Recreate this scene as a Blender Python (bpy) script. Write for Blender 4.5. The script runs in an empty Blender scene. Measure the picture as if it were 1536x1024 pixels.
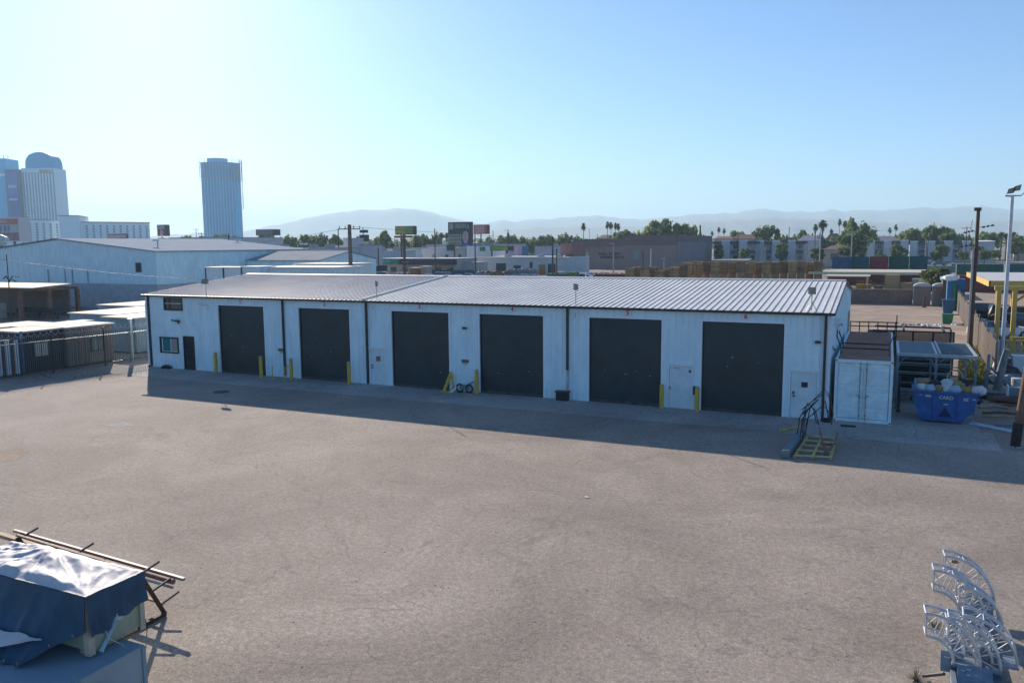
import bpy, bmesh, math, random
from mathutils import Vector, Matrix
random.seed(7)
R = math.radians
scene = bpy.context.scene
col = scene.collection

# ------------------------------------------------------------------ camera
F_PX, PITCH, ROLL, YAW = 1208.7, 0.1191, -0.0072, -0.4372
CAM = Vector((35.5912, -37.7906, 7.8471))
_cy, _sy, _cp, _sp = math.cos(YAW), math.sin(YAW), math.cos(PITCH), math.sin(PITCH)
FWD = Vector((_sy * _cp, _cy * _cp, -_sp))
_rt = Vector((_cy, -_sy, 0)); _up = _rt.cross(FWD)
RT = _rt * math.cos(ROLL) + _up * math.sin(ROLL)
UP = -_rt * math.sin(ROLL) + _up * math.cos(ROLL)
cd = bpy.data.cameras.new('camera'); cam = bpy.data.objects.new('camera', cd); col.objects.link(cam)
cam.matrix_world = Matrix(((RT.x, UP.x, -FWD.x, CAM.x), (RT.y, UP.y, -FWD.y, CAM.y), (RT.z, UP.z, -FWD.z, CAM.z), (0, 0, 0, 1)))
cd.sensor_width = 36; cd.lens = F_PX / 1536 * 36; cd.clip_start = 0.1; cd.clip_end = 40000
scene.camera = cam

# ------------------------------------------------------------------ sky, sun, exposure
SUN_EL = R(22.8); SUN_AZ = R(-48.7)          # azimuth measured from +Y towards +X
w = bpy.data.worlds.new('World'); scene.world = w; w.use_nodes = True
nt = w.node_tree; bg = nt.nodes['Background']
sky = nt.nodes.new('ShaderNodeTexSky'); sky.sky_type = 'NISHITA'; sky.sun_disc = False
sky.sun_elevation = SUN_EL; sky.sun_rotation = SUN_AZ
sky.air_density = 1.0; sky.dust_density = 0.6; sky.ozone_density = 6.0; sky.altitude = 600
tn = nt.nodes.new('ShaderNodeMix'); tn.data_type = 'RGBA'; tn.blend_type = 'MULTIPLY'; tn.inputs[0].default_value = 1; tn.inputs[7].default_value = (.745,.81,.865, 1)
nt.links.new(sky.outputs[0], tn.inputs[6]); nt.links.new(tn.outputs[2], bg.inputs[0]); bg.inputs[1].default_value = .101
sl = bpy.data.lights.new('sun', 'SUN'); so = bpy.data.objects.new('sun', sl); col.objects.link(so)
sl.energy = 4.5; sl.angle = R(0.5); sl.color = (1.0, 0.86, 0.72)
sd = Vector((math.sin(SUN_AZ) * math.cos(SUN_EL), math.cos(SUN_AZ) * math.cos(SUN_EL), math.sin(SUN_EL)))
so.rotation_euler = sd.to_track_quat('Z', 'Y').to_euler(); so.location = (0, 0, 60)
vs = scene.view_settings; vs.view_transform = 'Standard'; vs.look = 'None'; vs.gamma = 1; vs.exposure = .78
scene.render.engine = 'CYCLES'
scene.cycles.volume_bounces = 2; scene.cycles.volume_step_rate = 5; scene.cycles.volume_max_steps = 32

# ------------------------------------------------------------------ placing helpers
def ray(px, py): return FWD + RT * ((px - 768) / F_PX) - UP * ((py - 512) / F_PX)
def G(px, py, z=0.0):
    d = ray(px, py); return CAM + d * ((z - CAM.z) / d.z)
def AT(px, py, t): return CAM + ray(px, py) * t          # t = depth along the view
def FX(px, py=500, Y=0.0):
    d = ray(px, py); return (CAM + d * ((Y - CAM.y) / d.y))
def HOR(px): return 363 + (1335 - px) * 0.0073

# ------------------------------------------------------------------ materials
MATS = {}
def mat(name, c=(.5, .5, .5), rough=.6, metal=0.0, ns=0, na=0.0, bump=0.0, bs=40, c2=None, emit=0, spec=None, stretch=None):
    if name in MATS: return MATS[name]
    m = bpy.data.materials.new(name); m.use_nodes = True; t = m.node_tree
    b = t.nodes['Principled BSDF']; b.inputs['Roughness'].default_value = rough; b.inputs['Metallic'].default_value = metal
    b.inputs['Base Color'].default_value = (*c, 1)
    if spec is not None: b.inputs['Specular IOR Level'].default_value = spec
    if ns or bump:
        tc = t.nodes.new('ShaderNodeTexCoord'); src = tc.outputs['Object']
        if stretch:
            mp = t.nodes.new('ShaderNodeMapping'); mp.inputs['Scale'].default_value = stretch
            t.links.new(src, mp.inputs[0]); src = mp.outputs[0]
    if ns:
        n = t.nodes.new('ShaderNodeTexNoise'); n.inputs['Scale'].default_value = ns; n.inputs['Detail'].default_value = 6; n.inputs['Roughness'].default_value = .65
        t.links.new(src, n.inputs['Vector'])
        r = t.nodes.new('ShaderNodeValToRGB'); e = r.color_ramp.elements
        e[0].position = .34; e[1].position = .66
        d = c2 if c2 else tuple(max(0, x * (1 - na)) for x in c)
        e[0].color = (*d, 1); e[1].color = (*(tuple(min(1, x * (1 + (0 if c2 else na * .5))) for x in c)), 1)
        t.links.new(n.outputs[0], r.inputs[0]); t.links.new(r.outputs[0], b.inputs['Base Color'])
    if bump:
        n2 = t.nodes.new('ShaderNodeTexNoise'); n2.inputs['Scale'].default_value = bs; n2.inputs['Detail'].default_value = 4
        t.links.new(src, n2.inputs['Vector'])
        bp = t.nodes.new('ShaderNodeBump'); bp.inputs['Strength'].default_value = bump; bp.inputs['Distance'].default_value = .02
        t.links.new(n2.outputs[0], bp.inputs['Height']); t.links.new(bp.outputs[0], b.inputs['Normal'])
    if emit:
        b.inputs['Emission Color'].default_value = (*c, 1); b.inputs['Emission Strength'].default_value = emit
    MATS[name] = m; return m

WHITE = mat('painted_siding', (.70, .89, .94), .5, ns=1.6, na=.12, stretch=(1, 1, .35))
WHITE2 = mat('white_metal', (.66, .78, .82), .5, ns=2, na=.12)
ROOF_L = mat('galvanised_roof', (.31, .37, .43), .62, .1, ns=.35, na=.18)
ROOF_R = mat('pale_roof', (.74, .74, .70), .6, .0, ns=.5, na=.12)
DARK = mat('dark_bronze', (.03, .032, .035), .5)
SHUT = mat('roller_shutter', (.018, .045, .058), .33, .15, ns=.8, na=.3)
GLASS = mat('window_glass', (.04, .07, .08), .06, .0, spec=.9)
YEL = mat('yellow_paint', (.62, .42, .05), .55, ns=6, na=.3)
BLACK = mat('black', (.015, .015, .018), .5)
RUST = mat('rust', (.20, .075, .035), .85, ns=5, na=.5)
BROWN = mat('brown_steel', (.16, .085, .06), .7, ns=5, na=.4)
WOOD = mat('pale_wood', (.50, .36, .20), .8, ns=4, na=.35, stretch=(1, 6, 6))
WOODP = mat('pole_wood', (.13, .085, .06), .9, ns=3, na=.5, bump=.5, stretch=(6, 6, .6))
STEEL = mat('steel_grey', (.34, .36, .38), .45, .6, ns=4, na=.25)
BLUEST = mat('blue_grey_steel', (.17, .24, .28), .5, .2, ns=3, na=.3)
GREYC = mat('block_wall', (.46, .50, .52), .9, ns=1.2, na=.2, bump=.3)
CREAM = mat('cream_wall', (.50, .46, .40), .85, ns=.6, na=.12)
RED = mat('red_paint', (.38, .05, .05), .6, ns=2, na=.3)
TEAL = mat('teal_paint', (.02, .20, .20), .5, ns=2, na=.3)
GREEN = mat('green_paint', (.03, .20, .10), .6, ns=2, na=.3)
BLUEP = mat('blue_paint', (.016, .12, .36), .45, ns=2.5, na=.35)
SKYB = mat('sky_blue_paint', (.08, .25, .42), .6, ns=2, na=.2)
TYRE = mat('rubber', (.02, .02, .02), .85)
ALU = mat('aluminium_tube', (.62, .63, .64), .38, .55, ns=8, na=.15)

# ------------------------------------------------------------------ mesh builder
def orig(o):
    v = Vector((0, 0, 0))
    while o is not None: v += o.location; o = o.parent
    return v
class MB:
    def __init__(s): s.v = []; s.f = []; s.m = []; s.k = 0
    def face(s, pts):
        n = len(s.v); s.v += [tuple(p) for p in pts]; s.f.append(tuple(range(n, n + len(pts)))); s.m.append(s.k)
    def box(s, x0, x1, y0, y1, z0, z1, rz=0, c=None):
        P = [(x, y, z) for z in (z0, z1) for x, y in ((x0, y0), (x1, y0), (x1, y1), (x0, y1))]
        if rz:
            cx, cy = c if c else ((x0 + x1) / 2, (y0 + y1) / 2); a, b = math.cos(rz), math.sin(rz)
            P = [(cx + (x - cx) * a - (y - cy) * b, cy + (x - cx) * b + (y - cy) * a, z) for x, y, z in P]
        n = len(s.v); s.v += P
        for q in ((0, 3, 2, 1), (4, 5, 6, 7), (0, 1, 5, 4), (1, 2, 6, 5), (2, 3, 7, 6), (3, 0, 4, 7)):
            s.f.append(tuple(n + i for i in q)); s.m.append(s.k)
        return s
    def hexa(s, P):
        n = len(s.v); s.v += [tuple(p) for p in P]
        for q in ((0, 3, 2, 1), (4, 5, 6, 7), (0, 1, 5, 4), (1, 2, 6, 5), (2, 3, 7, 6), (3, 0, 4, 7)):
            s.f.append(tuple(n + i for i in q)); s.m.append(s.k)
        return s
    def tube(s, pts, r, n=8, r2=None, caps=True):
        pts = [Vector(p) for p in pts]; L = len(pts); rings = []
        for i, p in enumerate(pts):
            d = (pts[min(i + 1, L - 1)] - pts[max(i - 1, 0)]).normalized()
            a = Vector((0, 0, 1)) if abs(d.z) < .9 else Vector((1, 0, 0))
            u = d.cross(a).normalized(); v = d.cross(u)
            rr = r if r2 is None else r + (r2 - r) * i / max(1, L - 1)
            b = len(s.v)
            for k in range(n):
                t = 2 * math.pi * (k + .5) / n; s.v.append(tuple(p + u * rr * math.cos(t) + v * rr * math.sin(t)))
            rings.append(b)
        for a, b in zip(rings, rings[1:]):
            for k in range(n):
                s.f.append((a + k, a + (k + 1) % n, b + (k + 1) % n, b + k)); s.m.append(s.k)
        if caps:
            s.f.append(tuple(rings[0] + k for k in range(n))[::-1]); s.m.append(s.k)
            s.f.append(tuple(rings[-1] + k for k in range(n))); s.m.append(s.k)
        return s
    def bar(s, p, q, w_, h=None): return s.tube([p, q], w_ * .7071, 4)
    def prism(s, prof, y0, y1, ax='y'):
        n = len(prof); b = len(s.v)
        for y in (y0, y1):
            for a, z in prof: s.v.append((a, y, z) if ax == 'y' else (y, a, z))
        for i in range(n):
            j = (i + 1) % n; s.f.append((b + i, b + j, b + n + j, b + n + i)); s.m.append(s.k)
        s.f.append(tuple(b + i for i in range(n))[::-1]); s.m.append(s.k); s.f.append(tuple(b + n + i for i in range(n))); s.m.append(s.k)
        return s
    def lathe(s, prof, c=(0, 0, 0), n=16):
        rings = []
        for r, z in prof:
            b = len(s.v); rings.append(b)
            for k in range(n):
                t = 2 * math.pi * k / n; s.v.append((c[0] + r * math.cos(t), c[1] + r * math.sin(t), c[2] + z))
        for a, b in zip(rings, rings[1:]):
            for k in range(n): s.f.append((a + k, a + (k + 1) % n, b + (k + 1) % n, b + k)); s.m.append(s.k)
        s.f.append(tuple(rings[-1] + k for k in range(n))); s.m.append(s.k)
        s.f.append(tuple(rings[0] + k for k in range(n))[::-1]); s.m.append(s.k)
        return s
    def build(s, name, mats, parent=None, smooth=False, fix=False):
        o0 = orig(parent) if parent else Vector((0, 0, 0))
        me = bpy.data.meshes.new(name)
        me.from_pydata([(x - o0.x, y - o0.y, z - o0.z) for x, y, z in s.v], [], s.f)
        if not isinstance(mats, (list, tuple)): mats = [mats]
        for m in mats: me.materials.append(m)
        if len(mats) > 1: me.polygons.foreach_set('material_index', s.m)
        if fix:
            bm = bmesh.new(); bm.from_mesh(me); bmesh.ops.recalc_face_normals(bm, faces=bm.faces); bm.to_mesh(me); bm.free()
        if smooth: me.polygons.foreach_set('use_smooth', [True] * len(me.polygons))
        me.update()
        o = bpy.data.objects.new(name, me); col.objects.link(o)
        if parent: o.parent = parent
        return o

def tag(o, label=None, cat=None, group=None, kind=None):
    if label: o['label'] = label
    if cat: o['category'] = cat
    if group: o['group'] = group
    if kind: o['kind'] = kind
    return o
def thing(name, label, cat, loc=(0, 0, 0), group=None, rz=0):
    o = bpy.data.objects.new(name, None); col.objects.link(o); o.location = loc; o.rotation_euler = (0, 0, rz); o.empty_display_size = .2
    return tag(o, label, cat, group)
def dup(o, loc=None, rz=None, label=None, parent=None, group=None, sc=None):
    c = o.copy(); col.objects.link(c)
    if parent: c.parent = parent
    if loc is not None: c.location = loc
    if rz is not None: c.rotation_euler = (0, 0, rz)
    if sc is not None: c.scale = sc if isinstance(sc, tuple) else (sc, sc, sc)
    if label: c['label'] = label
    if group: c['group'] = group
    for ch in list(o.children): dup(ch, parent=c)
    return c
def text(body, size, name, m, parent, origin, right, up, extrude=.004, align='CENTER', bold=0.0):
    cu = bpy.data.curves.new('t', 'FONT'); cu.body = body; cu.size = size; cu.extrude = extrude; cu.align_x = align; cu.align_y = 'CENTER'; cu.offset = bold
    cu.resolution_u = 2
    to = bpy.data.objects.new('t', cu); col.objects.link(to)
    dg = bpy.context.evaluated_depsgraph_get(); me = bpy.data.meshes.new_from_object(to.evaluated_get(dg))
    bpy.data.objects.remove(to); bpy.data.curves.remove(cu)
    right = Vector(right).normalized(); up = Vector(up).normalized(); nrm = right.cross(up)
    o0 = orig(parent) if parent else Vector((0, 0, 0)); O = Vector(origin)
    for v in me.vertices: v.co = O + right * v.co.x + up * v.co.y + nrm * v.co.z - o0
    me.materials.clear(); me.materials.append(m)
    o = bpy.data.objects.new(name, me); col.objects.link(o)
    if parent: o.parent = parent
    return o

# ------------------------------------------------------------------ ground
def ground_mat(name, kind):
    m = bpy.data.materials.new(name); m.use_nodes = True; t = m.node_tree; N = t.nodes; L = t.links
    b = N['Principled BSDF']; b.inputs['Roughness'].default_value = .92; b.inputs['Specular IOR Level'].default_value = .25
    tc = N.new('ShaderNodeTexCoord')
    def noise(sc, det=5, ro=.6, vec=None, dist=0):
        n = N.new('ShaderNodeTexNoise'); n.inputs['Scale'].default_value = sc; n.inputs['Detail'].default_value = det; n.inputs['Roughness'].default_value = ro; n.inputs['Distortion'].default_value = dist
        L.new(vec or tc.outputs['Object'], n.inputs['Vector']); return n.outputs[0]
    def ramp(src, a, bb, ca=(0, 0, 0), cb=(1, 1, 1)):
        r = N.new('ShaderNodeValToRGB'); r.color_ramp.elements[0].position = a; r.color_ramp.elements[1].position = bb
        r.color_ramp.elements[0].color = (*ca, 1); r.color_ramp.elements[1].color = (*cb, 1); L.new(src, r.inputs[0]); return r.outputs[0]
    def mix(f, a, bb, mode='MIX'):
        x = N.new('ShaderNodeMix'); x.data_type = 'RGBA'; x.blend_type = mode
        if isinstance(f, float): x.inputs[0].default_value = f
        else: L.new(f, x.inputs[0])
        for i, s_ in ((6, a), (7, bb)):
            if isinstance(s_, tuple): x.inputs[i].default_value = (*s_, 1)
            else: L.new(s_, x.inputs[i])
        return x.outputs[2]
    def math_(op, a, bb):
        x = N.new('ShaderNodeMath'); x.operation = op; x.use_clamp = True
        for i, s_ in ((0, a), (1, bb)):
            if isinstance(s_, (int, float)): x.inputs[i].default_value = s_
            else: L.new(s_, x.inputs[i])
        return x.outputs[0]
    C = {'asphalt': ((.265, .235, .200), (.355, .316, .270)), 'dirt': ((.27, .215, .17), (.40, .325, .27)),
         'concrete': ((.30, .30, .285), (.42, .41, .385)), 'land': ((.16, .15, .135), (.27, .25, .22))}[kind]
    base = ramp(noise(.16, 5, .65, dist=.8), .30, .70, tuple(x * .88 for x in C[0]), tuple(x * 1.1 for x in C[1]))
    sp = ramp(noise(7, 6, .85), .32, .68, (.62, .62, .63), (1.34, 1.32, 1.28))
    c = mix(1.0, base, sp, 'MULTIPLY')
    fine = ramp(noise(24, 4, .9), .34, .66, (.60, .60, .62), (1.42, 1.40, 1.36))
    c = mix(1.0, c, fine, 'MULTIPLY')
    if kind in ('asphalt', 'concrete'):
        st = ramp(noise(.42, 6, .75, dist=1.2), .55, .70)
        c = mix(math_('MULTIPLY', st, .45), c, (.125, .115, .105))
    if kind == 'asphalt':
        # pale worn, dusty end of the yard towards the fence
        geo = N.new('ShaderNodeSeparateXYZ'); L.new(tc.outputs['Object'], geo.inputs[0])
        mr = N.new('ShaderNodeMapRange'); mr.inputs[1].default_value = 9; mr.inputs[2].default_value = -3; L.new(geo.outputs[0], mr.inputs[0])
        du = math_('MULTIPLY', mr.outputs[0], ramp(noise(.3, 5, .6), .3, .6))
        c = mix(math_('MULTIPLY', du, .6), c, (.33, .30, .275))
        # tan dust drifts and soft dark stains in the near yard
        c = mix(math_('MULTIPLY', ramp(noise(.23, 4, .6, dist=1.5), .5, .68), .35), c, (.27, .225, .185))
        # bluish and pinkish grain
        hv = ramp(noise(13, 4, .9), .38, .62, (.93, 1.0, 1.08), (1.07, .99, .93)); c = mix(1.0, c, hv, 'MULTIPLY')
        # grit
        vg = N.new('ShaderNodeTexVoronoi'); vg.inputs['Scale'].default_value = 7; L.new(tc.outputs['Object'], vg.inputs['Vector'])
        gr = ramp(vg.outputs['Distance'], .045, .075, (1, 1, 1), (0, 0, 0))
        c = mix(math_('MULTIPLY', gr, .55), c, (.48, .46, .43))
        # cracks
        for sc_, wdt, off in ((.21, .0045, 0), (.62, .0065, 7)):
            mp = N.new('ShaderNodeMapping'); mp.inputs['Location'].default_value = (off, off * .7, 0); L.new(tc.outputs['Object'], mp.inputs[0])
            dn = N.new('ShaderNodeTexNoise'); dn.inputs['Scale'].default_value = 1.6; dn.inputs['Detail'].default_value = 4; L.new(mp.outputs[0], dn.inputs['Vector'])
            ad = N.new('ShaderNodeVectorMath'); ad.operation = 'MULTIPLY_ADD'; ad.inputs[1].default_value = (.55 / (sc_ * 4), ) * 3
            L.new(dn.outputs['Color'], ad.inputs[0]); L.new(mp.outputs[0], ad.inputs[2])
            v = N.new('ShaderNodeTexVoronoi'); v.feature = 'DISTANCE_TO_EDGE'; v.inputs['Scale'].default_value = sc_; L.new(ad.outputs[0], v.inputs['Vector'])
            cr = ramp(v.outputs['Distance'], wdt * .35, wdt, (1, 1, 1), (0, 0, 0))
            mk = ramp(noise(.17 + off * .01, 3, .5), .42, .56)
            c = mix(math_('MULTIPLY', math_('MULTIPLY', cr, mk), .38), c, (.08, .075, .07))
    L.new(c, b.inputs['Base Color'])
    bp = N.new('ShaderNodeBump'); bp.inputs['Strength'].default_value = .5; bp.inputs['Distance'].default_value = .02
    L.new(noise(30, 4, .8), bp.inputs['Height']); L.new(bp.outputs[0], b.inputs['Normal'])
    return m
ASPH = ground_mat('worn_asphalt', 'asphalt'); CONC = ground_mat('apron_concrete', 'concrete'); DIRT = ground_mat('dry_dirt', 'dirt'); LAND = ground_mat('city_ground', 'land')
def sheet(name, pts, z, m):
    b = MB(); b.face([(x, y, z) for x, y in pts]); o = b.build(name, m); return tag(o, kind='structure')
sheet('ground', [(-9000, -300), (9000, -300), (9000, 14000), (-9000, 14000)], 0, LAND)
sheet('dirt_lot', [(30, -60), (120, -60), (120, 140), (20, 140), (20, 18)], .004, DIRT)
sheet('yard_road', [(-60, -95), (39.9, -95), (40.1, -3.2), (33, 0), (33, 20), (-60, 40)], .008, ASPH)
# concrete apron with joints
AP = MB(); jx = [-8.7, -2.4, 2.9, 8.9, 14.9, 21.05, 26.8, 30.4, 34.2, 36.9, 39.75]
for a, b_ in zip(jx, jx[1:]):
    AP.box(a + .012, b_ - .012, -3.2, .05, -.1, .016)
AP.box(33.5, 36.2, .07, 12.6, -.1, .014); AP.box(36.22, 39.3, .07, 7.5, -.1, .014)
tag(AP.build('apron_pavement', CONC), kind='structure')
# darker strip of newer asphalt beside the apron
# ------------------------------------------------------------------ mountains
def ridge(name, prof, dist, depth, m, seed):
    rnd = random.Random(seed)
    xs = []; px = -700
    while px <= 2300: xs.append(px); px += 9
    def yat(x):
        if x <= prof[0][0]: return prof[0][1]
        for (a, ya_), (b, yb) in zip(prof, prof[1:]):
            if x <= b: return ya_ + (yb - ya_) * (x - a) / (b - a)
        return prof[-1][1]
    rows = 9; V = MB(); n = len(xs)
    nz = [[rnd.random() for _ in range(n)] for _ in range(rows)]
    for r in range(rows):
        k = r / (rows - 1)                      # 0 foot .. 1 crest
        for i, x in enumerate(xs):
            dd = dist + depth * k
            d = ray(x, 365); d = Vector((d.x, d.y, 0)).normalized()
            f = ray(x, 365); cosf = Vector((FWD.x, FWD.y, 0)).normalized().dot(d)
            t = dd / cosf
            crest = CAM.z + (HOR(x) - yat(x) + rnd.uniform(-.5, .5) + 1.1 * math.sin(x * .09 + seed) * math.sin(x * .037 + 2 * seed) + .7 * math.sin(x * .23 + seed)) / F_PX * (dist + depth)
            spur = .5 + .5 * math.sin(i * .55 + 3 * math.sin(i * .13 + seed) + r * .35)
            h = crest * (k ** (.85 + .9 * spur * (1 - k))) * (1 - .10 * nz[r][i] * (1 - k) * 2)
            if r == rows - 1: h = crest
            if r == 0: h = -5
            P = Vector((CAM.x, CAM.y, 0)) + d * t; V.v.append((P.x, P.y, h))
    for r in range(rows - 1):
        for i in range(n - 1):
            a = r * n + i; V.f.append((a, a + 1, a + n + 1, a + n)); V.m.append(0)
    # back slope
    b0 = (rows - 1) * n; s0 = len(V.v)
    for i, x in enumerate(xs):
        p = Vector(V.v[b0 + i]); q = p + (p - CAM) * .12; V.v.append((q.x, q.y, -5))
    for i in range(n - 1): V.f.append((b0 + i, b0 + i + 1, s0 + i + 1, s0 + i)); V.m.append(0)
    return tag(V.build(name, m, smooth=True), kind='structure')
MTN = mat('mountain_rock', (.23, .18, .15), .95, ns=.004, na=.3)
ridge('mountains', [(-700, 352), (100, 354), (240, 353), (300, 350), (370, 346), (400, 341), (440, 333), (470, 325), (500, 321), (530, 317), (575, 315), (605, 313), (628, 315), (645, 320), (680, 327), (705, 334), (730, 335), (752, 331), (775, 333), (800, 329), (835, 328), (865, 325), (905, 325), (945, 329), (985, 328), (1010, 326), (1040, 322), (1070, 320), (1100, 321), (1118, 316), (1160, 314), (1172, 318), (1200, 317), (1228, 319), (1245, 315), (1262, 317), (1300, 315), (1340, 316), (1378, 312), (1410, 313), (1440, 310), (1463, 309), (1492, 314), (1536, 315), (1700, 318), (2300, 330)], 7200, 1500, MTN, 3)
ridge('hills', [(-700, 360), (300, 360), (560, 356), (700, 350), (790, 342), (870, 339), (950, 341), (1000, 336), (1080, 330), (1150, 327), (1230, 328), (1300, 333), (1400, 334), (1480, 332), (1560, 330), (1800, 334), (2300, 345)], 4700, 900, MTN, 11)

# ------------------------------------------------------------------ main building
X0, X1, DEP, EH, RH, RY = -8.7, 33.4, 19.2, 4.75, 5.72, 9.6
WB = thing('warehouse', 'long white metal warehouse with six dark roller doors facing the yard', 'warehouse', (X0, 0, 0))
DX = [(-2.34, 1.32), (3.99, 7.65), (10.51, 14.17), (16.04, 19.70), (22.18, 25.84), (27.78, 31.44)]
DH = 4.24
OPN = [(a, b, 0, DH) for a, b in DX] + [(9.03, 10.07, 0, 2.04), (26.24, 27.34, 0, 2.06), (31.78, 32.9, 0, 2.10),
      (-5.46, -4.50, 0, 2.18), (-7.52, -5.9, 1.02, 2.04), (-6.98, -5.38, 3.82, 4.6)]
W = MB()
bx = sorted({X0, X1} | {x for o in OPN for x in o[:2]})
for a, b in zip(bx, bx[1:]):
    ops = sorted([(o[2], o[3]) for o in OPN if o[0] <= a + 1e-6 and o[1] >= b - 1e-6]); z = 0
    for q in ops + [(EH, None)]:
        if q[0] > z + 1e-6: W.box(a, b, 0, .2, z, q[0])
        if q[1]: z = q[1]
x = X0 + .16
while x < X1 - .05:
    ops = sorted([(o[2] - .06, o[3] + .06) for o in OPN if o[0] - .05 <= x <= o[1] + .05]); z = .03
    for q in ops + [(EH - .02, None)]:
        if q[0] > z + .05: W.hexa([(x - .028, .001, z), (x + .028, .001, z), (x + .028, .05, z), (x - .028, .05, z), (x - .028, .001, q[0]), (x + .028, .001, q[0]), (x + .028, .05, q[0]), (x - .028, .05, q[0])]) if False else W.hexa([(x - .035, 0, z), (x - .014, -.03, z), (x + .014, -.03, z), (x + .035, 0, z), (x - .035, 0, q[0]), (x - .014, -.03, q[0]), (x + .014, -.03, q[0]), (x + .035, 0, q[0])])
        if q[1]: z = q[1]
    x += .305
W.box(X0, X0 + .2, .2, DEP, 0, EH); W.box(X1 - .2, X1, .2, DEP, 0, EH); W.box(X0 + .2, X1 - .2, DEP - .2, DEP, 0, EH)
for xa in (X0, X1 - .2): W.prism([(.0, EH), (RY, RH - .05), (DEP, EH)], xa, xa + .2, ax='x')
y = .4
while y < DEP - .2:          # ribs on the end wall
    zt = EH + (RH - .1 - EH) * (1 - abs(y - RY) / RY)
    W.hexa([(X1, y + .035, .03), (X1, y - .035, .03), (X1 + .02, y - .012, .03), (X1 + .02, y + .012, .03), (X1, y + .035, zt), (X1, y - .035, zt), (X1 + .02, y - .012, zt), (X1 + .02, y + .012, zt)])
    y += .305
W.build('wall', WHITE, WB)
# door jamb trims and header flashing (white)
T = MB()
for a, b in DX:
    T.box(a - .11, a - .002, -.035, .16, 0, DH); T.box(b + .002, b + .11, -.035, .16, 0, DH); T.box(a - .11, b + .11, -.036, .16, DH + .002, DH + .1)
fl = [X0 + .02] + [v for d in DX for v in (d[0] - .113, d[1] + .113)] + [X1 - .02]
for a, b in zip(fl[::2], fl[1::2]): T.box(a, b, -.03, .0, DH + .0, DH + .035)
T.box(X0 - .02, X0 + .14, -.03, -.001, 0, DH - .02); T.box(X1 - .14, X1 + .02, -.03, -.001, 0, DH - .02)
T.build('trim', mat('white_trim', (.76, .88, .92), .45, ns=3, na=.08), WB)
# roof: two halves with raised seams, a pale rake strip where they meet
def roof_sec(xa, xb, m, pitch, skip_ridge=False):
    r = MB(); s = (RH - EH) / RY
    for (y0, y1, z0, z1) in ((-.14, RY, EH + .06 - .014, RH + .06), (DEP + .1, RY, EH + .05, RH + .06)):
        P = [(xa, y0, z0), (xb, y0, z0), (xb, y1, z1), (xa, y1, z1)]
        r.hexa([(p[0], p[1], p[2] - .05) for p in P] + P if y0 < y1 else [(p[0], p[1], p[2] - .05) for p in P[::-1]] + P[::-1])
        x = xa + pitch / 2
        while x < xb - .03:
            h = .034; wd = .02
            B = [(x - wd, y0, z0), (x + wd, y0, z0), (x + wd, y1, z1), (x - wd, y1, z1)]
            if y0 > y1: B = B[::-1]
            r.hexa([(p[0], p[1], p[2] + .001) for p in B] + [(x + (p[0] - x) * .6, p[1], p[2] + h) for p in B])
            x += pitch
    return r.build('roof', m, WB)
roof_sec(X0 - .12, 8.55, ROOF_L, .305); roof_sec(8.75, X1 + .12, ROOF_R, .305)
rk = MB(); rk.tube([(8.65, -.16, EH + .12), (8.65, RY, RH + .13), (8.65, DEP + .1, EH + .12)], .055, 4)
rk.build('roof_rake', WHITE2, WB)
rc = MB(); rc.hexa([(X0 - .1, RY - .2, RH + .075), (X1 + .1, RY - .2, RH + .075), (X1 + .1, RY + .2, RH + .075), (X0 - .1, RY + .2, RH + .075), (X0 - .1, RY - .02, RH + .135), (X1 + .1, RY - .02, RH + .135), (X1 + .1, RY + .02, RH + .135), (X0 - .1, RY + .02, RH + .135)])
rc.build('ridge_cap', ROOF_R, WB)
gt = MB(); gt.box(X0 - .14, X1 + .16, -.26, -.145, EH - .07, EH + .045); gt.build('gutter', DARK, WB)
# rake trims on the right gable
gr = MB(); gr.tube([(X1 + .13, -.26, EH - .02), (X1 + .13, RY, RH + .02)], .055, 4); gr.tube([(X1 + .13, RY, RH + .02), (X1 + .13, DEP + .1, EH - .02)], .055, 4); gr.build('gable_trim', DARK, WB)
for xx, zb in ((-8.36, .12), (2.85, .12), (8.86, .05), (21.05, 1.55), (33.18, .05)):
    d = MB(); d.box(xx - .055, xx + .055, -.13, -.034, zb, EH - .072)
    if xx < -8: d.hexa([(xx - .055, -.13, zb), (xx + .055, -.13, zb), (xx + .055, -.036, zb), (xx - .055, -.036, zb), (xx - .05, -.13, zb), (xx + .05, -.13, zb), (xx + .05, -.036, zb), (xx - .05, -.036, zb)]); d.bar((xx, -.08, zb + .02), (xx - .16, -.22, zb - .06), .1)
    d.build('downspout', DARK, WB)
d = MB(); d.box(21.0, 21.1, -.11, -.034, .1, 1.54); d.build('downspout', mat('galvanised', (.5, .52, .54), .5, .3, ns=5, na=.3), WB)
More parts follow.
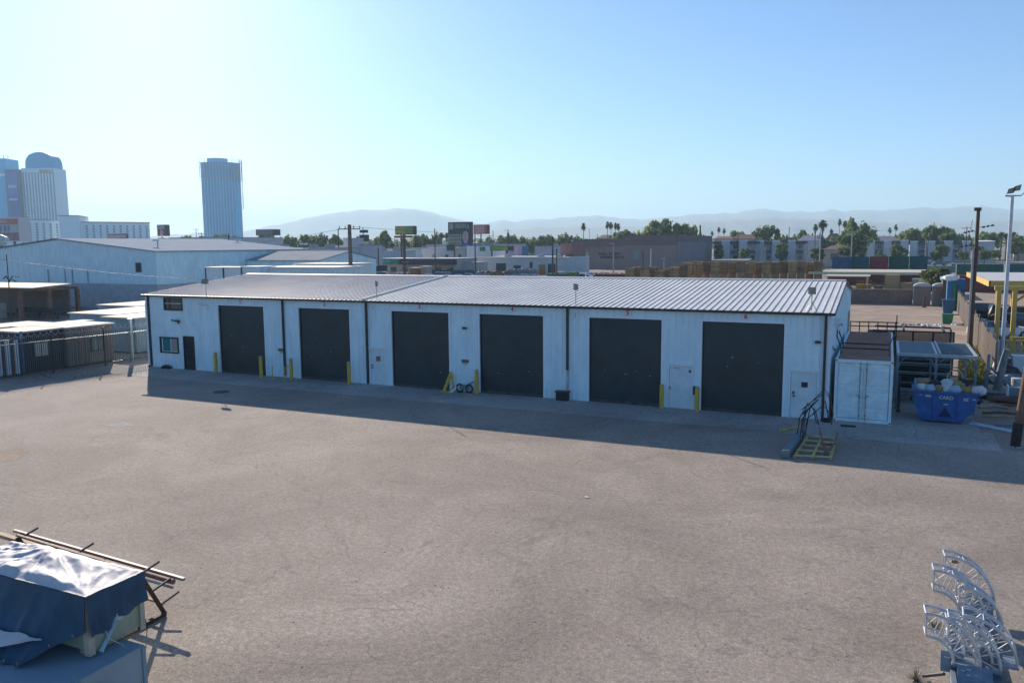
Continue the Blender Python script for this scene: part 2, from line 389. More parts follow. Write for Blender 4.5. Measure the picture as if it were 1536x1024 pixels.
# roller doors
for i, (a, b) in enumerate(DX):
    s = MB(); z = .03
    while z < DH - .12:
        y = .10
        s.hexa([(a + .04, y, z), (b - .04, y, z), (b - .04, y + .05, z), (a + .04, y + .05, z), (a + .04, y + .004, z + .092), (b - .04, y + .004, z + .092), (b - .04, y + .05, z + .092), (a + .04, y + .05, z + .092)])
        s.hexa([(a + .04, y + .034, z + .092), (b - .04, y + .034, z + .092), (b - .04, y + .05, z + .092), (a + .04, y + .05, z + .092), (a + .04, y + .034, z + .1095), (b - .04, y + .034, z + .1095), (b - .04, y + .05, z + .1095), (a + .04, y + .05, z + .1095)])
        z += .11
    ro = s.build('roller_door', SHUT, WB)
    g = MB(); g.box(a + .001, a + .055, .05, .098, 0, DH - .001); g.box(b - .055, b - .001, .05, .098, 0, DH - .001); g.box(a + .056, b - .056, .085, .0985, .0, .05)
    g.build('guide_rail', DARK, ro)
    g = MB(); g.box(a + .06, b - .06, .06, .099, .052, .14); g.build('bottom_bar', mat('worn_bar', (.09, .10, .10), .5, .3, ns=3, na=.5), ro)
    rnd_ = random.Random(i * 7 + 1); g = MB()
    for _ in range((2, 3, 2, 3, 5, 3)[i]): u_, v_ = rnd_.uniform(a + .5, b - .6), rnd_.uniform(.9, 2.6); g.box(u_, u_ + rnd_.uniform(.03, .1), .09, .0995, v_, v_ + rnd_.uniform(.02, .05))
    g.build('scuff', mat('pale_scuff', (.35, .36, .35), .7), ro)
    px = [(361, 451), (487, 455), (630, 460), (769, 464), (942, 469), (1119, 474)][i]
    c = FX(*px)
    pl = MB(); pl.box(c.x - .17, c.x + .17, -.05, -.022, 4.385, 4.665); pb = pl.build('number_plate', mat('plate_white', (.75, .77, .8), .5), WB)
    text(str(i + 1), .32, 'number', mat('sign_red', (.5, .05, .05), .6), pb, (c.x, -.052, 4.525), (1, 0, 0), (0, 0, 1), bold=.008)
# service doors
for a, b, h in ((9.03, 10.07, 2.04), (26.24, 27.34, 2.06), (31.78, 32.9, 2.10)):
    f = MB(); f.box(a - .07, a - .001, -.05, .12, 0, h + .07); f.box(b + .001, b + .07, -.05, .12, 0, h + .07); f.box(a - .0005, b + .0005, -.05, .12, h + .002, h + .07)
    f.box(a - .1, b + .1, -.10, -.052, h + .072, h + .10)
    fo = f.build('door_frame', mat('white_trim'), WB)
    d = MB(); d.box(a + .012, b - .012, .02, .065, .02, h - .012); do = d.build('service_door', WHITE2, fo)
    k = MB()
    if a > 31:   # handle, closer, small window
        k.box(a + .1, a + .22, -.03, .018, .98, 1.03); k.box(a + .1, a + .17, -.02, .018, 1.08, 1.22); k.box(a + .46, a + .73, .004, .019, 1.42, 1.66)
    elif a < 15:
        k.box(a + .05, a + .2, -.03, .018, .95, .99); k.box(a + .06, a + .14, -.01, .018, 1.06, 1.16)
    else:
        k.box(a + .04, a + .07, -.03, .018, .95, 1.05); k.box(a + .95, a + 1.03, -.02, .018, 1.78, 1.9); k.box(a + .2, a + .5, .004, .019, 1.94, 1.955)
    k.build('door_hardware', DARK, fo)
    if a < 15:
        k = MB(); k.box(a + .37, a + .66, .004, .019, 1.36, 1.64); k.build('warning_sign', mat('faded_sign', (.28, .20, .19), .7, ns=20, na=.6), fo)
# office door with security grille and letter flap
a, b, h = -5.46, -4.50, 2.18
f = MB(); f.box(a, a + .07, -.04, .1, 0, h); f.box(b - .07, b, -.04, .1, 0, h); f.box(a + .0702, b - .0702, -.04, .1, h - .07, h); f.box(a + .0702, b - .0702, -.03, .08, 0, .12); f.box(a + .0702, b - .0702, -.03, .08, 1.28, 1.34)
od = f.build('office_door', DARK, WB)
g = MB(); g.box(a + .0704, b - .0704, .04, .06, .122, h - .072); g.build('glass', GLASS, od)
g = MB(); g.box(a + .0703, b - .0703, .1, .12, .9, 2.0); g.box(a + .12, b - .12, .1, .12, .25, .5)
g.build('paper_blind', mat('kraft_blind', (.42, .32, .22), .9, ns=4, na=.3), od)
g = MB()
for k in range(9): xx = a + .1 + k * (b - a - .2) / 8; g.box(xx - .01, xx + .01, .015, .035, .13, h - .08)
g.build('security_grille', BLACK, od)
for (a, b, z0, z1, nm) in ((-7.52, -5.9, 1.02, 2.04, 1), (-6.98, -5.38, 3.82, 4.6, 0)):
    f = MB(); e = .07
    f.box(a - .02, a + e, -.05, .1, z0 - .02, z1 + .02); f.box(b - e, b + .02, -.05, .1, z0 - .02, z1 + .02); f.box(a + e, b - e, -.05, .1, z0 - .02, z0 + e); f.box(a + e, b - e, -.05, .1, z1 - e, z1 + .02)
    fo = f.build('window', DARK, WB)
    g = MB(); g.box(a + e + .002, b - e - .002, .03, .05, z0 + e + .002, z1 - e - .002); g.build('glass', GLASS if not nm else mat('teal_glass', (.03, .22, .22), .08, spec=.8), fo)
    g = MB(); mx = (a + b) / 2 + (.12 if nm else -.35); g.box(mx - .025, mx + .025, -.01, .028, z0 + e + .004, z1 - e - .004)
    if nm: g.box(a + .14, a + .19, -.01, .028, z0 + e + .004, z1 - e - .004); g.box(a + .19, b - e - .004, -.01, .028, z0 + e + .004, z0 + e + .05)
    g.build('sash', WHITE2 if nm else DARK, fo)
    if nm: g = MB(); g.box(mx + .03, b - e - .006, .02, .029, z0 + .13, z1 - .09); g.build('curtain', mat('tan_curtain', (.38, .33, .30), .9), fo)
# wall lights, meters, stickers
for px, py, sz in ((267, 481, .3), (698, 492, .22), (1227, 513, .24)):
    c = FX(px, py); m = MB(); m.box(c.x - sz * .5, c.x + sz * .5, -.16, -.021, c.z - .05, c.z + .06)
    if sz == .3: m.bar((c.x + .12, -.1, c.z), (c.x + .3, -.25, c.z - .13), .1); m.bar((c.x - .1, -.1, c.z), (c.x - .32, -.25, c.z + .05), .08)
    m.build('wall_light', DARK, WB)
for px, py in ((422, 526), (698, 543)):
    c = FX(px, py); m = MB(); m.box(c.x - .22, c.x + .22, -.035, -.021, c.z - .02, c.z + .14); m.k = 1; m.box(c.x - .12, c.x + .12, -.036, -.021, c.z - .14, c.z - .025)
    m.build('wall_sticker', [mat('sticker_dark', (.10, .12, .13), .6), mat('sticker_tan', (.5, .45, .3), .6)], WB)
m = MB(); m.box(27.42, 27.62, -.14, -.036, .75, 1.15); m.build('meter_box', DARK, WB)
m = MB(); m.tube([(-3.9, -.035, 4.32), (-3.9, -.035, 4.25), (-3.15, -.035, 4.22), (-3.15, -.035, 3.98), (-3.3, -.035, 3.97)], .012, 5); m.build('conduit', STEEL, WB)
m = MB(); m.tube([(21.45, -.03, 4.45), (21.42, -.03, 4.2)], .015, 5); m.tube([(9.3, -.03, 4.5), (9.3, -.03, 4.25)], .012, 5); m.build('conduit', STEEL, WB)
# gable end: wall light, door trim, cable
m = MB(); c = CAM + ray(1247, 489) * ((X1 - CAM.x) / ray(1247, 489).x) if False else Vector((X1 + .1, 1.6, 4.3))
m.box(X1 + .021, X1 + .3, 1.45, 1.7, 4.15, 4.4); m.bar((X1 + .15, 1.5, 4.1), (X1 + .3, 1.4, 3.9), .12); m.build('wall_light', WHITE2, WB)
m = MB(); m.tube([(X1 + .04, .9, 3.2), (X1 + .12, 1.1, 3.0), (X1 + .05, 1.6, 3.05), (X1 + .1, 2.2, 2.9)], .02, 5); m.tube([(X1 + .04, 3, 4.0), (X1 + .2, 3.1, 4.1), (X1 + .3, 3.2, 3.95)], .025, 5); m.build('wall_bracket', DARK, WB)
m = MB(); m.box(X1 + .021, X1 + .06, 15.6, 17.4, 0, 3.6); m.build('side_door', mat('tan_door', (.42, .33, .25), .7, ns=2, na=.2), WB)

# floodlights on the roof edge
for px, py, ty, head in ((303, 420, 441, 0), (560, 424, 449, 1), (860, 434, 459, 2), (1216, 440, 470, 3)):
    c = FX(px, ty, -.1); zb = EH + .12
    t_ = thing('floodlight', ['small floodlight at the left end of the roof edge of the long warehouse', 'square floodlight on a thin stalk beside the white rake strip', 'round weathered floodlight on a stalk above the middle downspout', 'box shaped floodlight on a tripod stalk near the right end of the pale roof'][head], 'floodlight', (c.x, .25, zb), 'floodlights along the warehouse roof edge')
    m = MB(); m.tube([(c.x, .25, zb), (c.x, .25, zb + .72)], .022, 6)
    if head == 3: m.tube([(c.x - .2, .2, zb), (c.x, .25, zb + .4), (c.x + .2, .2, zb)], .018, 5)
    m.build('stalk', STEEL, t_)
    m = MB()
    if head == 22: m.lathe([(.05, -.18), (.2, -.1), (.27, .02), (.2, .14), (.05, .18)], (c.x, .2, zb + .86), 12)
    elif head: o_ = Vector((c.x, .25, zb + .86)); a_ = Vector((-.75, .66, 0)) * .21; n_ = Vector((.66, .75, 0)) * .025; m.hexa([tuple(o_ + s1 * a_ + s2 * n_ + Vector((0, 0, zz))) for zz in (-.15, .16) for s1, s2 in ((-1, -1), (1, -1), (1, 1), (-1, 1))])
    else: m.hexa([(c.x - .22, .05, zb + .72), (c.x + .22, .05, zb + .72), (c.x + .24, .2, zb + .66), (c.x - .24, .2, zb + .66), (c.x - .25, .2, zb + .98), (c.x + .25, .2, zb + .98), (c.x + .2, .34, zb + .88), (c.x - .2, .34, zb + .88)])
    m.build('lamp_head', mat('weathered_lamp', (.30, .28, .24), .7, ns=8, na=.4), t_, smooth=False)

# bollards
def bollard(x, y, h, label, r=.105, lean=None):
    t_ = thing('bollard', label, 'bollard', (x, y, 0), 'yellow bollards by the roller doors')
    m = MB(); tp = (x + (lean or 0), y, h); m.tube([(x, y, 0), (x + (lean or 0) * .93, y, h * .93)], r, 16); m.build('post', YEL, t_, smooth=False)
    m = MB(); m.tube([(x + (lean or 0) * .931, y, h * .931), (x + (lean or 0) * .975, y, h * .975)], r * .97, 16); m.tube([(x + (lean or 0) * .976, y, h * .976), tp], r * .97, 16, r2=r * .5); m.build('cap', mat('pale_cap', (.5, .45, .3), .7, ns=20, na=.4), t_)
    m = MB(); m.tube([(x, y, .0), (x, y, .035)], r * 1.35, 12); m.build('footing', CONC, t_)
for x, y, lb in ((-2.42, -.35, 'yellow bollard at the left edge of roller door 1, right of the office door'), (1.55, -.7, 'yellow bollard at the right edge of roller door 1'), (3.85, -.7, 'yellow bollard at the left edge of roller door 2'), (7.9, -.55, 'yellow bollard at the right edge of roller door 2'),
                 (16.0, -.35, 'yellow bollard at the left edge of roller door 4'), (25.98, -.35, 'yellow bollard between roller door 5 and the white service door'), (27.68, -.4, 'yellow bollard at the left edge of roller door 6')):
    bollard(x, y, 1.32 if x < 20 else 1.2, lb)
t_ = thing('broken_bollard', 'yellow bollard knocked askew with a leaning brace by roller door 3', 'bollard', (14.25, -.3, 0))
m = MB(); m.tube([(14.05, -.45, 0), (14.38, -.2, 1.05)], .09, 12); m.build('post', YEL, t_); m = MB(); m.tube([(14.42, -.25, 1.0), (14.62, -.3, 0)], .05, 8); m.box(13.9, 14.6, -.6, -.2, 0, .05); m.build('brace', YEL, t_)
for x, lb in ((2.48, 'thin yellow pipe left of the second downspout'), (3.42, 'thin yellow pipe with a blue hose bend right of the second downspout')):
    t_ = thing('pipe_post', lb, 'pipe', (x, -.75, 0)); m = MB(); m.tube([(x, -.75, 0), (x, -.75, .8)], .028, 8); m.build('post', YEL, t_)
    m = MB(); m.lathe([(.16, 0), (.16, .03), (.03, .05)], (x, -.75, 0), 12); m.build('base_plate', YEL, t_)
    if x > 3: m = MB(); m.tube([(x, -.75, .72), (x - .12, -.6, .8), (x - .25, -.35, .78), (x - .3, -.08, .7)], .025, 6); m.build('hose_bend', SKYB, t_)
# small things lying at the wall foot
def junk(name, label, cat, parts, group=None):
    """parts: list of (name, mat, MB)"""
    if len(parts) == 1: return tag(parts[0][2].build(name, parts[0][1]), label, cat, group)
    t_ = thing(name, label, cat, (0, 0, 0), group)
    # put the empty at the base
    vs_ = [v for p in parts for v in p[2].v]; t_.location = (sum(v[0] for v in vs_) / len(vs_), sum(v[1] for v in vs_) / len(vs_), min(v[2] for v in vs_))
    for n_, m_, b_ in parts: b_.build(n_, m_, t_)
    return t_
m = MB(); m.box(20.55, 21.15, -.42, -.06, .02, .42); m2 = MB(); m2.box(20.5, 21.2, -.46, -.03, .425, .49)
junk('dark_box', 'dark box on the ground below the middle downspout', 'box', [('body', BLACK, m), ('lid', DARK, m2)])
m = MB(); m.box(-7.15, -6.5, -.4, -.1, .0, .16); m.hexa([(-7.1, -.38, .16), (-6.55, -.38, .16), (-6.55, -.12, .16), (-7.1, -.12, .16), (-7.0, -.34, .24), (-6.7, -.34, .22), (-6.7, -.16, .24), (-7.0, -.16, .26)])
junk('dark_mat', 'low dark box on the ground under the office window', 'box', [('body', BLACK, m)])
m = MB(); m.lathe([(.1, -.05), (.24, -.05), (.24, .05), (.1, .05)], (0, 0, 0), 14)
WHL = []
for cx, cz in ((14.98, .25), (15.55, .25)):
    wh = MB(); WHL.append(wh)
    for k in range(14):
        a0, a1 = 2 * math.pi * k / 14, 2 * math.pi * (k + 1) / 14
        wh.tube([(cx + .2 * math.cos(a0), -.35, cz + .2 * math.sin(a0)), (cx + .2 * math.cos(a1), -.35, cz + .2 * math.sin(a1))], .05, 6)
bd = MB(); bd.tube([(14.98, -.35, .25), (15.25, -.35, .32), (15.55, -.35, .25)], .05, 6); bd.tube([(15.25, -.35, .32), (15.75, -.3, .62), (15.95, -.3, .6)], .04, 6); bd.box(15.08, 15.4, -.5, -.2, .2, .42)
junk('air_compressor', 'dark two wheeled machine by the wall between roller doors 3 and 4', 'machine', [('wheel', TYRE, WHL[0]), ('wheel', TYRE, WHL[1]), ('frame', BLUEST, bd)])
m = MB(); m.tube([(14.55, -.7, .03), (14.75, -.55, .2), (14.85, -.5, .35)], .04, 6); m.tube([(14.7, -.75, .03), (14.9, -.6, .32)], .035, 6)
junk('white_tubes', 'pale short tubes leaning beside the askew yellow bollard', 'tube', [('tube', WHITE2, m)])
m = MB()
for k in range(16):
    a0, a1 = 2 * math.pi * k / 16, 2 * math.pi * (k + 1) / 16
    m.tube([(33.36 + .17 * math.cos(a0), -.35 + .17 * math.sin(a0), .09), (33.36 + .17 * math.cos(a1), -.35 + .17 * math.sin(a1), .09)], .07, 6)
tag(m.build('tyre', TYRE), 'black tyre on the ground at the right corner of the warehouse', 'tyre')

# ------------------------------------------------------------------ shipping container beside the building
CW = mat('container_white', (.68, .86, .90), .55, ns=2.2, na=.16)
CR = mat('rusty_top', (.50, .26, .18), .9, ns=1.4, na=.45, c2=(.32, .18, .14))
ct = thing('shipping_container', 'white shipping container with a rusty brown top beside the warehouse end', 'shipping container', (34.75, 0, 0))
cx0, cx1, cy1, ch = 33.62, 35.94, 12.2, 2.78
m = MB()
for xx in (cx0, cx1 - .12): m.box(xx, xx + .12, 0, .14, 0, ch)
for xx in (cx0, cx1 - .12): m.box(xx, xx + .12, cy1 - .12, cy1, 0, ch)
m.box(cx0 + .121, cx1 - .121, .01, .12, 0.03, .17); m.box(cx0 + .121, cx1 - .121, .01, .12, ch - .15, ch - .01)
for xx in (cx0 + .005, cx1 - .1): m.box(xx, xx + .095, .141, cy1 - .121, .02, .15); m.box(xx, xx + .095, .141, cy1 - .121, ch - .13, ch + .012)
m.build('frame', CW, ct)
m = MB(); y = .16                                # corrugated sides
while y < cy1 - .4:
    for xx, s_ in ((cx0 + .03, 1), (cx1 - .03, -1)):
        m.box(min(xx, xx + .03 * s_), max(xx, xx + .03 * s_), y, y + .11, .15, ch - .13); m.box(min(xx + .032 * s_, xx + .05 * s_), max(xx + .032 * s_, xx + .05 * s_), y + .11, y + .24, .15, ch - .13)
    y += .24
m.box(cx0 + .12, cx1 - .12, cy1 - .08, cy1 - .02, .1, ch - .1); m.build('side_panel', CW, ct)
m = MB(); m.box(cx0 + .1, cx1 - .1, .12, cy1 - .05, ch - .03, ch + .0); y = .3
while y < cy1 - .3: m.hexa([(cx0 + .15, y, ch + .001), (cx1 - .15, y, ch + .001), (cx1 - .15, y + .12, ch + .001), (cx0 + .15, y + .12, ch + .001), (cx0 + .17, y + .03, ch + .02), (cx1 - .17, y + .03, ch + .02), (cx1 - .17, y + .09, ch + .02), (cx0 + .17, y + .09, ch + .02)]); y += .3
m.build('roof', CR, ct)
for k in (0, 1):
    xa = cx0 + .13 + k * (cx1 - cx0 - .26) / 2; xb = xa + (cx1 - cx0 - .26) / 2 - .012
    m = MB(); m.box(xa, xb, .05, .08, .19, ch - .17)
    cw = (xb - xa) / 2
    for q in range(2):
        u0, u1 = xa + q * cw + .03, xa + (q + 1) * cw - .03
        for z0, z1 in ((.25, .62), (.66, 1.12), (1.16, 1.34), (1.38, 1.62), (1.66, 2.2), (2.24, 2.42), (2.46, 2.58)):
            m.hexa([(u0, .05, z0), (u1, .05, z0), (u1, .06, z0), (u0, .06, z0), (u0, .05, z1), (u1, .05, z1), (u1, .06, z1), (u0, .06, z1)][:8]) if False else m.hexa([(u0, .0505, z0), (u1, .0505, z0), (u1, .0505, z1), (u0, .0505, z1), (u0 + .02, .03, z0 + .02), (u1 - .02, .03, z0 + .02), (u1 - .02, .03, z1 - .02), (u0 + .02, .03, z1 - .02)][0:4] + [(u0 + .02, .03, z0 + .02), (u1 - .02, .03, z0 + .02), (u1 - .02, .03, z1 - .02), (u0 + .02, .03, z1 - .02)])
    dr = m.build('door', CW, ct, fix=True)
    xr = xb - .12 if k == 0 else xa + .12
    b_ = MB(); b_.tube([(xr, .0, .1), (xr, .0, ch - .1)], .018, 8); b_.box(xr - .04, xr + .04, -.02, .029, 1.1, 1.16); b_.box(xr - .04, xr + .04, -.02, .029, .3, .36); b_.box(xr - .04, xr + .04, -.02, .029, 2.35, 2.41); b_.box(xr - .02 - .1 * (k == 0), xr + .02 + .1 * (k == 1), -.04, -.02, 1.2, 1.24)
    b_.build('lock_rod', mat('rod_rust', (.45, .46, .45), .6, ns=9, na=.5, c2=(.2, .09, .05)), dr)
m = MB()
for xx in (cx0 + .005, cx1 - .095):
    for z in (.02, ch - .11): m.box(xx + .01, xx + .08, -.003, .0, z + .02, z + .075)
m.build('corner_hole', BLACK, ct)
# ladder rack bars lying on the container
rk_ = thing('roof_rack', 'two black bent rack bars standing across the rusty container top', 'rack', (34.8, 2, ch + .01))
for y in (1.7, 3.6):
    m = MB(); z0 = ch + .02; m.tube([(33.75, y, z0 + .28), (35.75, y, z0 + .28), (35.75, y, z0)], .03, 6); m.tube([(33.75, y, z0 + .28), (33.75, y, z0)], .03, 6)
    m.tube([(33.75, y, z0 + .28), (33.55, y + .2, z0 + .75), (33.55, y + .2, z0 + 1.35)], .03, 6); m.tube([(35.75, y + .1, z0 + .28), (35.95, y + .5, z0 + .7), (35.98, y + .6, z0 + 1.3)], .025, 6) if y > 3 else None
    m.build('bar', BLACK, rk_)
m = MB(); m.tube([(35.72, 3.4, z0 + .2), (35.72, 1.72, z0 + .2)], .02, 6); m.build('bar', BLACK, rk_)

# ------------------------------------------------------------------ skip (dumpster)
sk = thing('skip_bin', 'blue steel skip with sloped ends and white lettering, heaped with rubbish', 'skip', (38.1, 2.2, 0), rz=0)
SX, SY = 38.05, 1.35                                     # front centre
prof = [(-.93, .12), (.62, .12), (1.08, .55), (1.27, 1.36), (-1.27, 1.36), (-1.2, .78)]
m = MB(); D = 1.65
def pr(prf, y0, y1, b_): b_.prism([(SX + a, z) for a, z in prf], y0, y1)
pr(prof, SY, SY + .05, m); pr(prof, SY + D, SY + D + .05, m)
for (a, b_) in zip(prof, prof[1:] + prof[:1]):
    if a[1] > 1.3 and b_[1] > 1.3: continue
    m.face([(SX + a[0], SY + .05, a[1]), (SX + b_[0], SY + .05, b_[1]), (SX + b_[0], SY + D, b_[1]), (SX + a[0], SY + D, a[1])])
m.build('body', BLUEP, sk)
m = MB()
for xx in (-.52, .42): m.box(SX + xx, SX + xx + .07, SY - .05, SY - .001, .14, 1.28)
m.box(SX - 1.3, SX + 1.3, SY - .07, SY + .06, 1.28, 1.38); m.box(SX - 1.3, SX + 1.3, SY + D - .01, SY + D + .1, 1.28, 1.38)
for s_ in (-1.3, 1.22): m.box(SX + s_, SX + s_ + .08, SY + .061, SY + D - .011, 1.28, 1.38)
m.hexa([(SX - .32, SY - .03, .28), (SX + .32, SY - .03, .28), (SX + .32, SY - .001, .28), (SX - .32, SY - .001, .28), (SX - .03, SY - .03, .78), (SX + .03, SY - .03, .78), (SX + .03, SY - .001, .78), (SX - .03, SY - .001, .78)])
m.box(SX - .95, SX + .75, SY - .04, SY + .0, .1, .2); m.build('rim', mat('blue_rim', (.015, .09, .34), .4, ns=3, na=.3), sk)
m = MB(); m.hexa([(SX - .26, SY - .034, .30), (SX + .26, SY - .034, .30), (SX + .26, SY - .031, .30), (SX - .26, SY - .031, .30), (SX - .03, SY - .034, .66), (SX + .03, SY - .034, .66), (SX + .03, SY - .031, .66), (SX - .03, SY - .031, .66)]); m.build('fork_pocket', mat('deep_blue', (.005, .02, .09), .7), sk)
for a, b_ in ((-.78, .2), (.45, .2), (-.78, D - .2), (.45, D - .2)):
    m = MB(); m.box(SX + a, SX + a + .22, SY + b_, SY + b_ + .1, .0, .119); m.build('foot', RUST, sk)
m = MB(); m.tube([(SX + 1.3, SY + .2, 1.05), (SX + 1.36, SY + .2, .98)], .14, 12); m.tube([(SX - 1.38, SY + .2, 1.0), (SX - 1.3, SY + .2, 1.0)], .1, 12); m.build('hook', BLACK, sk)
LW = mat('faded_lettering', (.55, .6, .55), .7)
text('CARD', .21, 'lettering', LW, sk, (SX + .02, SY - .012, 1.13), (1, 0, -.02), (0, 0, 1), bold=.004)
text('BZ', .17, 'lettering', LW, sk, (SX + .78, SY - .012, 1.1), (1, 0, -.02), (0, 0, 1), bold=.006)
m = MB(); m.box(SX - .78, SX - .56, SY - .012, SY - .001, 1.13, 1.22); m.box(SX - 1.02, SX - .93, SY - .012, SY - .001, 1.19, 1.22); m.box(SX + 1.02, SX + 1.14, SY - .012, SY - .001, 1.1, 1.14); m.box(SX - .07, SX + .1, SY - .012, SY - .001, .82, .87)
m.build('marking', mat('white_marking', (.5, .6, .62), .6), sk)
m = MB(); m.box(SX - 1.25, SX - 1.14, SY + .1, SY + .2, 1.381, 1.9); m.build('side_board', SKYB, sk)
# rubbish
def blob(b_, c, r, seed, n=10, sq=(1, 1, .7)):
    rnd = random.Random(seed); base = len(b_.v); rows = 7
    for i in range(rows):
        ph = math.pi * i / (rows - 1)
        for k in range(n):
            th = 2 * math.pi * k / n; q = r * (1 + rnd.uniform(-.16, .16)) if 0 < i < rows - 1 else r
            b_.v.append((c[0] + q * sq[0] * math.sin(ph) * math.cos(th), c[1] + q * sq[1] * math.sin(ph) * math.sin(th), c[2] + q * sq[2] * math.cos(ph)))
    for i in range(rows - 1):
        for k in range(n): b_.f.append((base + i * n + k, base + (i + 1) * n + k, base + (i + 1) * n + (k + 1) % n, base + i * n + (k + 1) % n)); b_.m.append(b_.k)
BAGS = [(mat('white_bag', (.6, .66, .66), .45, ns=6, na=.2), 'white'), (mat('cardboard', (.34, .22, .13), .85, ns=4, na=.3), 'brown'), (BLACK, 'black'), (mat('salmon_bag', (.42, .20, .13), .7, ns=4, na=.3), 'salmon coloured'), (mat('mustard_foam', (.35, .27, .10), .8, ns=4, na=.3), 'mustard'), (mat('pale_blue_bag', (.34, .50, .60), .5, ns=5, na=.2), 'pale blue')]
spots = [(-.95, .45, 0, .24, 'at the left front of the skip'), (-.6, .35, 5, .24, 'beside the left front corner'), (-.85, 1.0, 1, .3, 'in the left back of the skip'), (-.4, .95, 2, .26, 'behind the left white ones'), (-.25, .4, 1, .23, 'at the front left of centre'), (.05, .45, 0, .26, 'at the front centre'), (.35, .35, 5, .25, 'at the front right of centre'), (.1, 1.0, 0, .32, 'standing out at the back centre'), (.5, .9, 4, .28, 'right of centre'), (.75, 1.1, 2, .34, 'at the back right'), (.8, .5, 4, .22, 'by the right front'), (1.05, .6, 3, .25, 'at the right end'), (1.28, .45, 0, .27, 'spilling over the right end')]
for i, (a, b_, k, r, wh_) in enumerate(spots):
    m = MB(); blob(m, (SX + a, SY + b_, 1.36 + r * .35 + (.1 if b_ > .8 else 0)), r, i, sq=(1.15, .9, .8)); tag(m.build('rubbish_bag', BAGS[k][0], smooth=(k != 1)), '%s rubbish bag %s heap, on the blue skip' % (BAGS[k][1], wh_), 'rubbish bag', 'rubbish heaped on the skip')
m = MB(); pr([(-1.15, .9), (1.15, .9), (1.2, 1.33), (-1.2, 1.33)], SY + .06, SY + D - .02, m); tag(m.build('rubbish_fill', mat('cardboard')), 'loose brown rubbish filling the blue skip below the bags', 'rubbish', kind='stuff')

c = G(332, 588); m = MB(); m.lathe([(.42, .008), (.42, .03), (.38, .034)], (c.x, c.y, 0), 24); tag(m.build('drain_cover', mat('iron_cover', (.06, .055, .05), .7, ns=20, na=.4)), 'round iron drain cover in the shade before roller door 1', 'drain cover')
def patch(name, pts, m_, label):
    b = MB(); P = [G(*q) for q in pts]; b.face([(p.x, p.y, .0125) for p in P]); return tag(b.build(name, m_), kind='structure')
patch('asphalt_patch', [(152, 637), (186, 633), (203, 638), (176, 641)], CONC, '')
patch('asphalt_patch', [(0, 676), (30, 671), (42, 678), (22, 690), (0, 692)], DIRT, '')

# ------------------------------------------------------------------ right of the building: pergola racks, mesh panels, fence, poles
pg = thing('steel_canopy', 'blue grey steel frame canopy with curved braces behind the skip', 'canopy', (37.6, 4.2, 0))
xs = (36.15, 37.75, 39.35); z = 2.62; y0, y1 = 3.9, 8.9
m = MB()
for xx in xs:
    for yy in (y0, y1): m.box(xx - .05, xx + .05, yy - .05, yy + .05, 0, z - .06)
m.box(39.3 - .4, 39.3 - .32, y0 - .04, y0 + .04, 0, z - .061)
m.build('post', BLUEST, pg)
m = MB()
for xx in xs: m.box(xx - .06, xx + .06, y0 - .1, y1 + .1, z - .06, z + .08)
m.box(xs[0] + .061, xs[1] - .061, y0 - .06, y0 + .06, z - .055, z + .075); m.box(xs[1] + .061, xs[2] - .061, y0 - .06, y0 + .06, z - .055, z + .075)
m.box(xs[0] + .061, xs[1] - .061, y1 - .06, y1 + .06, z - .055, z + .075); m.box(xs[1] + .061, xs[2] - .061, y1 - .06, y1 + .06, z - .055, z + .075)
m.box(xs[1] + .10, xs[1] + .18, y0 - .1, y1 + .1, z + .081, z + .15)
m.build('beam', mat('pale_steel', (.38, .45, .48), .45, .2, ns=4, na=.2), pg)
m = MB(); yy = y0 + .3
while yy < y1 - .1: m.box(xs[1] + .19, xs[2] - .065, yy - .03, yy + .03, z - .02, z + .06); yy += .42
m.build('slat', BLUEST, pg)
m = MB(); m.box(xs[0] + .07, xs[1] - .07, y0 + .07, y1 - .07, z + .0, z + .05); m.build('roof_panel', mat('dusty_blue_panel', (.12, .20, .23), .7, ns=3, na=.3), pg)
m = MB()
for a, b_ in ((xs[0], xs[1]), (xs[1], xs[2])):
    for s_, q in ((1, a), (-1, b_)):
        pts = [(q + s_ * (.05 + .5 * (1 - math.cos(t_ * math.pi / 2 / 5))), y0, z - .6 + .52 * math.sin(t_ * math.pi / 2 / 5)) for t_ in range(6)]
        m.tube(pts, .03, 6)
for q in (xs[0], xs[1]):
    for zz in (.55, 1.0, 1.45, 1.9): m.tube([(q + .06, y1 - .05, zz), (q + 1.5, y1 - .05, zz)], .03, 6)
m.build('brace', BLUEST, pg)
m = MB(); m.box(38.9, 39.3, 4.0, 4.05, .7, .75); m.box(38.9, 39.3, 4.0, 4.05, 1.6, 1.65); m.build('rung', YEL, pg)
# things under the canopy
sh_ = thing('steel_shelf', 'dark steel shelf with pale rails under the steel canopy', 'shelf', (37.4, 9.6, 0))
m = MB()
for zz in (.3, .75, 1.2, 1.65): m.box(36.1, 38.7, 9.3, 10.2, zz, zz + .05)
for xx in (36.1, 37.4, 38.62): m.box(xx, xx + .07, 9.22, 9.299, 0, 2.0)
m.box(36.1, 38.7, 10.21, 10.26, 0, 2.0); m.build('shelf_frame', mat('dark_slate', (.04, .06, .07), .7, ns=3, na=.4), sh_)
m = MB()
for zz in (.45, 1.02, 1.5): m.box(36.05, 38.72, 9.15, 9.21, zz, zz + .06)
m.build('rail', mat('pale_steel'), sh_)
cr = thing('crate_stack', 'long grey plank stack lying on the apron between the container and the skip', 'planks', (36.7, 6.3, 0))
m = MB()
for k in range(5): m.box(36.1, 37.5, 5.7 + .02 * k, 6.5 - .02 * k, .02 + .13 * k, .12 + .13 * k)
m.build('planks', mat('grey_planks', (.22, .26, .27), .8, ns=5, na=.3), cr)
m = MB()
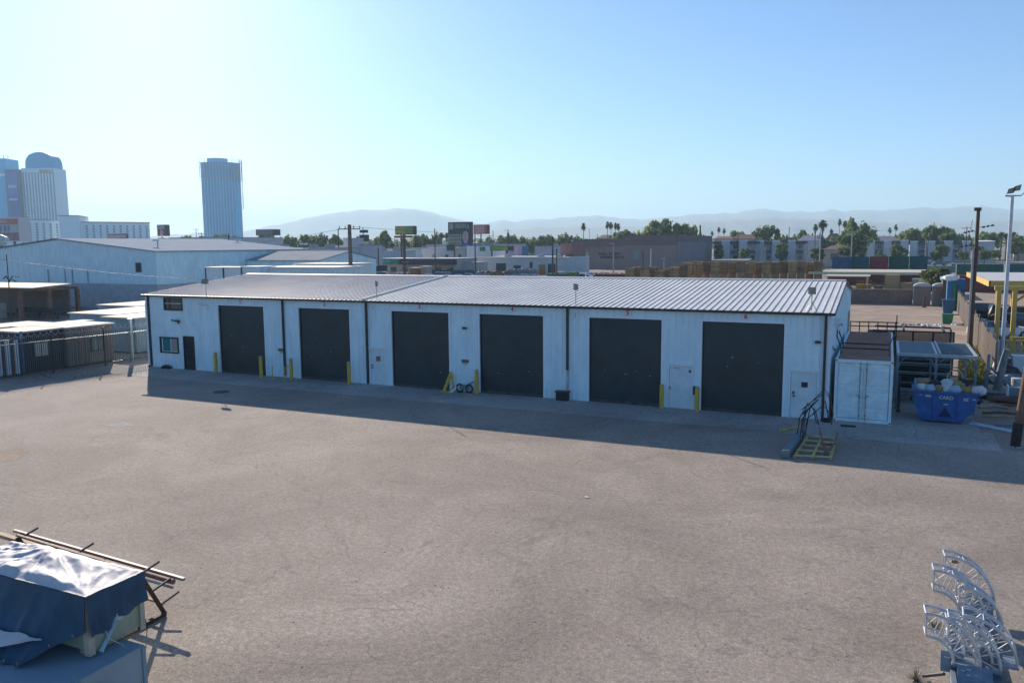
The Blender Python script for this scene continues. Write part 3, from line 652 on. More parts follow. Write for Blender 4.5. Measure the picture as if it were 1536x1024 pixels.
for k in range(20):
    a0, a1 = 2 * math.pi * k / 20, 2 * math.pi * (k + 1) / 20
    m.tube([(38.75 + .33 * math.cos(a0), 6.9, 1.25 + .33 * math.sin(a0)), (38.75 + .33 * math.cos(a1), 6.9, 1.25 + .33 * math.sin(a1))], .035, 6)
m2 = MB(); m2.hexa([(38.5, 6.7, 0), (39.0, 6.7, 0), (39.0, 7.1, 0), (38.5, 7.1, 0), (38.42, 6.8, .95), (38.9, 6.8, .95), (38.9, 7.0, .95), (38.42, 7.0, .95)])
junk('hoop_barrow', 'cream hoop and stand under the right half of the steel canopy', 'frame', [('hoop', mat('cream_paint', (.55, .50, .38), .6), m), ('stand', mat('cream_paint'), m2)])
m = MB(); m.box(38.4, 39.2, 5.2, 5.8, .6, 1.05); m2 = MB(); [m2.box(a, a + .06, b_, b_ + .06, 0, .6) for a in (38.42, 39.1) for b_ in (5.22, 5.7)]
junk('blue_chest', 'pale blue chest on legs behind the skip under the canopy', 'chest', [('body', SKYB, m), ('legs', STEEL, m2)])
m = MB(); m.tube([(36.25, 3.2, .1), (36.25, 3.2, 1.7)], .06, 8); m.tube([(36.25, 3.2, .0), (36.25, 3.2, .1)], .1, 8); m2 = MB(); m2.tube([(36.25, 3.2, .101), (36.25, 3.2, .22)], .07, 8)
junk('dark_post', 'dark post with a red band beside the right side of the container', 'post', [('post', DARK, m), ('band', RED, m2)])

# mesh sided trailer cage and railing behind
cg = thing('mesh_cage', 'long dark mesh sided cage standing on the dirt behind the container', 'cage', (38.5, 14.5, 0))
cy_ = 15.5
def gpt(px, py, Y): d = ray(px, py); return CAM + d * ((Y - CAM.y) / d.y)
A_, B_ = gpt(1344, 495, cy_), gpt(1431, 497, cy_)
m = MB(); ax, bx_, zt = A_.x - 1.2, B_.x, A_.z
for k in range(5):
    xx = ax + (bx_ - ax) * k / 4; m.box(xx - .05, xx + .05, cy_ - .05, cy_ + .05, 0, zt)
m.box(ax + .051, bx_ - .051, cy_ - .04, cy_ + .04, zt - .1, zt - .001); m.box(ax + .051, bx_ - .051, cy_ - .04, cy_ + .04, .1, .2)
for k in (1, 3): xx = ax + (bx_ - ax) * k / 4 + .5; m.box(xx, xx + .12, cy_ + .05, cy_ + 2.6, zt - .05, zt + .05)
m.box(ax, bx_, cy_ + 2.6, cy_ + 2.7, zt - .08, zt + .02); m.box(bx_ - .05, bx_ + .05, cy_ + 2.5, cy_ + 2.6, 0, zt - .09)
m.build('frame', BLACK, cg)
mm = bpy.data.materials.new('mesh_screen'); mm.use_nodes = True; t = mm.node_tree; bs_ = t.nodes['Principled BSDF']; bs_.inputs['Base Color'].default_value = (.03, .035, .035, 1); bs_.inputs['Alpha'].default_value = .62
m = MB(); m.box(ax + .06, bx_ - .06, cy_ - .005, cy_ + .005, .21, zt - .11); m.build('mesh_panel', mm, cg)
rl = thing('railing', 'dark pipe railing on the dirt behind the rusty container top', 'railing', (34.5, 19.5, 0)); m = MB()
a, b_ = gpt(1276, 482, 19.6), gpt(1345, 484, 19.6)
for zz in (0, .28, .9): m.tube([(a.x - .2, 19.6, a.z - zz), (b_.x + .1, 19.6, b_.z - zz)], .035, 6)
for k in range(6): xx = a.x + (b_.x - a.x) * k / 5; m.tube([(xx, 19.6, 0), (xx, 19.6, a.z + (.5 if k == 5 else 0))], .035, 6)
m.build('pipes', DARK, rl)
for i, (px, hh_, lb) in enumerate(((1292, .9, 'dark bin left of the bushes behind the railing'), (1318, 1.5, 'dark green hedge like cover draped over a frame behind the railing'))):
    c = gpt(px, 500, 21); m = MB()
    if i == 0: m.hexa([(c.x - .3, 20.8, 0), (c.x + .3, 20.8, 0), (c.x + .3, 21.4, 0), (c.x - .3, 21.4, 0), (c.x - .35, 20.75, 1.6), (c.x + .35, 20.75, 1.6), (c.x + .35, 21.45, 1.6), (c.x - .35, 21.45, 1.6)])
    else: blob(m, (c.x, 21.3, 1.0), 1.05, 3, n=14, sq=(1.1, .7, 1.0))
    tag(m.build('covered_bin' if i == 0 else 'draped_cover', mat('dark_green_cover', (.02, .05, .05), .8, ns=3, na=.4)), lb, 'cover')

# corrugated fence on the right
FEN = mat('fence_sheet', (.30, .30, .28), .7, .2, ns=1.3, na=.35, c2=(.22, .17, .13))
fn = thing('corrugated_fence', 'grey and rusty corrugated sheet fence running back beside the wooden pole', 'fence', (41.3, 14.2, 0))
def fence_x(y): return 41.2 + (y - 14.4) * .03
y = 14.2; k = 0
while y < 72:
    L_ = 2.4; hgt = 2.3 + .12 * math.sin(k * 2.1); m = MB(); n = 12
    for q in range(n):
        ya, yb = y + L_ * q / n, y + L_ * (q + .5) / n; yc = y + L_ * (q + 1) / n
        xa = fence_x(ya); 
        for (u, v, dx0, dx1) in ((ya, yb, 0, .07), (yb, yc, .07, 0)):
            m.face([(xa + dx0, u, .03), (xa + dx1, v, .03), (xa + dx1, v, hgt), (xa + dx0, u, hgt)]); m.face([(xa + dx0 - .012, u, .03), (xa + dx0 - .012, u, hgt), (xa + dx1 - .012, v, hgt), (xa + dx1 - .012, v, .03)])
    m.build('sheet', [FEN, mat('rusty_sheet', (.30, .17, .10), .85, ns=2, na=.5, c2=(.33, .25, .2)), mat('weathered_boards', (.34, .30, .25), .9, ns=2, na=.35, stretch=(8, 8, .6))][(0, 0, 1, 0, 2, 1, 0, 0, 2, 0)[k % 10]], fn)
    m = MB(); m.box(fence_x(y) + .09, fence_x(y) + .17, y - .04, y + .04, 0, hgt + .12); m.build('fence_post', STEEL, fn)
    y += L_; k += 1

# poles
def pole(name, label, x, y, h, r, mt, extra=None, cat='utility pole', lean=(0, 0), group=None):
    t_ = thing(name, label, cat, (x, y, 0), group); m = MB(); m.tube([(x, y, 0), (x + lean[0] * .5, y + lean[1] * .5, h / 2), (x + lean[0], y + lean[1], h)], r, 12, r2=r * .78); m.build('shaft', mt, t_)
    if extra: extra(t_)
    return t_
def ex1(t_):
    m = MB(); m.box(41.04 - .19, 41.04 + .13, 29.0, 29.04 + .02, 0, 7.0) if False else m.tube([(41.0, 28.93, 0), (41.0, 28.93, 7.35)], .085, 8); m.build('steel_brace', STEEL, t_)
    m = MB(); m.box(40.9, 41.35, 28.85, 29.1, 10.02, 10.25); m.build('pole_cap', WOODP, t_)
    m = MB()
    for s_, dx, dz in ((-1, -.25, 8.6), (1, .3, 8.85), (-1, -.3, 7.6)):
        p = Vector((41.18, 29.1, dz))
        for j in range(3): m.tube([(p.x + dx * (1 + j * .9), p.y - .1, p.z + .06 * j * s_), (p.x + dx * (1.5 + j * .9), p.y - .1, p.z + .06 * j * s_ + .03)], .07, 8)
        m.tube([(p.x, p.y, p.z), (p.x + dx * 3.6, p.y - .12, p.z + .12 * s_)], .02, 5)
    m.build('insulator', BLACK, t_)
pole('utility_pole', 'tall dark wooden utility pole with a grey steel brace behind the corrugated fence', 41.18, 29.1, 10.05, .15, WOODP, ex1)
def ex2(t_):
    m = MB(); m.tube([(42.44, 22.42, 10.7), (42.9, 22.42, 10.7), (43.15, 22.42, 10.95), (43.2, 22.42, 11.3), (43.6, 22.42, 11.35)], .04, 6); m.tube([(42.05, 22.42, 10.72), (42.5, 22.42, 10.66)], .05, 6); m.build('arm', STEEL, t_)
    for cx, cz, nm in ((42.3, 11.0, 0), (42.62, 11.15, 0), (43.75, 11.2, 0)):
        m = MB(); m.hexa([(cx - .2, 22.2, cz - .18), (cx + .2, 22.2, cz - .12), (cx + .2, 22.6, cz - .12), (cx - .2, 22.6, cz - .18), (cx - .12, 22.2, cz + .12), (cx + .27, 22.2, cz + .24), (cx + .27, 22.6, cz + .24), (cx - .12, 22.6, cz + .12)]); m.build('lamp_head', mat('weathered_lamp'), t_)
    m = MB(); m.tube([(42.44, 22.42, 0), (42.44, 22.42, .4)], .25, 12); m.build('base', CONC, t_)
pole('floodlight_mast', 'tall white metal floodlight mast beside the yellow canopy', 42.44, 22.42, 10.75, .13, mat('white_mast', (.6, .62, .63), .45, ns=3, na=.15), ex2, 'lamp post')
def ex3(t_):
    m = MB(); m.tube([(40.27, -2.2, 0), (40.34, -2.18, .95)], .175, 12); m.build('tarred_foot', mat('tarred_wood', (.04, .032, .028), .9, ns=6, na=.5), t_)
    m = MB()
    for k in range(4): m.box(39.95 + k * .3, 40.2 + k * .3, -2.75 + .1 * (k % 2), -2.5, 0, .09)
    m.build('stone', CONC, t_)
pole('leaning_pole', 'weathered brown wooden pole leaning right at the right end of the apron', 40.27, -2.2, 8.5, .165, mat('reddish_pole', (.22, .13, .085), .9, ns=3, na=.45, stretch=(8, 8, .5), bump=.5), ex3, lean=(.75, .2))
m = MB(); m.tube([(39.62, 6.2, .0), (39.62, 6.2, .22)], .55, 10, r2=.3) if False else None
# scattered scrap at the right
def sprawl(px, py, size, label, name, cat, mt, sq=(1.3, .8, .35), seed=1, z=0):
    c = G(px, py); m = MB(); blob(m, (c.x, c.y, size * sq[2] * .8), size, seed, n=12, sq=sq); return tag(m.build(name, mt), label, cat)
c = G(1492, 645); m = MB(); m.hexa([(c.x - .9, c.y + .7, .02), (c.x + .7, c.y - .5, .02), (c.x + .9, c.y - .2, .02), (c.x - .7, c.y + .9, .02), (c.x - .9, c.y + .7, .1), (c.x + .7, c.y - .5, .06), (c.x + .9, c.y - .2, .07), (c.x - .7, c.y + .9, .12)])
tag(m.build('fallen_panel', mat('pale_blue_bag')), 'pale crumpled panel lying on the dirt by the apron edge', 'panel')
sprawl(1503, 571, .75, 'black rubbish heap at the foot of the grey wrapped post', 'black_heap', 'heap', BLACK, (1.1, .9, .8), 4)
sprawl(1490, 598, .5, 'dark scrap pile in the shade left of the white drum', 'scrap_pile', 'heap', mat('dark_slate'), (1.8, .8, .35), 5)
sprawl(1512, 604, .5, 'rust brown scrap pile in front of the white drum', 'scrap_pile', 'heap', BROWN, (1.8, .7, .4), 6)
c = G(1525, 592); m = MB(); m.lathe([(.29, 0), (.3, .02), (.28, .3), (.3, .32), (.28, .6), (.3, .86), (.27, .88)], (c.x, c.y, 0), 16); tag(m.build('steel_drum', mat('drum_white', (.5, .52, .5), .6, ns=4, na=.4)), 'white steel drum standing at the right edge beside the leaning pole', 'drum')
c = G(1514, 604); m = MB(); m.box(c.x - .05, c.x + .45, c.y, c.y + .5, 0, .75); m2 = MB(); m2.box(c.x - .12, c.x - .051, c.y - .05, c.y + .5, 0, .85); junk('small_cabinet', 'small open cabinet with a white side in front of the white drum', 'cabinet', [('body', BLUEST, m), ('side', WHITE2, m2)])
c = G(1503, 585); m = MB(); m.tube([(c.x - .2, c.y, 0), (c.x - .12, c.y, .9), (c.x, c.y + .1, 1.6), (c.x + .1, c.y, 2.2)], .24, 10, r2=.15); m2 = MB(); m2.tube([(c.x - .75, c.y, 0), (c.x - .7, c.y, 1.9)], .09, 8); m2.tube([(c.x - .6, c.y, 1.2), (c.x + .1, c.y - .1, .5)], .06, 8)
junk('wrapped_post', 'grey wrapped bundle standing upright at the near end of the corrugated fence', 'bundle', [('bundle', mat('grey_wrap', (.16, .21, .23), .8, ns=3, na=.35), m), ('stake', BLUEST, m2)])
for i, (px, py, s) in enumerate(((1512, 628, .5), (1500, 622, .35), (1524, 640, .4), (1490, 612, .3), (1530, 610, .4))):
    c = G(px, py); m = MB(); m.tube([(c.x - s * 2, c.y - .1 * i, .06), (c.x, c.y + .1, .1), (c.x + s * 2, c.y + .15 * (i % 3), .07)], .055, 6)
    tag(m.build('branch', [WOOD, BROWN, mat('grey_planks'), WOOD, RUST][i]), ['pale dry branch lying on the dirt right of the apron edge', 'brown dry branch lying behind the pale one on the dirt', 'grey plank lying on the dirt beside the leaning pole', 'short pale stick lying beside the dark scrap pile', 'rusty bar lying behind the leaning pole'][i], 'scrap')
# grass patch behind the canopy
def grass(name, px0, px1, py0, py1, n, h, mt, label=None):
    rnd = random.Random(px0); m = MB()
    for _ in range(n):
        c = G(rnd.uniform(px0, px1), rnd.uniform(py0, py1)); a = rnd.uniform(0, 6.28); q = h * rnd.uniform(.5, 1.2); dx, dy = math.cos(a) * q * .25, math.sin(a) * q * .25
        m.face([(c.x - dx, c.y - dy, 0), (c.x + dx, c.y + dy, 0), (c.x + dx * 1.6 + rnd.uniform(-.1, .1) * q, c.y + dy * 1.6, q)])
    return tag(m.build(name, mt), label, kind='stuff')
GR = mat('weed_green', (.17, .19, .045), .9, ns=3, na=.4)
grass('grass_patch', 1438, 1482, 548, 578, 1500, .25, GR, 'sunlit green weeds behind the steel canopy')
grass('weeds', 30, 150, 553, 569, 260, .09, mat('dull_weed', (.07, .10, .05), .9, ns=3, na=.4), 'dull weeds along the foot of the iron fence')
grass('weeds', 1438, 1480, 520, 548, 500, .3, GR, 'weeds growing along the corrugated fence')

# back wall of the dirt lot, gates, bins
BW = mat('brown_block_wall', (.25, .18, .145), .9, ns=1, na=.25, bump=.3)
bw = thing('lot_wall', 'long low brown wall across the back of the dirt lot', 'wall', (33, 76, 0))
m = MB(); m.box(14, 38.4, 76, 76.25, 0, 1.8); m.build('wall', BW, bw); m = MB(); m.box(14, 38.4, 75.95, 76.3, 1.802, 1.88); m.build('coping', mat('wall_coping', (.30, .23, .18), .9, ns=2, na=.2), bw)
for i, (xa, lb) in enumerate(((38.5, 'brown arched gate cabinet at the right end of the low brown wall'), (40.6, 'second brown arched cabinet, right of the first at the end of the brown wall'))):
    t_ = thing('portable_cabin', lb, 'cabin', (xa + .95, 75.6, 0), 'arched cabins at the back of the dirt lot')
    m = MB(); m.box(xa, xa + 1.9, 74.9, 76.4, 0, 2.35); m.build('body', mat('cabin_brown', (.27, .22, .19), .8, ns=2, na=.2), t_)
    m = MB(); m.prism([(xa + .95 + 1.0 * math.cos(t__ * math.pi / 8), 2.352 + .42 * math.sin(t__ * math.pi / 8)) for t__ in range(9)], 74.8, 76.5); m.build('roof', mat('pale_arch', (.45, .52, .55), .5), t_)
    m = MB(); m.box(xa - .06, xa - .001, 74.85, 74.95, 0, 2.4); m.build('edge_trim', mat('pale_arch'), t_)
t_ = thing('wheeled_bin', 'blue wheeled bin standing at the right side of the dirt lot', 'bin', (41.6, 62, 0))
m = MB(); m.hexa([(41.15, 61.7, .1), (42.05, 61.7, .1), (42.05, 62.4, .1), (41.15, 62.4, .1), (41.0, 61.6, 1.5), (42.2, 61.6, 1.5), (42.2, 62.5, 1.5), (41.0, 62.5, 1.5)]); m.build('body', mat('bin_blue', (.01, .10, .22), .5), t_)
m = MB(); m.box(40.95, 42.25, 61.55, 62.6, 1.51, 1.6); m.build('lid', mat('bin_blue'), t_)
for xx in (41.2, 41.95): m = MB(); m.tube([(xx, 62.45, .14), (xx + .06, 62.45, .14)], .14, 10); m.build('wheel', TYRE, t_)
c = G(1421, 486); m = MB(); m.hexa([(c.x - .4, c.y, 0), (c.x + .4, c.y, 0), (c.x + .4, c.y + .6, 0), (c.x - .4, c.y + .6, 0), (c.x - .48, c.y - .05, .9), (c.x + .48, c.y - .05, .9), (c.x + .48, c.y + .65, .9), (c.x - .48, c.y + .65, .9)]); m2 = MB(); m2.box(c.x - .5, c.x + .5, c.y - .07, c.y + .67, .905, .98)
junk('green_bin', 'small green bin in front of the blue wheeled bin', 'bin', [('body', GREEN, m), ('lid', GREEN, m2)])
c = G(1431, 466); m = MB(); m.tube([(c.x, c.y, 0), (c.x, c.y, 3.0)], .25, 8); tag(m.build('green_post', GREEN), 'tall green pipe standing beside the blue wheeled bin', 'pipe')
c = G(1386, 461); m = MB(); m.tube([(c.x, c.y, 0), (c.x, c.y, 1.3)], .14, 8); m2 = MB(); m2.lathe([(.26, 0), (.26, .12), (.14, .14)], (c.x, c.y, 0), 10); junk('rusty_pipe_stub', 'short rusty pipe stub standing in front of the arched cabins', 'pipe', [('pipe', RUST, m), ('base', RUST, m2)])
for px, py, s, mt, lb in ((1398, 489, .7, WHITE2, 'white rubble scattered on the dirt lot left of the bins'), (1436, 487, .6, WHITE2, 'white scrap at the fence foot right of the green bin'), (1373, 488, .8, CONC, 'grey rubble on the dirt behind the mesh cage')):
    c = G(px, py); rnd = random.Random(px); m = MB()
    for k in range(14): blob(m, (c.x + rnd.uniform(-s, s) * 1.6, c.y + rnd.uniform(-s, s), .05), rnd.uniform(.08, .2), k, n=6)
    tag(m.build('rubble', mt), lb, 'rubble', kind='stuff')

# yellow canopy and what stands under it
yc = thing('yellow_canopy', 'yellow flat canopy with pale roof and yellow columns at the right edge', 'canopy', (47, 40, 0))
pA = (44.6, 53.0); m = MB(); m.box(44.7, 62, 53.0, 79.0, 4.15, 4.3) if False else m.box(44.6, 62, 53.2, 78.5, 3.9, 4.05); m.build('roof', mat('canopy_top', (.55, .55, .54), .6, ns=1, na=.1), yc)
m = MB(); m.box(44.5, 62, 53.0, 53.19, 3.5, 4.06); m.box(44.42, 44.59, 53.0, 78.6, 3.5, 4.06); m.build('fascia', mat('canopy_yellow', (.60, .42, .10), .6, ns=1, na=.15), yc)
m = MB(); yy = 54
while yy < 78: m.box(44.6, 62, yy, yy + .15, 3.6, 3.89); yy += 1.6
m.build('joist', mat('canopy_yellow'), yc)
for px, py, w_ in ((1496, 452, .38), (1521, 447, .5)):
    c = gpt(px, py, 55.5 if px > 1500 else 60); m = MB(); m.box(c.x - w_ / 2, c.x + w_ / 2, c.y - w_ / 2, c.y + w_ / 2, 0, 3.59); m.build('column', mat('canopy_yellow'), yc)
m = MB(); c = gpt(1521, 447, 55.5); m.bar((c.x + .2, c.y, 2.0), (c.x + 2.2, c.y, 3.5), .2); m.build('knee_brace', mat('canopy_yellow'), yc)
# second nearer yellow frame
yf = thing('portal_gantry', 'yellow steel portal frame standing in the sunlit yard behind the white mast', 'gantry', (44, 30.2, 0))
for px in (1496, 1520):
    c = gpt(px, 480, 31); m = MB(); m.box(c.x - .15, c.x + .15, 30.85, 31.15, 0, 4.3); m.build('column', mat('canopy_yellow'), yf)
m = MB(); c0 = gpt(1496, 480, 31).x; m.box(c0 - .3, c0 + 5, 30.84, 31.16, 4.301, 4.6); m.build('lintel', mat('canopy_yellow'), yf)

# generic parked car
def make_car(label, paint, name='parked_car', L=4.5, Wd=1.8, H=1.45, van=False):
    t_ = thing(name, label, 'car' if not van else 'van', (0, 0, 0), 'vehicles parked beyond the warehouse')
    hw = Wd / 2; h = L / 2
    body = [(-h, .35), (h, .35), (h, .72), (h - .15, .86), (h - 1.15, .95), (-h + .2, .95), (-h, .8)] if not van else [(-h, .35), (h, .35), (h, .95), (h - .6, 1.1), (h - 1.1, 1.15), (-h, 1.15)]
    m = MB(); m.prism(body, -hw, hw); m.build('body', paint, t_)
    cab = [(h - 1.2, .952), (-h + .35, .952), (-h + .9, H), (h - 2.0, H)] if not van else [(h - 1.15, 1.152), (-h + .02, 1.152), (-h + .1, H), (h - 1.6, H)]
    m = MB(); n = len(cab); V_ = [(a, s_ * (hw - (.03 if z < 1.2 else .16)), z) for s_ in (-1, 1) for a, z in cab]
    m.hexa([V_[1], V_[0], V_[4], V_[5], V_[2], V_[3], V_[7], V_[6]]); m.build('cabin_glass', GLASS, t_)
    m = MB(); m.box(cab[2][0] + .02, cab[3][0] - .02, -hw + .15, hw - .15, H + .001, H + .04); m.build('roof', paint, t_)
    for a in (-h + .8, h - .85):
        for s_ in (-1, 1):
            m = MB(); m.tube([(a, s_ * (hw - .2), .33), (a, s_ * (hw + .01), .33)], .33, 12); wv = m.build('wheel', TYRE, t_)
            m = MB(); m.tube([(a, s_ * (hw + .011), .33), (a, s_ * (hw + .02), .33)], .19, 10); m.build('rim', STEEL, wv)
    return t_
CARM = {'silver': mat('silver_paint', (.45, .46, .47), .3, .6), 'white': mat('white_paint', (.7, .7, .7), .35), 'dark': mat('dark_paint', (.03, .035, .045), .3), 'red': mat('car_red', (.35, .03, .03), .35), 'blue': mat('car_blue', (.03, .12, .30), .35), 'teal': mat('car_teal', (.04, .25, .28), .4)}
def car_at(px, py, t, rz, colr, label, van=False):
    c = AT(px, py, t); o = make_car(label, CARM[colr], van=van, H=1.45 if not van else 2.0, L=4.5 if not van else 5.2); o.location = (c.x, c.y, 0); o.rotation_euler = (0, 0, rz); return o
# junkyard under the canopy
car_at(1478, 450, 84, 1.2, 'dark', 'dark car parked under the yellow canopy left of its column')
car_at(1528, 450, 80, 1.4, 'silver', 'silver car parked under the yellow canopy at the right edge')
car_at(1500, 500, 66, .4, 'white', 'white car parked in the sun behind the white mast')
car_at(1530, 480, 72, .2, 'dark', 'black car parked at the right edge behind the yellow frame')
m = MB(); c = gpt(1485, 495, 38)
blob(m, (c.x, 38, .8), .9, 7, sq=(.8, .8, 1.0)); blob(m, (c.x + .35, 38, 2.0), .75, 9, sq=(.8, .7, 1.0)); blob(m, (c.x + 1.1, 38.4, 1.3), .8, 10, sq=(1, .8, 1)); m2 = MB(); m2.bar((c.x - .1, 37.2, 1.9), (c.x + .4, 37.25, 2.15), .07)
junk('black_tarp_heap', 'heap of black sheeting with a pale strap beside the white mast', 'heap', [('sheeting', BLACK, m), ('strap', mat('pale_cap'), m2)])
for i, (px, Y, hgt, mt, lb) in enumerate(((1521, 25, 1.2, YEL, 'low yellow trestle at the right edge'), (1533, 25, 1.4, YEL, 'yellow trestle cut by the right edge of the photo'))):
    c = gpt(px, 520, Y); m = MB()
    for a in (-.5, .5): m.bar((c.x + a - .2, Y, 0), (c.x + a, Y, hgt), .1); m.bar((c.x + a + .2, Y, 0), (c.x + a, Y, hgt), .1)
    m2 = MB(); m2.box(c.x - .7, c.x + .7, Y - .1, Y + .1, hgt, hgt + .12); junk('trestle', lb, 'trestle', [('legs', mat('canopy_yellow'), m), ('top', mat('canopy_yellow'), m2)])
for i, (px, Y, lb) in enumerate(((1512, 20, 'grey tote box on the ground right of the white mast'), (1530, 19, 'white tote box at the right edge, behind the leaning pole'), (1517, 14, 'grey flattened boat hull like cover lying on the ground at the right'))):
    c = gpt(px, 540, Y); m = MB(); s = (.5, .45, 1.3)[i]; hh_ = (.7, 1.0, .5)[i]
    if i < 2: m.hexa([(c.x - s * .8, Y - s * .8, 0), (c.x + s * .8, Y - s * .8, 0), (c.x + s * .8, Y + s * .8, 0), (c.x - s * .8, Y + s * .8, 0), (c.x - s, Y - s, hh_), (c.x + s, Y - s, hh_), (c.x + s, Y + s, hh_), (c.x - s, Y + s, hh_)])
    else: blob(m, (c.x, Y, .15), 1.2, 22, n=14, sq=(1.1, .8, .35))
    tag(m.build(('tote_box', 'tote_box', 'grey_cover')[i], (STEEL, WHITE2, mat('grey_wrap'))[i]), lb, ('box', 'box', 'cover')[i])

# ------------------------------------------------------------------ left side: iron fence, cabins, shed, big warehouse
ff = thing('iron_fence', 'grey iron picket fence topped with razor wire left of the warehouse', 'fence', (-11.8, -2, 0))
FP = [(-13.6, -22), (-12.35, -7.8), (-12.05, -4.4), (-11.6, -1.0), (-11.3, 2.4), (-9.3, 6.5)]
for (xa, ya), (xb, yb) in zip(FP, FP[1:]):
    L_ = math.hypot(xb - xa, yb - ya); n = int(L_ / .125); m = MB()
    for k in range(1, n):
        u = k / n; xx, yy = xa + (xb - xa) * u, ya + (yb - ya) * u; m.tube([(xx, yy, .08), (xx, yy, 2.42)], .017, 4)
    m.build('pickets', mat('iron_grey', (.12, .13, .13), .6, .3), ff)
    for zz in (.25, 2.1): m = MB(); m.tube([(xa, ya, zz), (xb, yb, zz)], .03 if zz < 1 else .028, 4); m.build('rail', STEEL if zz > 1 else DARK, ff)
    m = MB(); m.tube([(xa, ya, 0), (xa, ya, 2.65)], .045, 6); m.build('fence_post', DARK, ff)
    m = MB(); pts = []; nn = int(L_ / .045)          # razor wire coil
    for k in range(nn):
        u = k / nn; an = k * .75; pts.append((xa + (xb - xa) * u + .13 * math.cos(an), ya + (yb - ya) * u, 2.6 + .13 * math.sin(an)))
    if pts: m.tube(pts, .009, 3, caps=False)
    for k in range(0, nn, 3):
        p = pts[k]; m.face([(p[0] - .03, p[1] - .03, p[2]), (p[0] + .03, p[1] + .03, p[2]), (p[0] + .02, p[1] - .02, p[2] + .035)])
    m.build('razor_wire', mat('wire_metal', (.55, .57, .58), .3, .8), ff)
gp = thing('gate_post', 'thick pale square post in the iron fence beside the brown cabin', 'post', (-11.7, 1.2, 0)); m = MB(); m.box(-11.78, -11.6, 1.1, 1.28, 0, 2.95); m.build('post', mat('pale_steel'), gp); m = MB(); m.box(-11.82, -11.56, 1.06, 1.32, 2.951, 3.0); m.build('cap', mat('pale_steel'), gp)

def cabin(name, label, x0, x1, y0, y1, h, wm, rm, win=None, ribs=True, group=None, rz=0, cat='cabin'):
    t_ = thing(name, label, cat, ((x0 + x1) / 2, (y0 + y1) / 2, 0), group, rz)
    m = MB(); m.box(x0, x1, y0, y1, .12, h)
    if ribs:
        yy = y0 + .1
        while yy < y1 - .1:
            if not (win and win[0] - .08 < yy < win[1] + .08): m.box(x1 + .0, x1 + .03, yy, yy + .1, .15, h - .05)
            yy += .24
    m.build('wall', wm, t_)
    m = MB(); m.box(x0 - .15, x1 + .12, y0 - .12, y1 + .12, h + .002, h + .1); m.build('roof', rm, t_)
    m = MB(); m.box(x0 + .1, x1 - .1, y0 + .1, y1 - .1, 0, .118); m.build('footing', BLACK, t_)
    if win:
        wa, wb, za, zb = win; m = MB(); m.box(x1 + .001, x1 + .05, wa, wb, za, zb); w_ = m.build('window', win_m, t_)
        m = MB(); m.box(x1 + .051, x1 + .07, wa + .08, (wa + wb) / 2 - .04, za + .08, zb - .08); m.box(x1 + .051, x1 + .07, (wa + wb) / 2 + .04, wb - .08, za + .08, zb - .08); m.build('pane', pane_m, w_)
    return t_
PALE = mat('pale_cabin_roof', (.52, .49, .43), .8, ns=1, na=.08)
win_m = mat('pale_steel'); pane_m = GLASS
win_m, pane_m = mat('dark_slate'), mat('bright_blind', (.55, .52, .46), .7)
cabin('dark_cabin', 'dark navy site cabin with a pale window behind the iron fence', -16.2, -13.35, -5.55, -2.75, 2.6, mat('navy_sheet', (.025, .04, .055), .6, ns=2, na=.3), PALE, win=(-4.75, -3.7, .95, 1.95), ribs=False)
win_m, pane_m = mat('dark_slate'), GLASS
cabin('brown_cabin', 'brown ribbed container cabin with a dark window behind the iron fence', -16.0, -13.1, -2.6, .9, 2.6, mat('taupe_sheet', (.20, .165, .15), .7, ns=1.5, na=.2), PALE, win=(-.9, .2, .9, 1.9))
m = MB(); m.box(-13.3, -13.1, -7.4, -5.7, 0, 2.3); m2 = MB()
for k in range(3): m2.box(-13.05, -13.0, -7.3 + k * .55, -7.0 + k * .55, .1, 2.25)
junk('timber_screen', 'brown and pale upright board screen at the left edge behind the iron fence', 'screen', [('screen', BROWN, m), ('boards', WHITE2, m2)])
m = MB(); m.box(-13.2, -13.05, -5.66, -5.56, 0, 2.75); tag(m.build('blue_post', SKYB), 'blue square post at the left end of the dark cabin', 'post')
ANG = R(8)
CBR = [((-18.2, 4.2), 3.4, 9.0, 'pale roofed cabin with shade coloured walls, the nearest of the row left of the warehouse corner'), ((-24.1, 5.8), 5.2, 10, 'wide cabin with a pale roof and shade coloured walls, second of the row left of the warehouse corner'), ((-30.0, 13.0), 5.0, 11, 'cabin with a pale roof and shade coloured walls, the farthest of the row beside the grey block wall'), ((-17.2, -3.4), .9, 5.2, 'low pale roofed cabin behind the brown cabin'), ((-20.0, -6.5), 2.6, 6.0, 'pale roofed cabin behind the dark cabin at the left edge')]
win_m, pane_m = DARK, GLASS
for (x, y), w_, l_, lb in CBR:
    cabin('site_cabin', lb, x, x + w_, y, y + l_, 2.6, mat('cabin_shadow_blue', (.24, .34, .40), .8, ns=1, na=.2), PALE, win=(y + 1, y + 2.2, 1.0, 1.9), ribs=False, group='pale roofed cabins left of the warehouse')  # wall colour stands in for the blue shade beneath the pale roofs
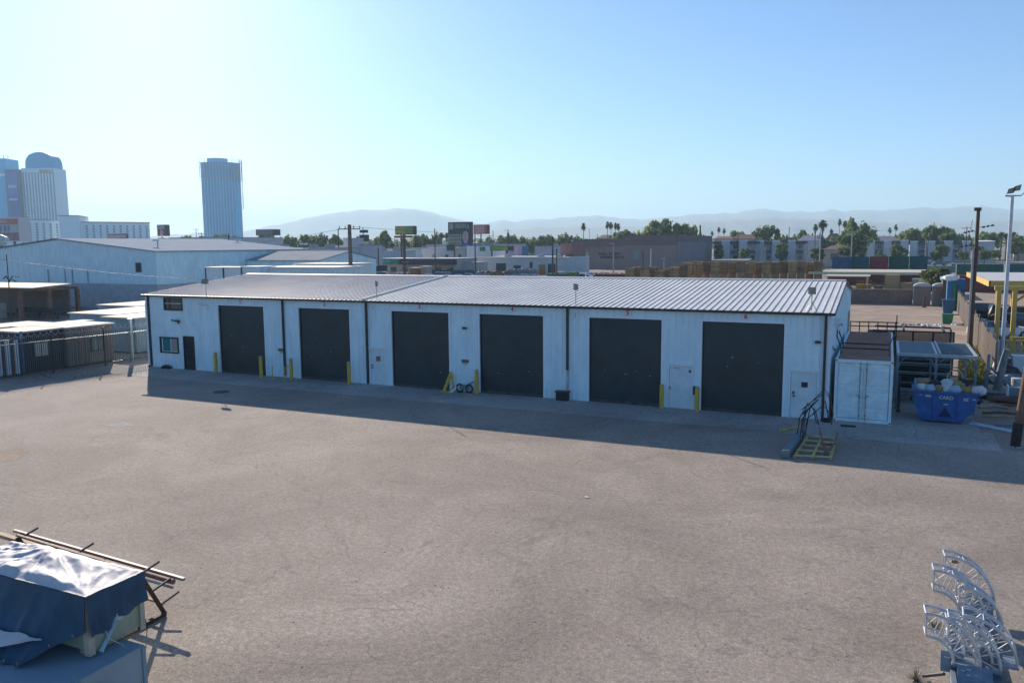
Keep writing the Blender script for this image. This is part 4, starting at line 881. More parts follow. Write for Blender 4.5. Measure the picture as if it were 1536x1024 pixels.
# timber frame shed
sd_ = thing('timber_shed', 'brown timber frame shelter with a pale roof end before the big blue white warehouse', 'shelter', (-52, 23, 0))
a, b_, c_ = G(33, 480), G(76, 478), G(118, 470)
m = MB()
for p, hh_ in ((a, 3.2), (b_, 3.2), (c_, 3.0)): m.box(p.x - .2, p.x + .2, p.y - .2, p.y + .2, 0, hh_)
m.build('post', mat('shed_timber', (.27, .15, .10), .85, ns=2, na=.3), sd_)
m = MB(); m.bar((a.x, a.y, 3.35), (b_.x, b_.y, 3.3), .3); m.bar((b_.x, b_.y, 3.3), (c_.x, c_.y, 3.15), .3); m.build('beam', mat('shed_timber'), sd_)
m = MB(); q = G(0, 432, 3.6); m.hexa([(a.x - 16, a.y - 3, 3.5), (a.x + 2.4, a.y - .2, 3.5), (a.x - 1, a.y + 7, 3.5), (a.x - 16, a.y + 6, 3.5), (a.x - 16, a.y - 3, 3.75), (a.x + 2.4, a.y - .2, 3.6), (a.x - 1, a.y + 7, 3.7), (a.x - 16, a.y + 6, 3.75)]); m.build('roof', PALE, sd_)
m = MB(); m.box(a.x - 16, a.x - .5, a.y + 6.2, a.y + 6.4, 0, 3.4); m.build('back_panel', mat('taupe_sheet'), sd_)
m = MB(); m.box(a.x - 7.5, a.x - 4.4, a.y - 1, a.y + 1.2, 0, .8); m.box(a.x - 7.5, a.x - 4.4, a.y - 1, a.y + 1.2, .84, 1.7); tag(m.build('crate_pair', CREAM), 'two cream crates stacked inside the timber shelter', 'crates')
m = MB(); m.box(a.x - 3.6, a.x + 3.2, a.y + 1.8, a.y + 3.0, .7, 1.1); m2 = MB(); [m2.box(a.x + k, a.x + k + .15, a.y + 2, a.y + 2.2, 0, .7) for k in (-3.4, 0, 2.9)]
junk('work_bench', 'dark work bench inside the timber shelter', 'bench', [('top', mat('dark_slate'), m), ('leg', DARK, m2)])

# big white warehouse
bwh = thing('big_warehouse', 'huge pale metal warehouse with a low gable behind the cabins on the left', 'warehouse', (-66, 35.3, 0))
BX0, BX1, BY0, BY1 = -84.4, -47.7, 35.3, 64.5
m = MB(); m.box(BX0, BX1, BY0, BY1, 3.2, 7.3); m.prism([(BX0, 7.301), (BX1, 7.301), (-66, 9.0)], BY0, BY1)
x = BX0 + .3
while x < BX1:
    zt = 7.3 + 1.65 * (1 - abs(x + 66) / 18.4); m.box(x, x + .05, BY0 - .035, BY0 - .001, 3.25, zt); x += .6
y = BY0 + .3
while y < BY1: m.box(BX1 + .001, BX1 + .035, y, y + .05, 3.25, 7.2); y += .6
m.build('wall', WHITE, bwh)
m = MB(); m.box(BX0 + .05, BX1 - .05, BY0 + .05, BY1 - .05, 0, 3.199); m.build('block_base', GREYC, bwh)
m = MB()
for s_, xe in ((1, BX1), (-1, BX0)):
    P = [(-66, BY0 - .3, 9.06), (xe + .3 * s_, BY0 - .3, 7.3), (xe + .3 * s_, BY1 + .3, 7.3), (-66, BY1 + .3, 9.06)]
    m.hexa(P + [(p[0], p[1], p[2] + .12) for p in P])
m.build('roof', mat('big_roof', (.26, .34, .42), .95, .0, spec=.02, ns=.4, na=.1), bwh)
m = MB(); c = gpt(208, 401, BY0); m.box(c.x - .5, c.x + .5, BY0 - .06, BY0 - .036, c.z - .6, c.z + .6); m.build('vent_window', mat('dark_slate'), bwh)
m = MB()
for px in (74, 110, 275 * .36, 133): c = gpt(px, 425, BY0); m.box(c.x - .06, c.x + .06, BY0 - .1, BY0 - .04, 3.3, 5.0)
m.build('downspout', STEEL, bwh)
m = MB()
for k in range(9): m.box(-60 + k * 1.3, -59.9 + k * 1.3, 60.2, 60.3, 9.0 - .09 * (k + 4), 9.6 - .09 * (k + 4))
rp = thing('roof_post', 'thin lamp post standing on the right slope of the huge warehouse roof', 'lamp post', (-50, 40, 7.8)); c = gpt(237, 372, 40); m = MB(); m.tube([(c.x, 40, 7.4), (c.x, 40, c.z + .9)], .06, 6); m.build('stalk', DARK, rp); m = MB(); m.box(c.x - .7, c.x + .1, 39.8, 40.2, c.z + .9, c.z + 1.15); m.build('lamp_head', WHITE2, rp)
for i, (px, py) in enumerate(((356, 366), (456, 372))):
    Y = 62; c = gpt(px, py, Y); t_ = thing('roof_lamp', ['lamp head on a short stalk on the huge warehouse roof near the glass tower', 'lamp head on a short stalk at the right end of the huge warehouse roof'][i], 'lamp', (c.x, Y, 7.4)); m = MB(); m.tube([(c.x, Y, 7.45), (c.x, Y, c.z + .5)], .06, 6); m.build('stalk', DARK, t_); m = MB(); m.box(c.x - .5, c.x + .5, Y - .3, Y + .3, c.z + .5, c.z + .75); m.build('lamp_head', WHITE2, t_)
# storage units between the two warehouses
SU = [(308, 334, 30, 402, 0), (335, 361, 30.2, 402, 0), (362, 389, 30.4, 401, 0), (391, 500, 32, 403, 1), (441, 517, 38, 398, 1)]
for i, (pa, pb, Y, pt, k) in enumerate(SU):
    a, b_ = gpt(pa, pt, Y), gpt(pb, pt, Y); h_ = a.z
    lb = ['white storage unit, leftmost of the row behind the long warehouse roof', 'white storage unit, second from the left behind the long warehouse roof', 'white storage unit, third from the left behind the long warehouse roof', 'long white storage block with a sunlit roof before the huge warehouse', 'white storage block with a sunlit roof, nearest the pale gabled shed'][i]
    t_ = thing('storage_unit', lb, 'storage unit', ((a.x + b_.x) / 2, Y, 0), 'white storage units between the warehouses')
    m = MB(); m.box(a.x + .1, b_.x - .1, Y, Y + 2.5 + 3 * k, 0, h_)
    x = a.x + .2
    while x < b_.x - .2: m.box(x, x + .12, Y - .03, Y - .001, .1, h_ - .1); x += .4
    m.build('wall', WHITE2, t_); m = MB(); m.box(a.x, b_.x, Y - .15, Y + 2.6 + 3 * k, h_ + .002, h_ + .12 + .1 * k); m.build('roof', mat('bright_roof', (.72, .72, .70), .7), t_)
    m = MB(); m.box(a.x + .0, a.x + .09, Y - .1, Y, 0, h_); m.build('corner_post', DARK, t_)
# gabled shed
gs = thing('gabled_shed', 'pale blue white shed with a gable end behind the wooden pole', 'shed', (-40, 57, 0))
m = MB(); m.box(-47, -34.2, 50.4, 63.6, 0, 5.9); m.prism([(50.4, 5.901), (63.6, 5.901), (57, 7.05)], -47, -34.2, ax='x')
y = 50.6
while y < 63.4: m.box(-34.199, -34.16, y, y + .06, .1, 5.9 + 1.1 * (1 - abs(y - 57) / 6.6)); y += .5
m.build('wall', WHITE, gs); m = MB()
for s_, ye in ((-1, 50.4), (1, 63.6)):
    P = [(-47, 57, 7.1), (-34, 57, 7.1), (-34, ye + .3 * s_, 5.9), (-47, ye + .3 * s_, 5.9)]; m.hexa(P + [(p[0], p[1], p[2] + .1) for p in P])
m.build('roof', mat('shed_roof', (.34, .38, .40), .95, .0, spec=.02, ns=.5, na=.1), gs)
m = MB(); m.box(-34.1, -33.9, 61.5, 62.0, 4.4, 4.55); m.tube([(-34.1, 58.4, 5.6), (-34.0, 59.4, 4.6), (-34.0, 59.5, 4.2)], .06, 5); m.build('vent', DARK, gs)

# ------------------------------------------------------------------ poles, wires
def tpole(px, ptop, t, label, r=.15, arms=1, mt=None, lamp=False, rough_arm=1.3):
    c = AT(px, 400, t); top = AT(px, ptop, t).z
    def ex(t_):
        if arms:
            m = MB()
            for q in range(arms): m.bar((c.x - rough_arm, c.y - .5, top - .5 - q * 1.0), (c.x + rough_arm, c.y + .5, top - .5 - q * 1.0), .1)
            m.build('crossarm', WOODP, t_)
            m = MB()
            for u in (-.95, -.4, .4, .95): m.tube([(c.x + rough_arm * u, c.y + .5 * u, top - .45), (c.x + rough_arm * u, c.y + .5 * u, top - .15)], .06, 6)
            m.build('insulators', STEEL, t_)
        if lamp: m = MB(); m.tube([(c.x, c.y, top), (c.x - .2, c.y, top + .1)], .1, 6); m.box(c.x - .9, c.x + .1, c.y - .2, c.y + .2, top + .05, top + .25); m.build('lamp_head', STEEL, t_)
    return pole('street_lamp' if lamp else 'utility_pole', label, c.x, c.y, top, r, mt or WOODP, ex, 'street lamp' if lamp else 'utility pole')
tpole(526, 337, 92, 'brown wooden pole with a crossarm standing before the pale gabled shed', .26, 1, mat('brown_pole', (.17, .13, .11), .9, ns=3, na=.3), rough_arm=1.1)
TP = [(509, 343, 190, 0, 0, 'dark slim pole left of the brown pole, before the tree line'), (297, 343, 420, 1, 0, 'small far pole with a crossarm left of the glass tower'), (305, 349, 300, 1, 0, 'short far pole with a long crossarm at the foot of the glass tower'), (345, 351, 160, 0, 0, 'dark short mast on the huge warehouse skyline'), (653, 343, 200, 0, 0, 'slim dark pole left of the white and black billboard'), (568, 372, 190, 0, 0, 'thin short pole right of the gabled shed'), (713, 352, 170, 0, 0, 'dark slim pole right of the big billboard'), (740, 345, 300, 0, 0, 'slim pole before the trees right of the red billboard'), (762, 344, 330, 1, 0, 'far pole with a crossarm beside the tall conifer'), (552, 371, 260, 0, 0, 'thin pole before the trees right of the green pylon sign'),
      (829, 355, 110, 0, 0, 'dark green slim pole left of the brown building'), (835, 373, 150, 0, 0, 'rust coloured thin post left of the brown building'), (920, 367, 170, 0, 1, 'thin grey lamp pole before the brown building lettering'), (976, 373, 140, 0, 0, 'white flagpole like mast before the brown building'), (964, 376, 170, 0, 0, 'thin mast before the right end of the brown building front'), (996, 389, 150, 0, 1, 'short lamp pole at the corner of the brown building'), (884, 344, 420, 0, 1, 'slim lamp pole right of the lone palm'), (896, 351, 380, 0, 0, 'short dark pole between the lamp and the palms'),
      (1182, 340, 300, 0, 0, 'brown wooden pole before the apartment block'), (1106, 352, 300, 0, 0, 'dark red brown post at the left of the apartment block'), (1229, 342, 170, 0, 0, 'tall thin white mast before the messy palm'), (1276, 351, 200, 0, 1, 'white street lamp before the big round tree'), (1390, 358, 250, 0, 0, 'grey post pair beside the apartment terrace at the right'), (1387, 362, 255, 0, 0, 'pale post beside the grey one at the right apartments'), (1335, 363, 260, 0, 1, 'thin street lamp before the right apartment terrace'), (1447, 340, 240, 1, 0, 'far pole with a small transformer left of the dark wooden pole'), (1147, 371, 240, 0, 1, 'small street lamp before the grey apartment wall')]
for px, pt, t, ar, la, lb in TP:
    pl_ = px in (976, 1229, 1276, 1387)
    tpole(px, pt, t, lb, .11 if pl_ else .15, ar, mat('white_mast') if pl_ else (mat('dark_green_pole', (.06, .10, .08), .6) if px == 829 else (RUST if px == 835 else (STEEL if la else WOODP))), bool(la))
def wire(name, label, pts, r=.02):
    m = MB(); out = []
    for (a, b_) in zip(pts, pts[1:]):
        a, b_ = Vector(a), Vector(b_)
        for k in range(9): u = k / 8; p = a.lerp(b_, u); p.z -= 4 * u * (1 - u) * (b_ - a).length * .012; out.append(p)
    m.tube(out, r, 4); return tag(m.build(name, BLACK), label, 'cable')
wire('overhead_cable', 'thin overhead cable crossing before the huge warehouse gable', [AT(-60, 382, 80), AT(12, 390, 84), AT(300, 419, 84)], .016)
t_ = pole('utility_pole', 'slim dark pole holding the cable at the left edge before the huge warehouse', *AT(11, 400, 84).xy, AT(11, 381, 84).z, .06, DARK, None)
m = MB(); c = AT(18, 414, 84); [m.tube([(c.x - 1.5 + k * .5, c.y, c.z - .3 + .3 * math.sin(k * 2)), (c.x - .9 + k * .5, c.y, c.z - .3 + .3 * math.cos(k * 3))], .06, 5) for k in range(5)]; m.build('bracket', DARK, t_)
for i, (pa, pb, py0_, py1_, t0_, t1_) in enumerate(((526, 240, 341, 352, 92, 330), (526, 1182, 340, 343, 92, 300), (1182, 1447, 343, 342, 300, 240), (1447, 1459, 343, 330, 240, 60))):
    wire('power_line', ['power line running left from the brown wooden pole', 'power line running right from the brown wooden pole to the apartments', 'power line between the apartment pole and the transformer pole', 'power line joining the dark wooden pole at the right'][i], [AT(pa, py0_, t0_), AT(pb, py1_, t1_)], .022)

# ------------------------------------------------------------------ far city
def at_box(pa, pb, t, ptop, depth, zb=0):
    """axis aligned box whose front stands at depth t in the middle of the px range"""
    mid = AT((pa + pb) / 2, 400, t); Y = mid.y
    a, b_ = gpt(pa, 400, Y), gpt(pb, 400, Y); z = gpt((pa + pb) / 2, ptop, Y).z
    return a.x, b_.x, Y, Y + depth, z
def block(name, label, pa, pb, t, ptop, depth, wm, rm=None, wins=0, rows=1, door=None, cat='building', group=None, parapet=True, win_m=None, band=None, wsz=(1.2, 1.1)):
    x0, x1, y0, y1, z = at_box(pa, pb, t, ptop, depth)
    t_ = thing(name, label, cat, ((x0 + x1) / 2, y0, 0), group); m = MB(); m.box(x0, x1, y0, y1, 0, z - .25); m.build('wall', wm, t_)
    m = MB(); m.box(x0 - .1, x1 + .1, y0 - .1, y1 + .1, z - .249, z); m.build('roof', rm or wm, t_)
    if wins:
        for r in range(rows):
            for k in range(wins):
                cx = x0 + (k + .5) * (x1 - x0) / wins; cz = (z - .4) * (r + .6) / rows
                m = MB(); m.box(cx - wsz[0] / 2, cx + wsz[0] / 2, y0 - .06, y0 - .002, cz - wsz[1] / 2, cz + wsz[1] / 2); m.build('window', win_m or GLASS, t_)
    if band: m = MB(); m.box(x0 - .12, x1 + .12, y0 - .2, y0 - .101, z - .249 - band[0], z - .25); m.build('fascia', band[1], t_)
    if rm is not None and x1 - x0 > 8:
        m = MB(); q = (x0 + x1) / 2
        for k in (-.28, .1, .31): m.box(q + k * (x1 - x0) - .8, q + k * (x1 - x0) + .8, y0 + depth * .4, y0 + depth * .4 + 1.4, z + .001, z + .8)
        m.build('roof_unit', STEEL, t_)
    return t_
WGREY = mat('grey_render', (.56, .58, .59), .8, ns=.4, na=.12); WWHITE = mat('white_render', (.84, .84, .84), .8, ns=.4, na=.1); LILAC = mat('lilac_grey', (.52, .52, .57), .8, ns=.4, na=.1)
TAN = mat('tan_render', (.55, .45, .36), .85, ns=.4, na=.15); DKB = mat('dark_blue_band', (.03, .08, .13), .6); ROOFG = mat('flat_roof', (.36, .36, .37), .7, ns=.3, na=.15)
BL = [('flat_building', 'low grey flat roofed building behind the right slope of the huge warehouse', 385, 502, 185, 371.5, 9, WGREY, ROOFG, 5), ('flat_building', 'pale block with a tall stub beside the brown wooden pole', 502, 550, 200, 367, 7, LILAC, ROOFG, 2), ('stair_tower', 'pale square stair tower left of the brown wooden pole', 516, 524, 195, 357, 6, WGREY, None, 0),
      ('flat_building', 'low blue grey building left of the glass tower foot', 240, 325, 330, 356, 40, WGREY, ROOFG, 6), ('flat_building', 'white low building behind the yellow and green billboard', 548, 606, 285, 373, 12, WWHITE, ROOFG, 4), ('flat_building', 'pale blue workshop with bright roof right of the gabled shed', 556, 604, 262, 376, 8, mat('pale_blue_wall', (.40, .52, .56), .8, ns=1, na=.1), ROOFG, 2),
      ('flat_building', 'grey commercial building with a dark opening behind the strip of shops', 604, 700, 300, 372, 14, WGREY, ROOFG, 5), ('flat_building', 'lilac grey warehouse before the big billboard', 640, 745, 340, 366, 30, LILAC, ROOFG, 6), ('flat_building', 'white flat building with a green sign under the billboards', 700, 735, 270, 368, 12, WWHITE, ROOFG, 0),
      ('flat_building', 'cream low block right of the dark awning', 684, 716, 212, 393, 6, CREAM, ROOFG, 0), ('flat_building', 'long grey low building with a pale roof edge and dark garage opening', 716, 850, 222, 385.5, 18, WGREY, mat('bright_roof'), 0),
      ('flat_building', 'blue grey gabled industrial hall left of the brown building', 802, 850, 270, 369, 30, LILAC, ROOFG, 0), ('flat_building', 'tan building far behind the green canopy', 760, 812, 420, 359, 20, TAN, None, 5), ('flat_building', 'distant white hall between the tree line and the billboards', 590, 640, 420, 362, 30, WWHITE, ROOFG, 0)]
for nm, lb, pa, pb, t, pt, dp, wm, rm, wn in BL: block(nm, lb, pa, pb, t, pt, dp, wm, rm, wins=wn)
x0, x1, y0, y1, z = at_box(716, 850, 222, 385.5, 18); lg = [o for o in bpy.data.objects if o.get('label') == 'long grey low building with a pale roof edge and dark garage opening'][0]
for u0, u1, h_ in ((.22, .33, .62), (.42, .50, .5), (.60, .63, .7), (.80, .88, .6)):
    m = MB(); m.box(x0 + (x1 - x0) * u0, x0 + (x1 - x0) * u1, y0 - .08, y0 - .003, .05, z * h_); m.build('garage_opening', mat('dark_slate'), lg)
m = MB(); m.box(x0, x1, y0 - .5, y0 - .12, z - .1, z + .12); m.build('roof_edge', mat('bright_roof'), lg)
# strip of shops with dark awning and teal sign
x0, x1, y0, y1, z = at_box(566, 684, 214, 388, 12)
ss = thing('shop_strip', 'beige shop building with a dark awning and a teal sign band', 'shop', ((x0 + x1) / 2, y0, 0))
m = MB(); m.box(x0, x1, y0, y1, 0, z - .1); m.build('wall', CREAM, ss); m = MB(); m.box(x0 - .2, x1 + .2, y0, y1, z - .099, z + .1); m.build('roof', mat('cap_roof', (.45, .40, .38), .7), ss)
xs_ = gpt(602, 390, y0).x
m = MB(); m.prism([(y0 - 1.6, z - 1.45), (y0 - .01, z - 1.45), (y0 - .01, z - .1), (y0 - .7, z - .1)], xs_, x1 + .3, ax='x'); m.build('awning', mat('awning_dark', (.06, .055, .07), .8, ns=1, na=.2), ss)
m = MB(); m.box(x0, xs_ - .3, y0 - .9, y0 - .6, z - 1.35, z - .15); sg = m.build('sign_band', TEAL, ss)
text('MARKET 24H', 1.0, 'lettering', mat('teal_letter', (.08, .42, .42), .5), sg, ((x0 + xs_) / 2, y0 - .93, z - .75), (1, 0, 0), (0, 0, 1)) if False else None
m = MB()
for k in range(9): xx = x0 + .4 + k * .5; m.box(xx, xx + .3, y0 - .94, y0 - .901, z - 1.1, z - .4)
m.build('lettering', mat('teal_letter', (.08, .42, .42), .5), sg)
m = MB(); m.box(xs_ + 1.1, xs_ + 3.2, y0 - 1.5, y0 - 1.3, z - .95, z - .75); m.build('awning_lettering', mat('grey_letter', (.35, .37, .42), .6), ss)
for k in range(7): m = MB(); cx = x0 + (k + .5) * (x1 - x0) / 7; m.box(cx - .9, cx + .9, y0 - .06, y0 - .002, .9, z - 2.2); m.build('window', GLASS, ss)

# billboards ---------------------------------------------------------
def board(label, pa, pb, t, ptop, pbot, face_m, cols=(), deep=1.2, frame=DARK, name='billboard'):
    x0, x1, y0, y1, z = at_box(pa, pb, t, ptop, deep); zb = gpt((pa + pb) / 2, pbot, y0).z
    t_ = thing(name, label, 'billboard', ((x0 + x1) / 2, y0, 0)); m = MB(); m.box(x0, x1, y0, y1, zb, z); m.build('frame', frame, t_)
    e = (x1 - x0) * .03; m = MB(); m.box(x0 + e, x1 - e, y0 - .1, y0 - .002, zb + e, z - e); f_ = m.build('panel', face_m, t_)
    for px in cols:
        c = gpt(px, 400, y0 + deep / 2); m = MB(); m.tube([(c.x, y0 + deep / 2, 0), (c.x, y0 + deep / 2, zb - .01)], max(.25, (x1 - x0) * .03), 10); m.build('column', BROWN, t_)
    return t_, f_, (x0, x1, y0, zb, z)
t_, f_, (x0, x1, y0, zb, z) = board('yellow and green billboard on two dark columns behind the shops', 594, 621, 240, 339, 352, mat('bill_yellow', (.42, .36, .10), .6, ns=.6, na=.2), (603, 608), 2.0)
m = MB(); q = (x0 + x1) / 2 + .6; m.box(q, x1 - .3, y0 - .14, y0 - .101, zb + .3, z - .3); m.build('green_panel', mat('bill_green', (.12, .30, .12), .6), f_)
m = MB(); m.box(x0, x1, y0 - .6, y0 - .2, zb - .9, zb - .3); m.build('catwalk', RUST, t_)
t_, f_, (x0, x1, y0, zb, z) = board('tall black and cream billboard with a bald man in a suit', 673, 707.5, 290, 333, 369, mat('bill_dark', (.04, .06, .09), .6, ns=.4, na=.3), (682, 700), 1.5)
hh_ = z - zb; ww = x1 - x0
text('CHRIS', hh_ * .30, 'lettering', mat('bill_cream', (.36, .35, .26), .7), f_, ((x0 + x1) / 2 + ww * .12, y0 - .14, z - hh_ * .18), (1, 0, 0), (0, 0, 1), bold=.06) if False else None
m = MB()
for k, (u, v, w_, h_) in enumerate(((.04, .70, .20, .26), (.30, .74, .03, .22), (.37, .74, .06, .20), (.46, .74, .06, .20), (.55, .74, .06, .20), (.64, .76, .06, .18), (.73, .76, .05, .18), (.80, .74, .12, .05), (.85, .79, .05, .13))): m.box(x0 + u * ww, x0 + (u + w_) * ww, y0 - .15, y0 - .101, zb + v * hh_, zb + (v + h_) * hh_)
m.build('lettering', mat('bill_cream', (.34, .34, .27), .7, ns=1, na=.2), f_)
m = MB(); m.box(x0 + .02 * ww, x0 + .58 * ww, y0 - .15, y0 - .101, zb + .03 * hh_, zb + .50 * hh_); cp_ = m.build('caption_panel', mat('bill_cream'), f_)
m = MB()
for k in range(3):
    for j in range(6): m.box(x0 + (.05 + .085 * j) * ww, x0 + (.105 + .085 * j) * ww, y0 - .18, y0 - .151, zb + (.07 + .15 * k) * hh_, zb + (.15 + .15 * k) * hh_)
m.build('caption_lettering', mat('bill_mud', (.14, .15, .13), .7), cp_)
m = MB(); cxx, czz = x0 + .76 * ww, zb + .36 * hh_
pts = [(cxx + .15 * ww * math.cos(a) * (1 if math.sin(a) > 0 else .8), y0 - .2, czz + .26 * hh_ * math.sin(a)) for a in [2 * math.pi * k / 20 for k in range(20)]]
m.face(pts); m.face([(p[0], y0 - .102, p[2]) for p in pts][::-1]); m.build('portrait_head', mat('bill_skin', (.52, .33, .36), .7, ns=.5, na=.2), f_)
m = MB(); m.hexa([(x0 + .56 * ww, y0 - .19, zb + .02 * hh_), (x0 + .98 * ww, y0 - .19, zb + .02 * hh_), (x0 + .98 * ww, y0 - .16, zb + .02 * hh_), (x0 + .56 * ww, y0 - .16, zb + .02 * hh_), (x0 + .66 * ww, y0 - .19, zb + .17 * hh_), (x0 + .9 * ww, y0 - .19, zb + .17 * hh_), (x0 + .9 * ww, y0 - .16, zb + .17 * hh_), (x0 + .66 * ww, y0 - .16, zb + .17 * hh_)]); m.build('portrait_suit', BLUEP, f_)
m = MB()
for k, (u, v, w_) in enumerate(((-.06, .05, .035), (.02, .05, .035), (-.03, -.10, .06), (-.02, -.02, .02))): m.box(cxx + u * ww, cxx + (u + w_) * ww, y0 - .24, y0 - .201, czz + v * hh_, czz + (v + .025) * hh_)
m.build('portrait_feature', mat('bill_feature', (.20, .08, .09), .7), f_)
t_, f_, (x0, x1, y0, zb, z) = board('red and pale striped billboard on a single column', 711, 732, 330, 337, 351, mat('bill_red', (.42, .12, .10), .6, ns=.3, na=.2), (722,), 2.0)
m = MB(); hh_ = z - zb; ww = x1 - x0
for k in range(4): m.box(x0 + .1 * ww, x0 + .78 * ww, y0 - .14, y0 - .101, zb + (.14 + .2 * k) * hh_, zb + (.24 + .2 * k) * hh_)
m.build('stripe', mat('bill_pink', (.55, .42, .48), .6), f_)
t_, f_, (x0, x1, y0, zb, z) = board('small red screen billboard with a pale figure left of the glass tower', 239, 252, 420, 337, 354, mat('bill_screen', (.22, .06, .06), .5, ns=.2, na=.5), (246,), 2.5)
m = MB(); m.box(x0 + .15 * (x1 - x0), x0 + .85 * (x1 - x0), y0 - .14, y0 - .101, zb + .62 * (z - zb), zb + .92 * (z - zb)); m.build('caption', mat('grey_letter'), f_)
blob_m = MB(); blob(blob_m, ((x0 + x1) / 2, y0 - .12, zb + .33 * (z - zb)), 1.2, 5, sq=(.9, .1, 1.1)); blob_m.build('figure', mat('bill_pink'), f_)
board('grey angled billboard back standing in the trees right of the glass tower', 386, 412, 380, 344, 353, mat('bill_back', (.12, .14, .17), .8), (393, 405), 5)
t_, f_, (x0, x1, y0, zb, z) = board('dark green pylon sign with a smaller top board right of the wooden pole', 540, 551, 220, 352, 367, mat('pylon_green', (.03, .07, .07), .6), (546,), 1.2)
m = MB(); m.box(x0 + .2, x1 - .1, y0, y0 + 1, z + .5, z + 1.3); m.build('top_board', DKB, t_); m = MB(); m.tube([(x0 + 1, y0 + .5, z), (x0 + 1, y0 + .5, z + 1.9)], .12, 6); m.build('mast', DARK, t_)
board('green shop sign below the big billboard', 735, 763, 252, 369, 376, mat('lime_sign', (.16, .34, .06), .6, ns=.4, na=.2), (738, 760), 6, name='canopy_sign')
m = MB(); c = AT(724, 373, 267); m.box(c.x - 1.0, c.x + 1.0, c.y - .3, c.y - .1, c.z - .8, c.z + .6); tag(m.build('green_sign', mat('sign_green', (.02, .25, .14), .5)), 'small green square sign on the white wall under the billboards', 'sign')
c = AT(676, 371, 290); m = MB(); m.box(c.x - 1.5, c.x + 1.5, c.y - .3, c.y, c.z - 1.2, c.z + 1.0); tag(m.build('dark_green_sign', mat('pylon_green')), 'dark green square sign below the left side of the big billboard', 'sign')
for px, t, lb in ((776, 250, 'pink column under the far canopy right of the lime green sign'), (788, 250, 'blue column under the far canopy right of the lime green sign')):
    c = AT(px, 380, t); m = MB(); m.box(c.x - .8, c.x + .8, c.y - .8, c.y + .8, 0, AT(px, 369, t).z); m2 = MB(); m2.box(c.x - 1, c.x + 1, c.y - 1, c.y + 1, 0, .5)
    junk('sign_column', lb, 'column', [('column', mat('bill_pink') if px == 776 else mat('blue_column', (.08, .18, .32), .6), m), ('plinth', CONC, m2)])
block('flat_canopy', 'brown flat fuel canopy behind the lime green sign', 733, 812, 230, 364, 12, BROWN, BROWN, 0) if False else None
# brown building with lettering
BRN = mat('brown_block', (.38, .26, .23), .9, ns=.25, na=.12, bump=.3)
bb = thing('brown_building', 'large brown windowless building with dark lettering on its front', 'building', (-40, 214, 0))
L0, L1, L2 = gpt(861, 380, 214).x, gpt(934, 380, 214).x, gpt(1015, 380, 214).x
zl, zr = gpt(897, 359.5, 214).z, gpt(980, 353.5, 214).z
m = MB(); m.box(L0, L1, 214, 250, 0, zl); m.box(L1, L2, 214.01, 268, 0, zr); m.build('wall', BRN, bb)
m = MB(); m.box(L0 - .1, L1 - .01, 213.7, 213.99, zl - 2.2, zl + .2); m.box(L1, L2 + .1, 213.7, 213.99, zr - 2.9, zr + .2); m.box(L2 + .001, L2 + .3, 213.7, 268, zr - 2.0, zr + .2); m.build('parapet', mat('brown_parapet', (.24, .165, .16), .9, ns=.4, na=.15), bb)
m = MB(); m.box(L2 + .0, L2 + .2, 214.2, 267.9, 0, zr - 2.01); m.build('side_wall', mat('brown_side', (.30, .25, .26), .9, ns=.3, na=.15), bb)
for px, mt in ((879.5, TAN), (955, mat('grey_panel', (.30, .34, .34), .8))):
    c = gpt(px, 383, 214); m = MB(); m.box(c.x - .7, c.x + .7, 213.9, 213.99, c.z - 1.2, c.z + 1.2); m.build('panel_door', mt, bb)
c = gpt(914, 381, 214); dl = mat('dark_letters', (.02, .03, .05), .6)
text('WALL STREET', 1.25, 'lettering', dl, bb, (c.x, 213.96, c.z), (1, 0, 0), (0, 0, 1), .03, bold=.02); c = gpt(917, 385, 214)
text('BUSINESS CENTER', 1.0, 'lettering', dl, bb, (c.x + .3, 213.96, c.z - .2), (1, 0, 0), (0, 0, 1), .03, bold=.02)
x0, x1, y0, y1, z = at_box(845, 860.5, 225, 365, 10)
en = thing('entrance_block', 'red brown entrance block with an overhanging top left of the brown building', 'building', ((x0 + x1) / 2, y0, 0)); m = MB(); m.box(x0 + .6, x1, y0, y1, 0, z - 3); m.build('wall', mat('red_brown', (.32, .17, .15), .9, ns=.4, na=.2), en); m = MB(); m.box(x0 - .4, x1, y0 - 1.2, y1, z - 2.99, z); m.build('upper_storey', mat('red_brown'), en); m = MB(); m.box(x0 + 1.2, x0 + 2.4, y0 - .05, y0 - .002, 2, z - 4); m.build('window', GLASS, en)

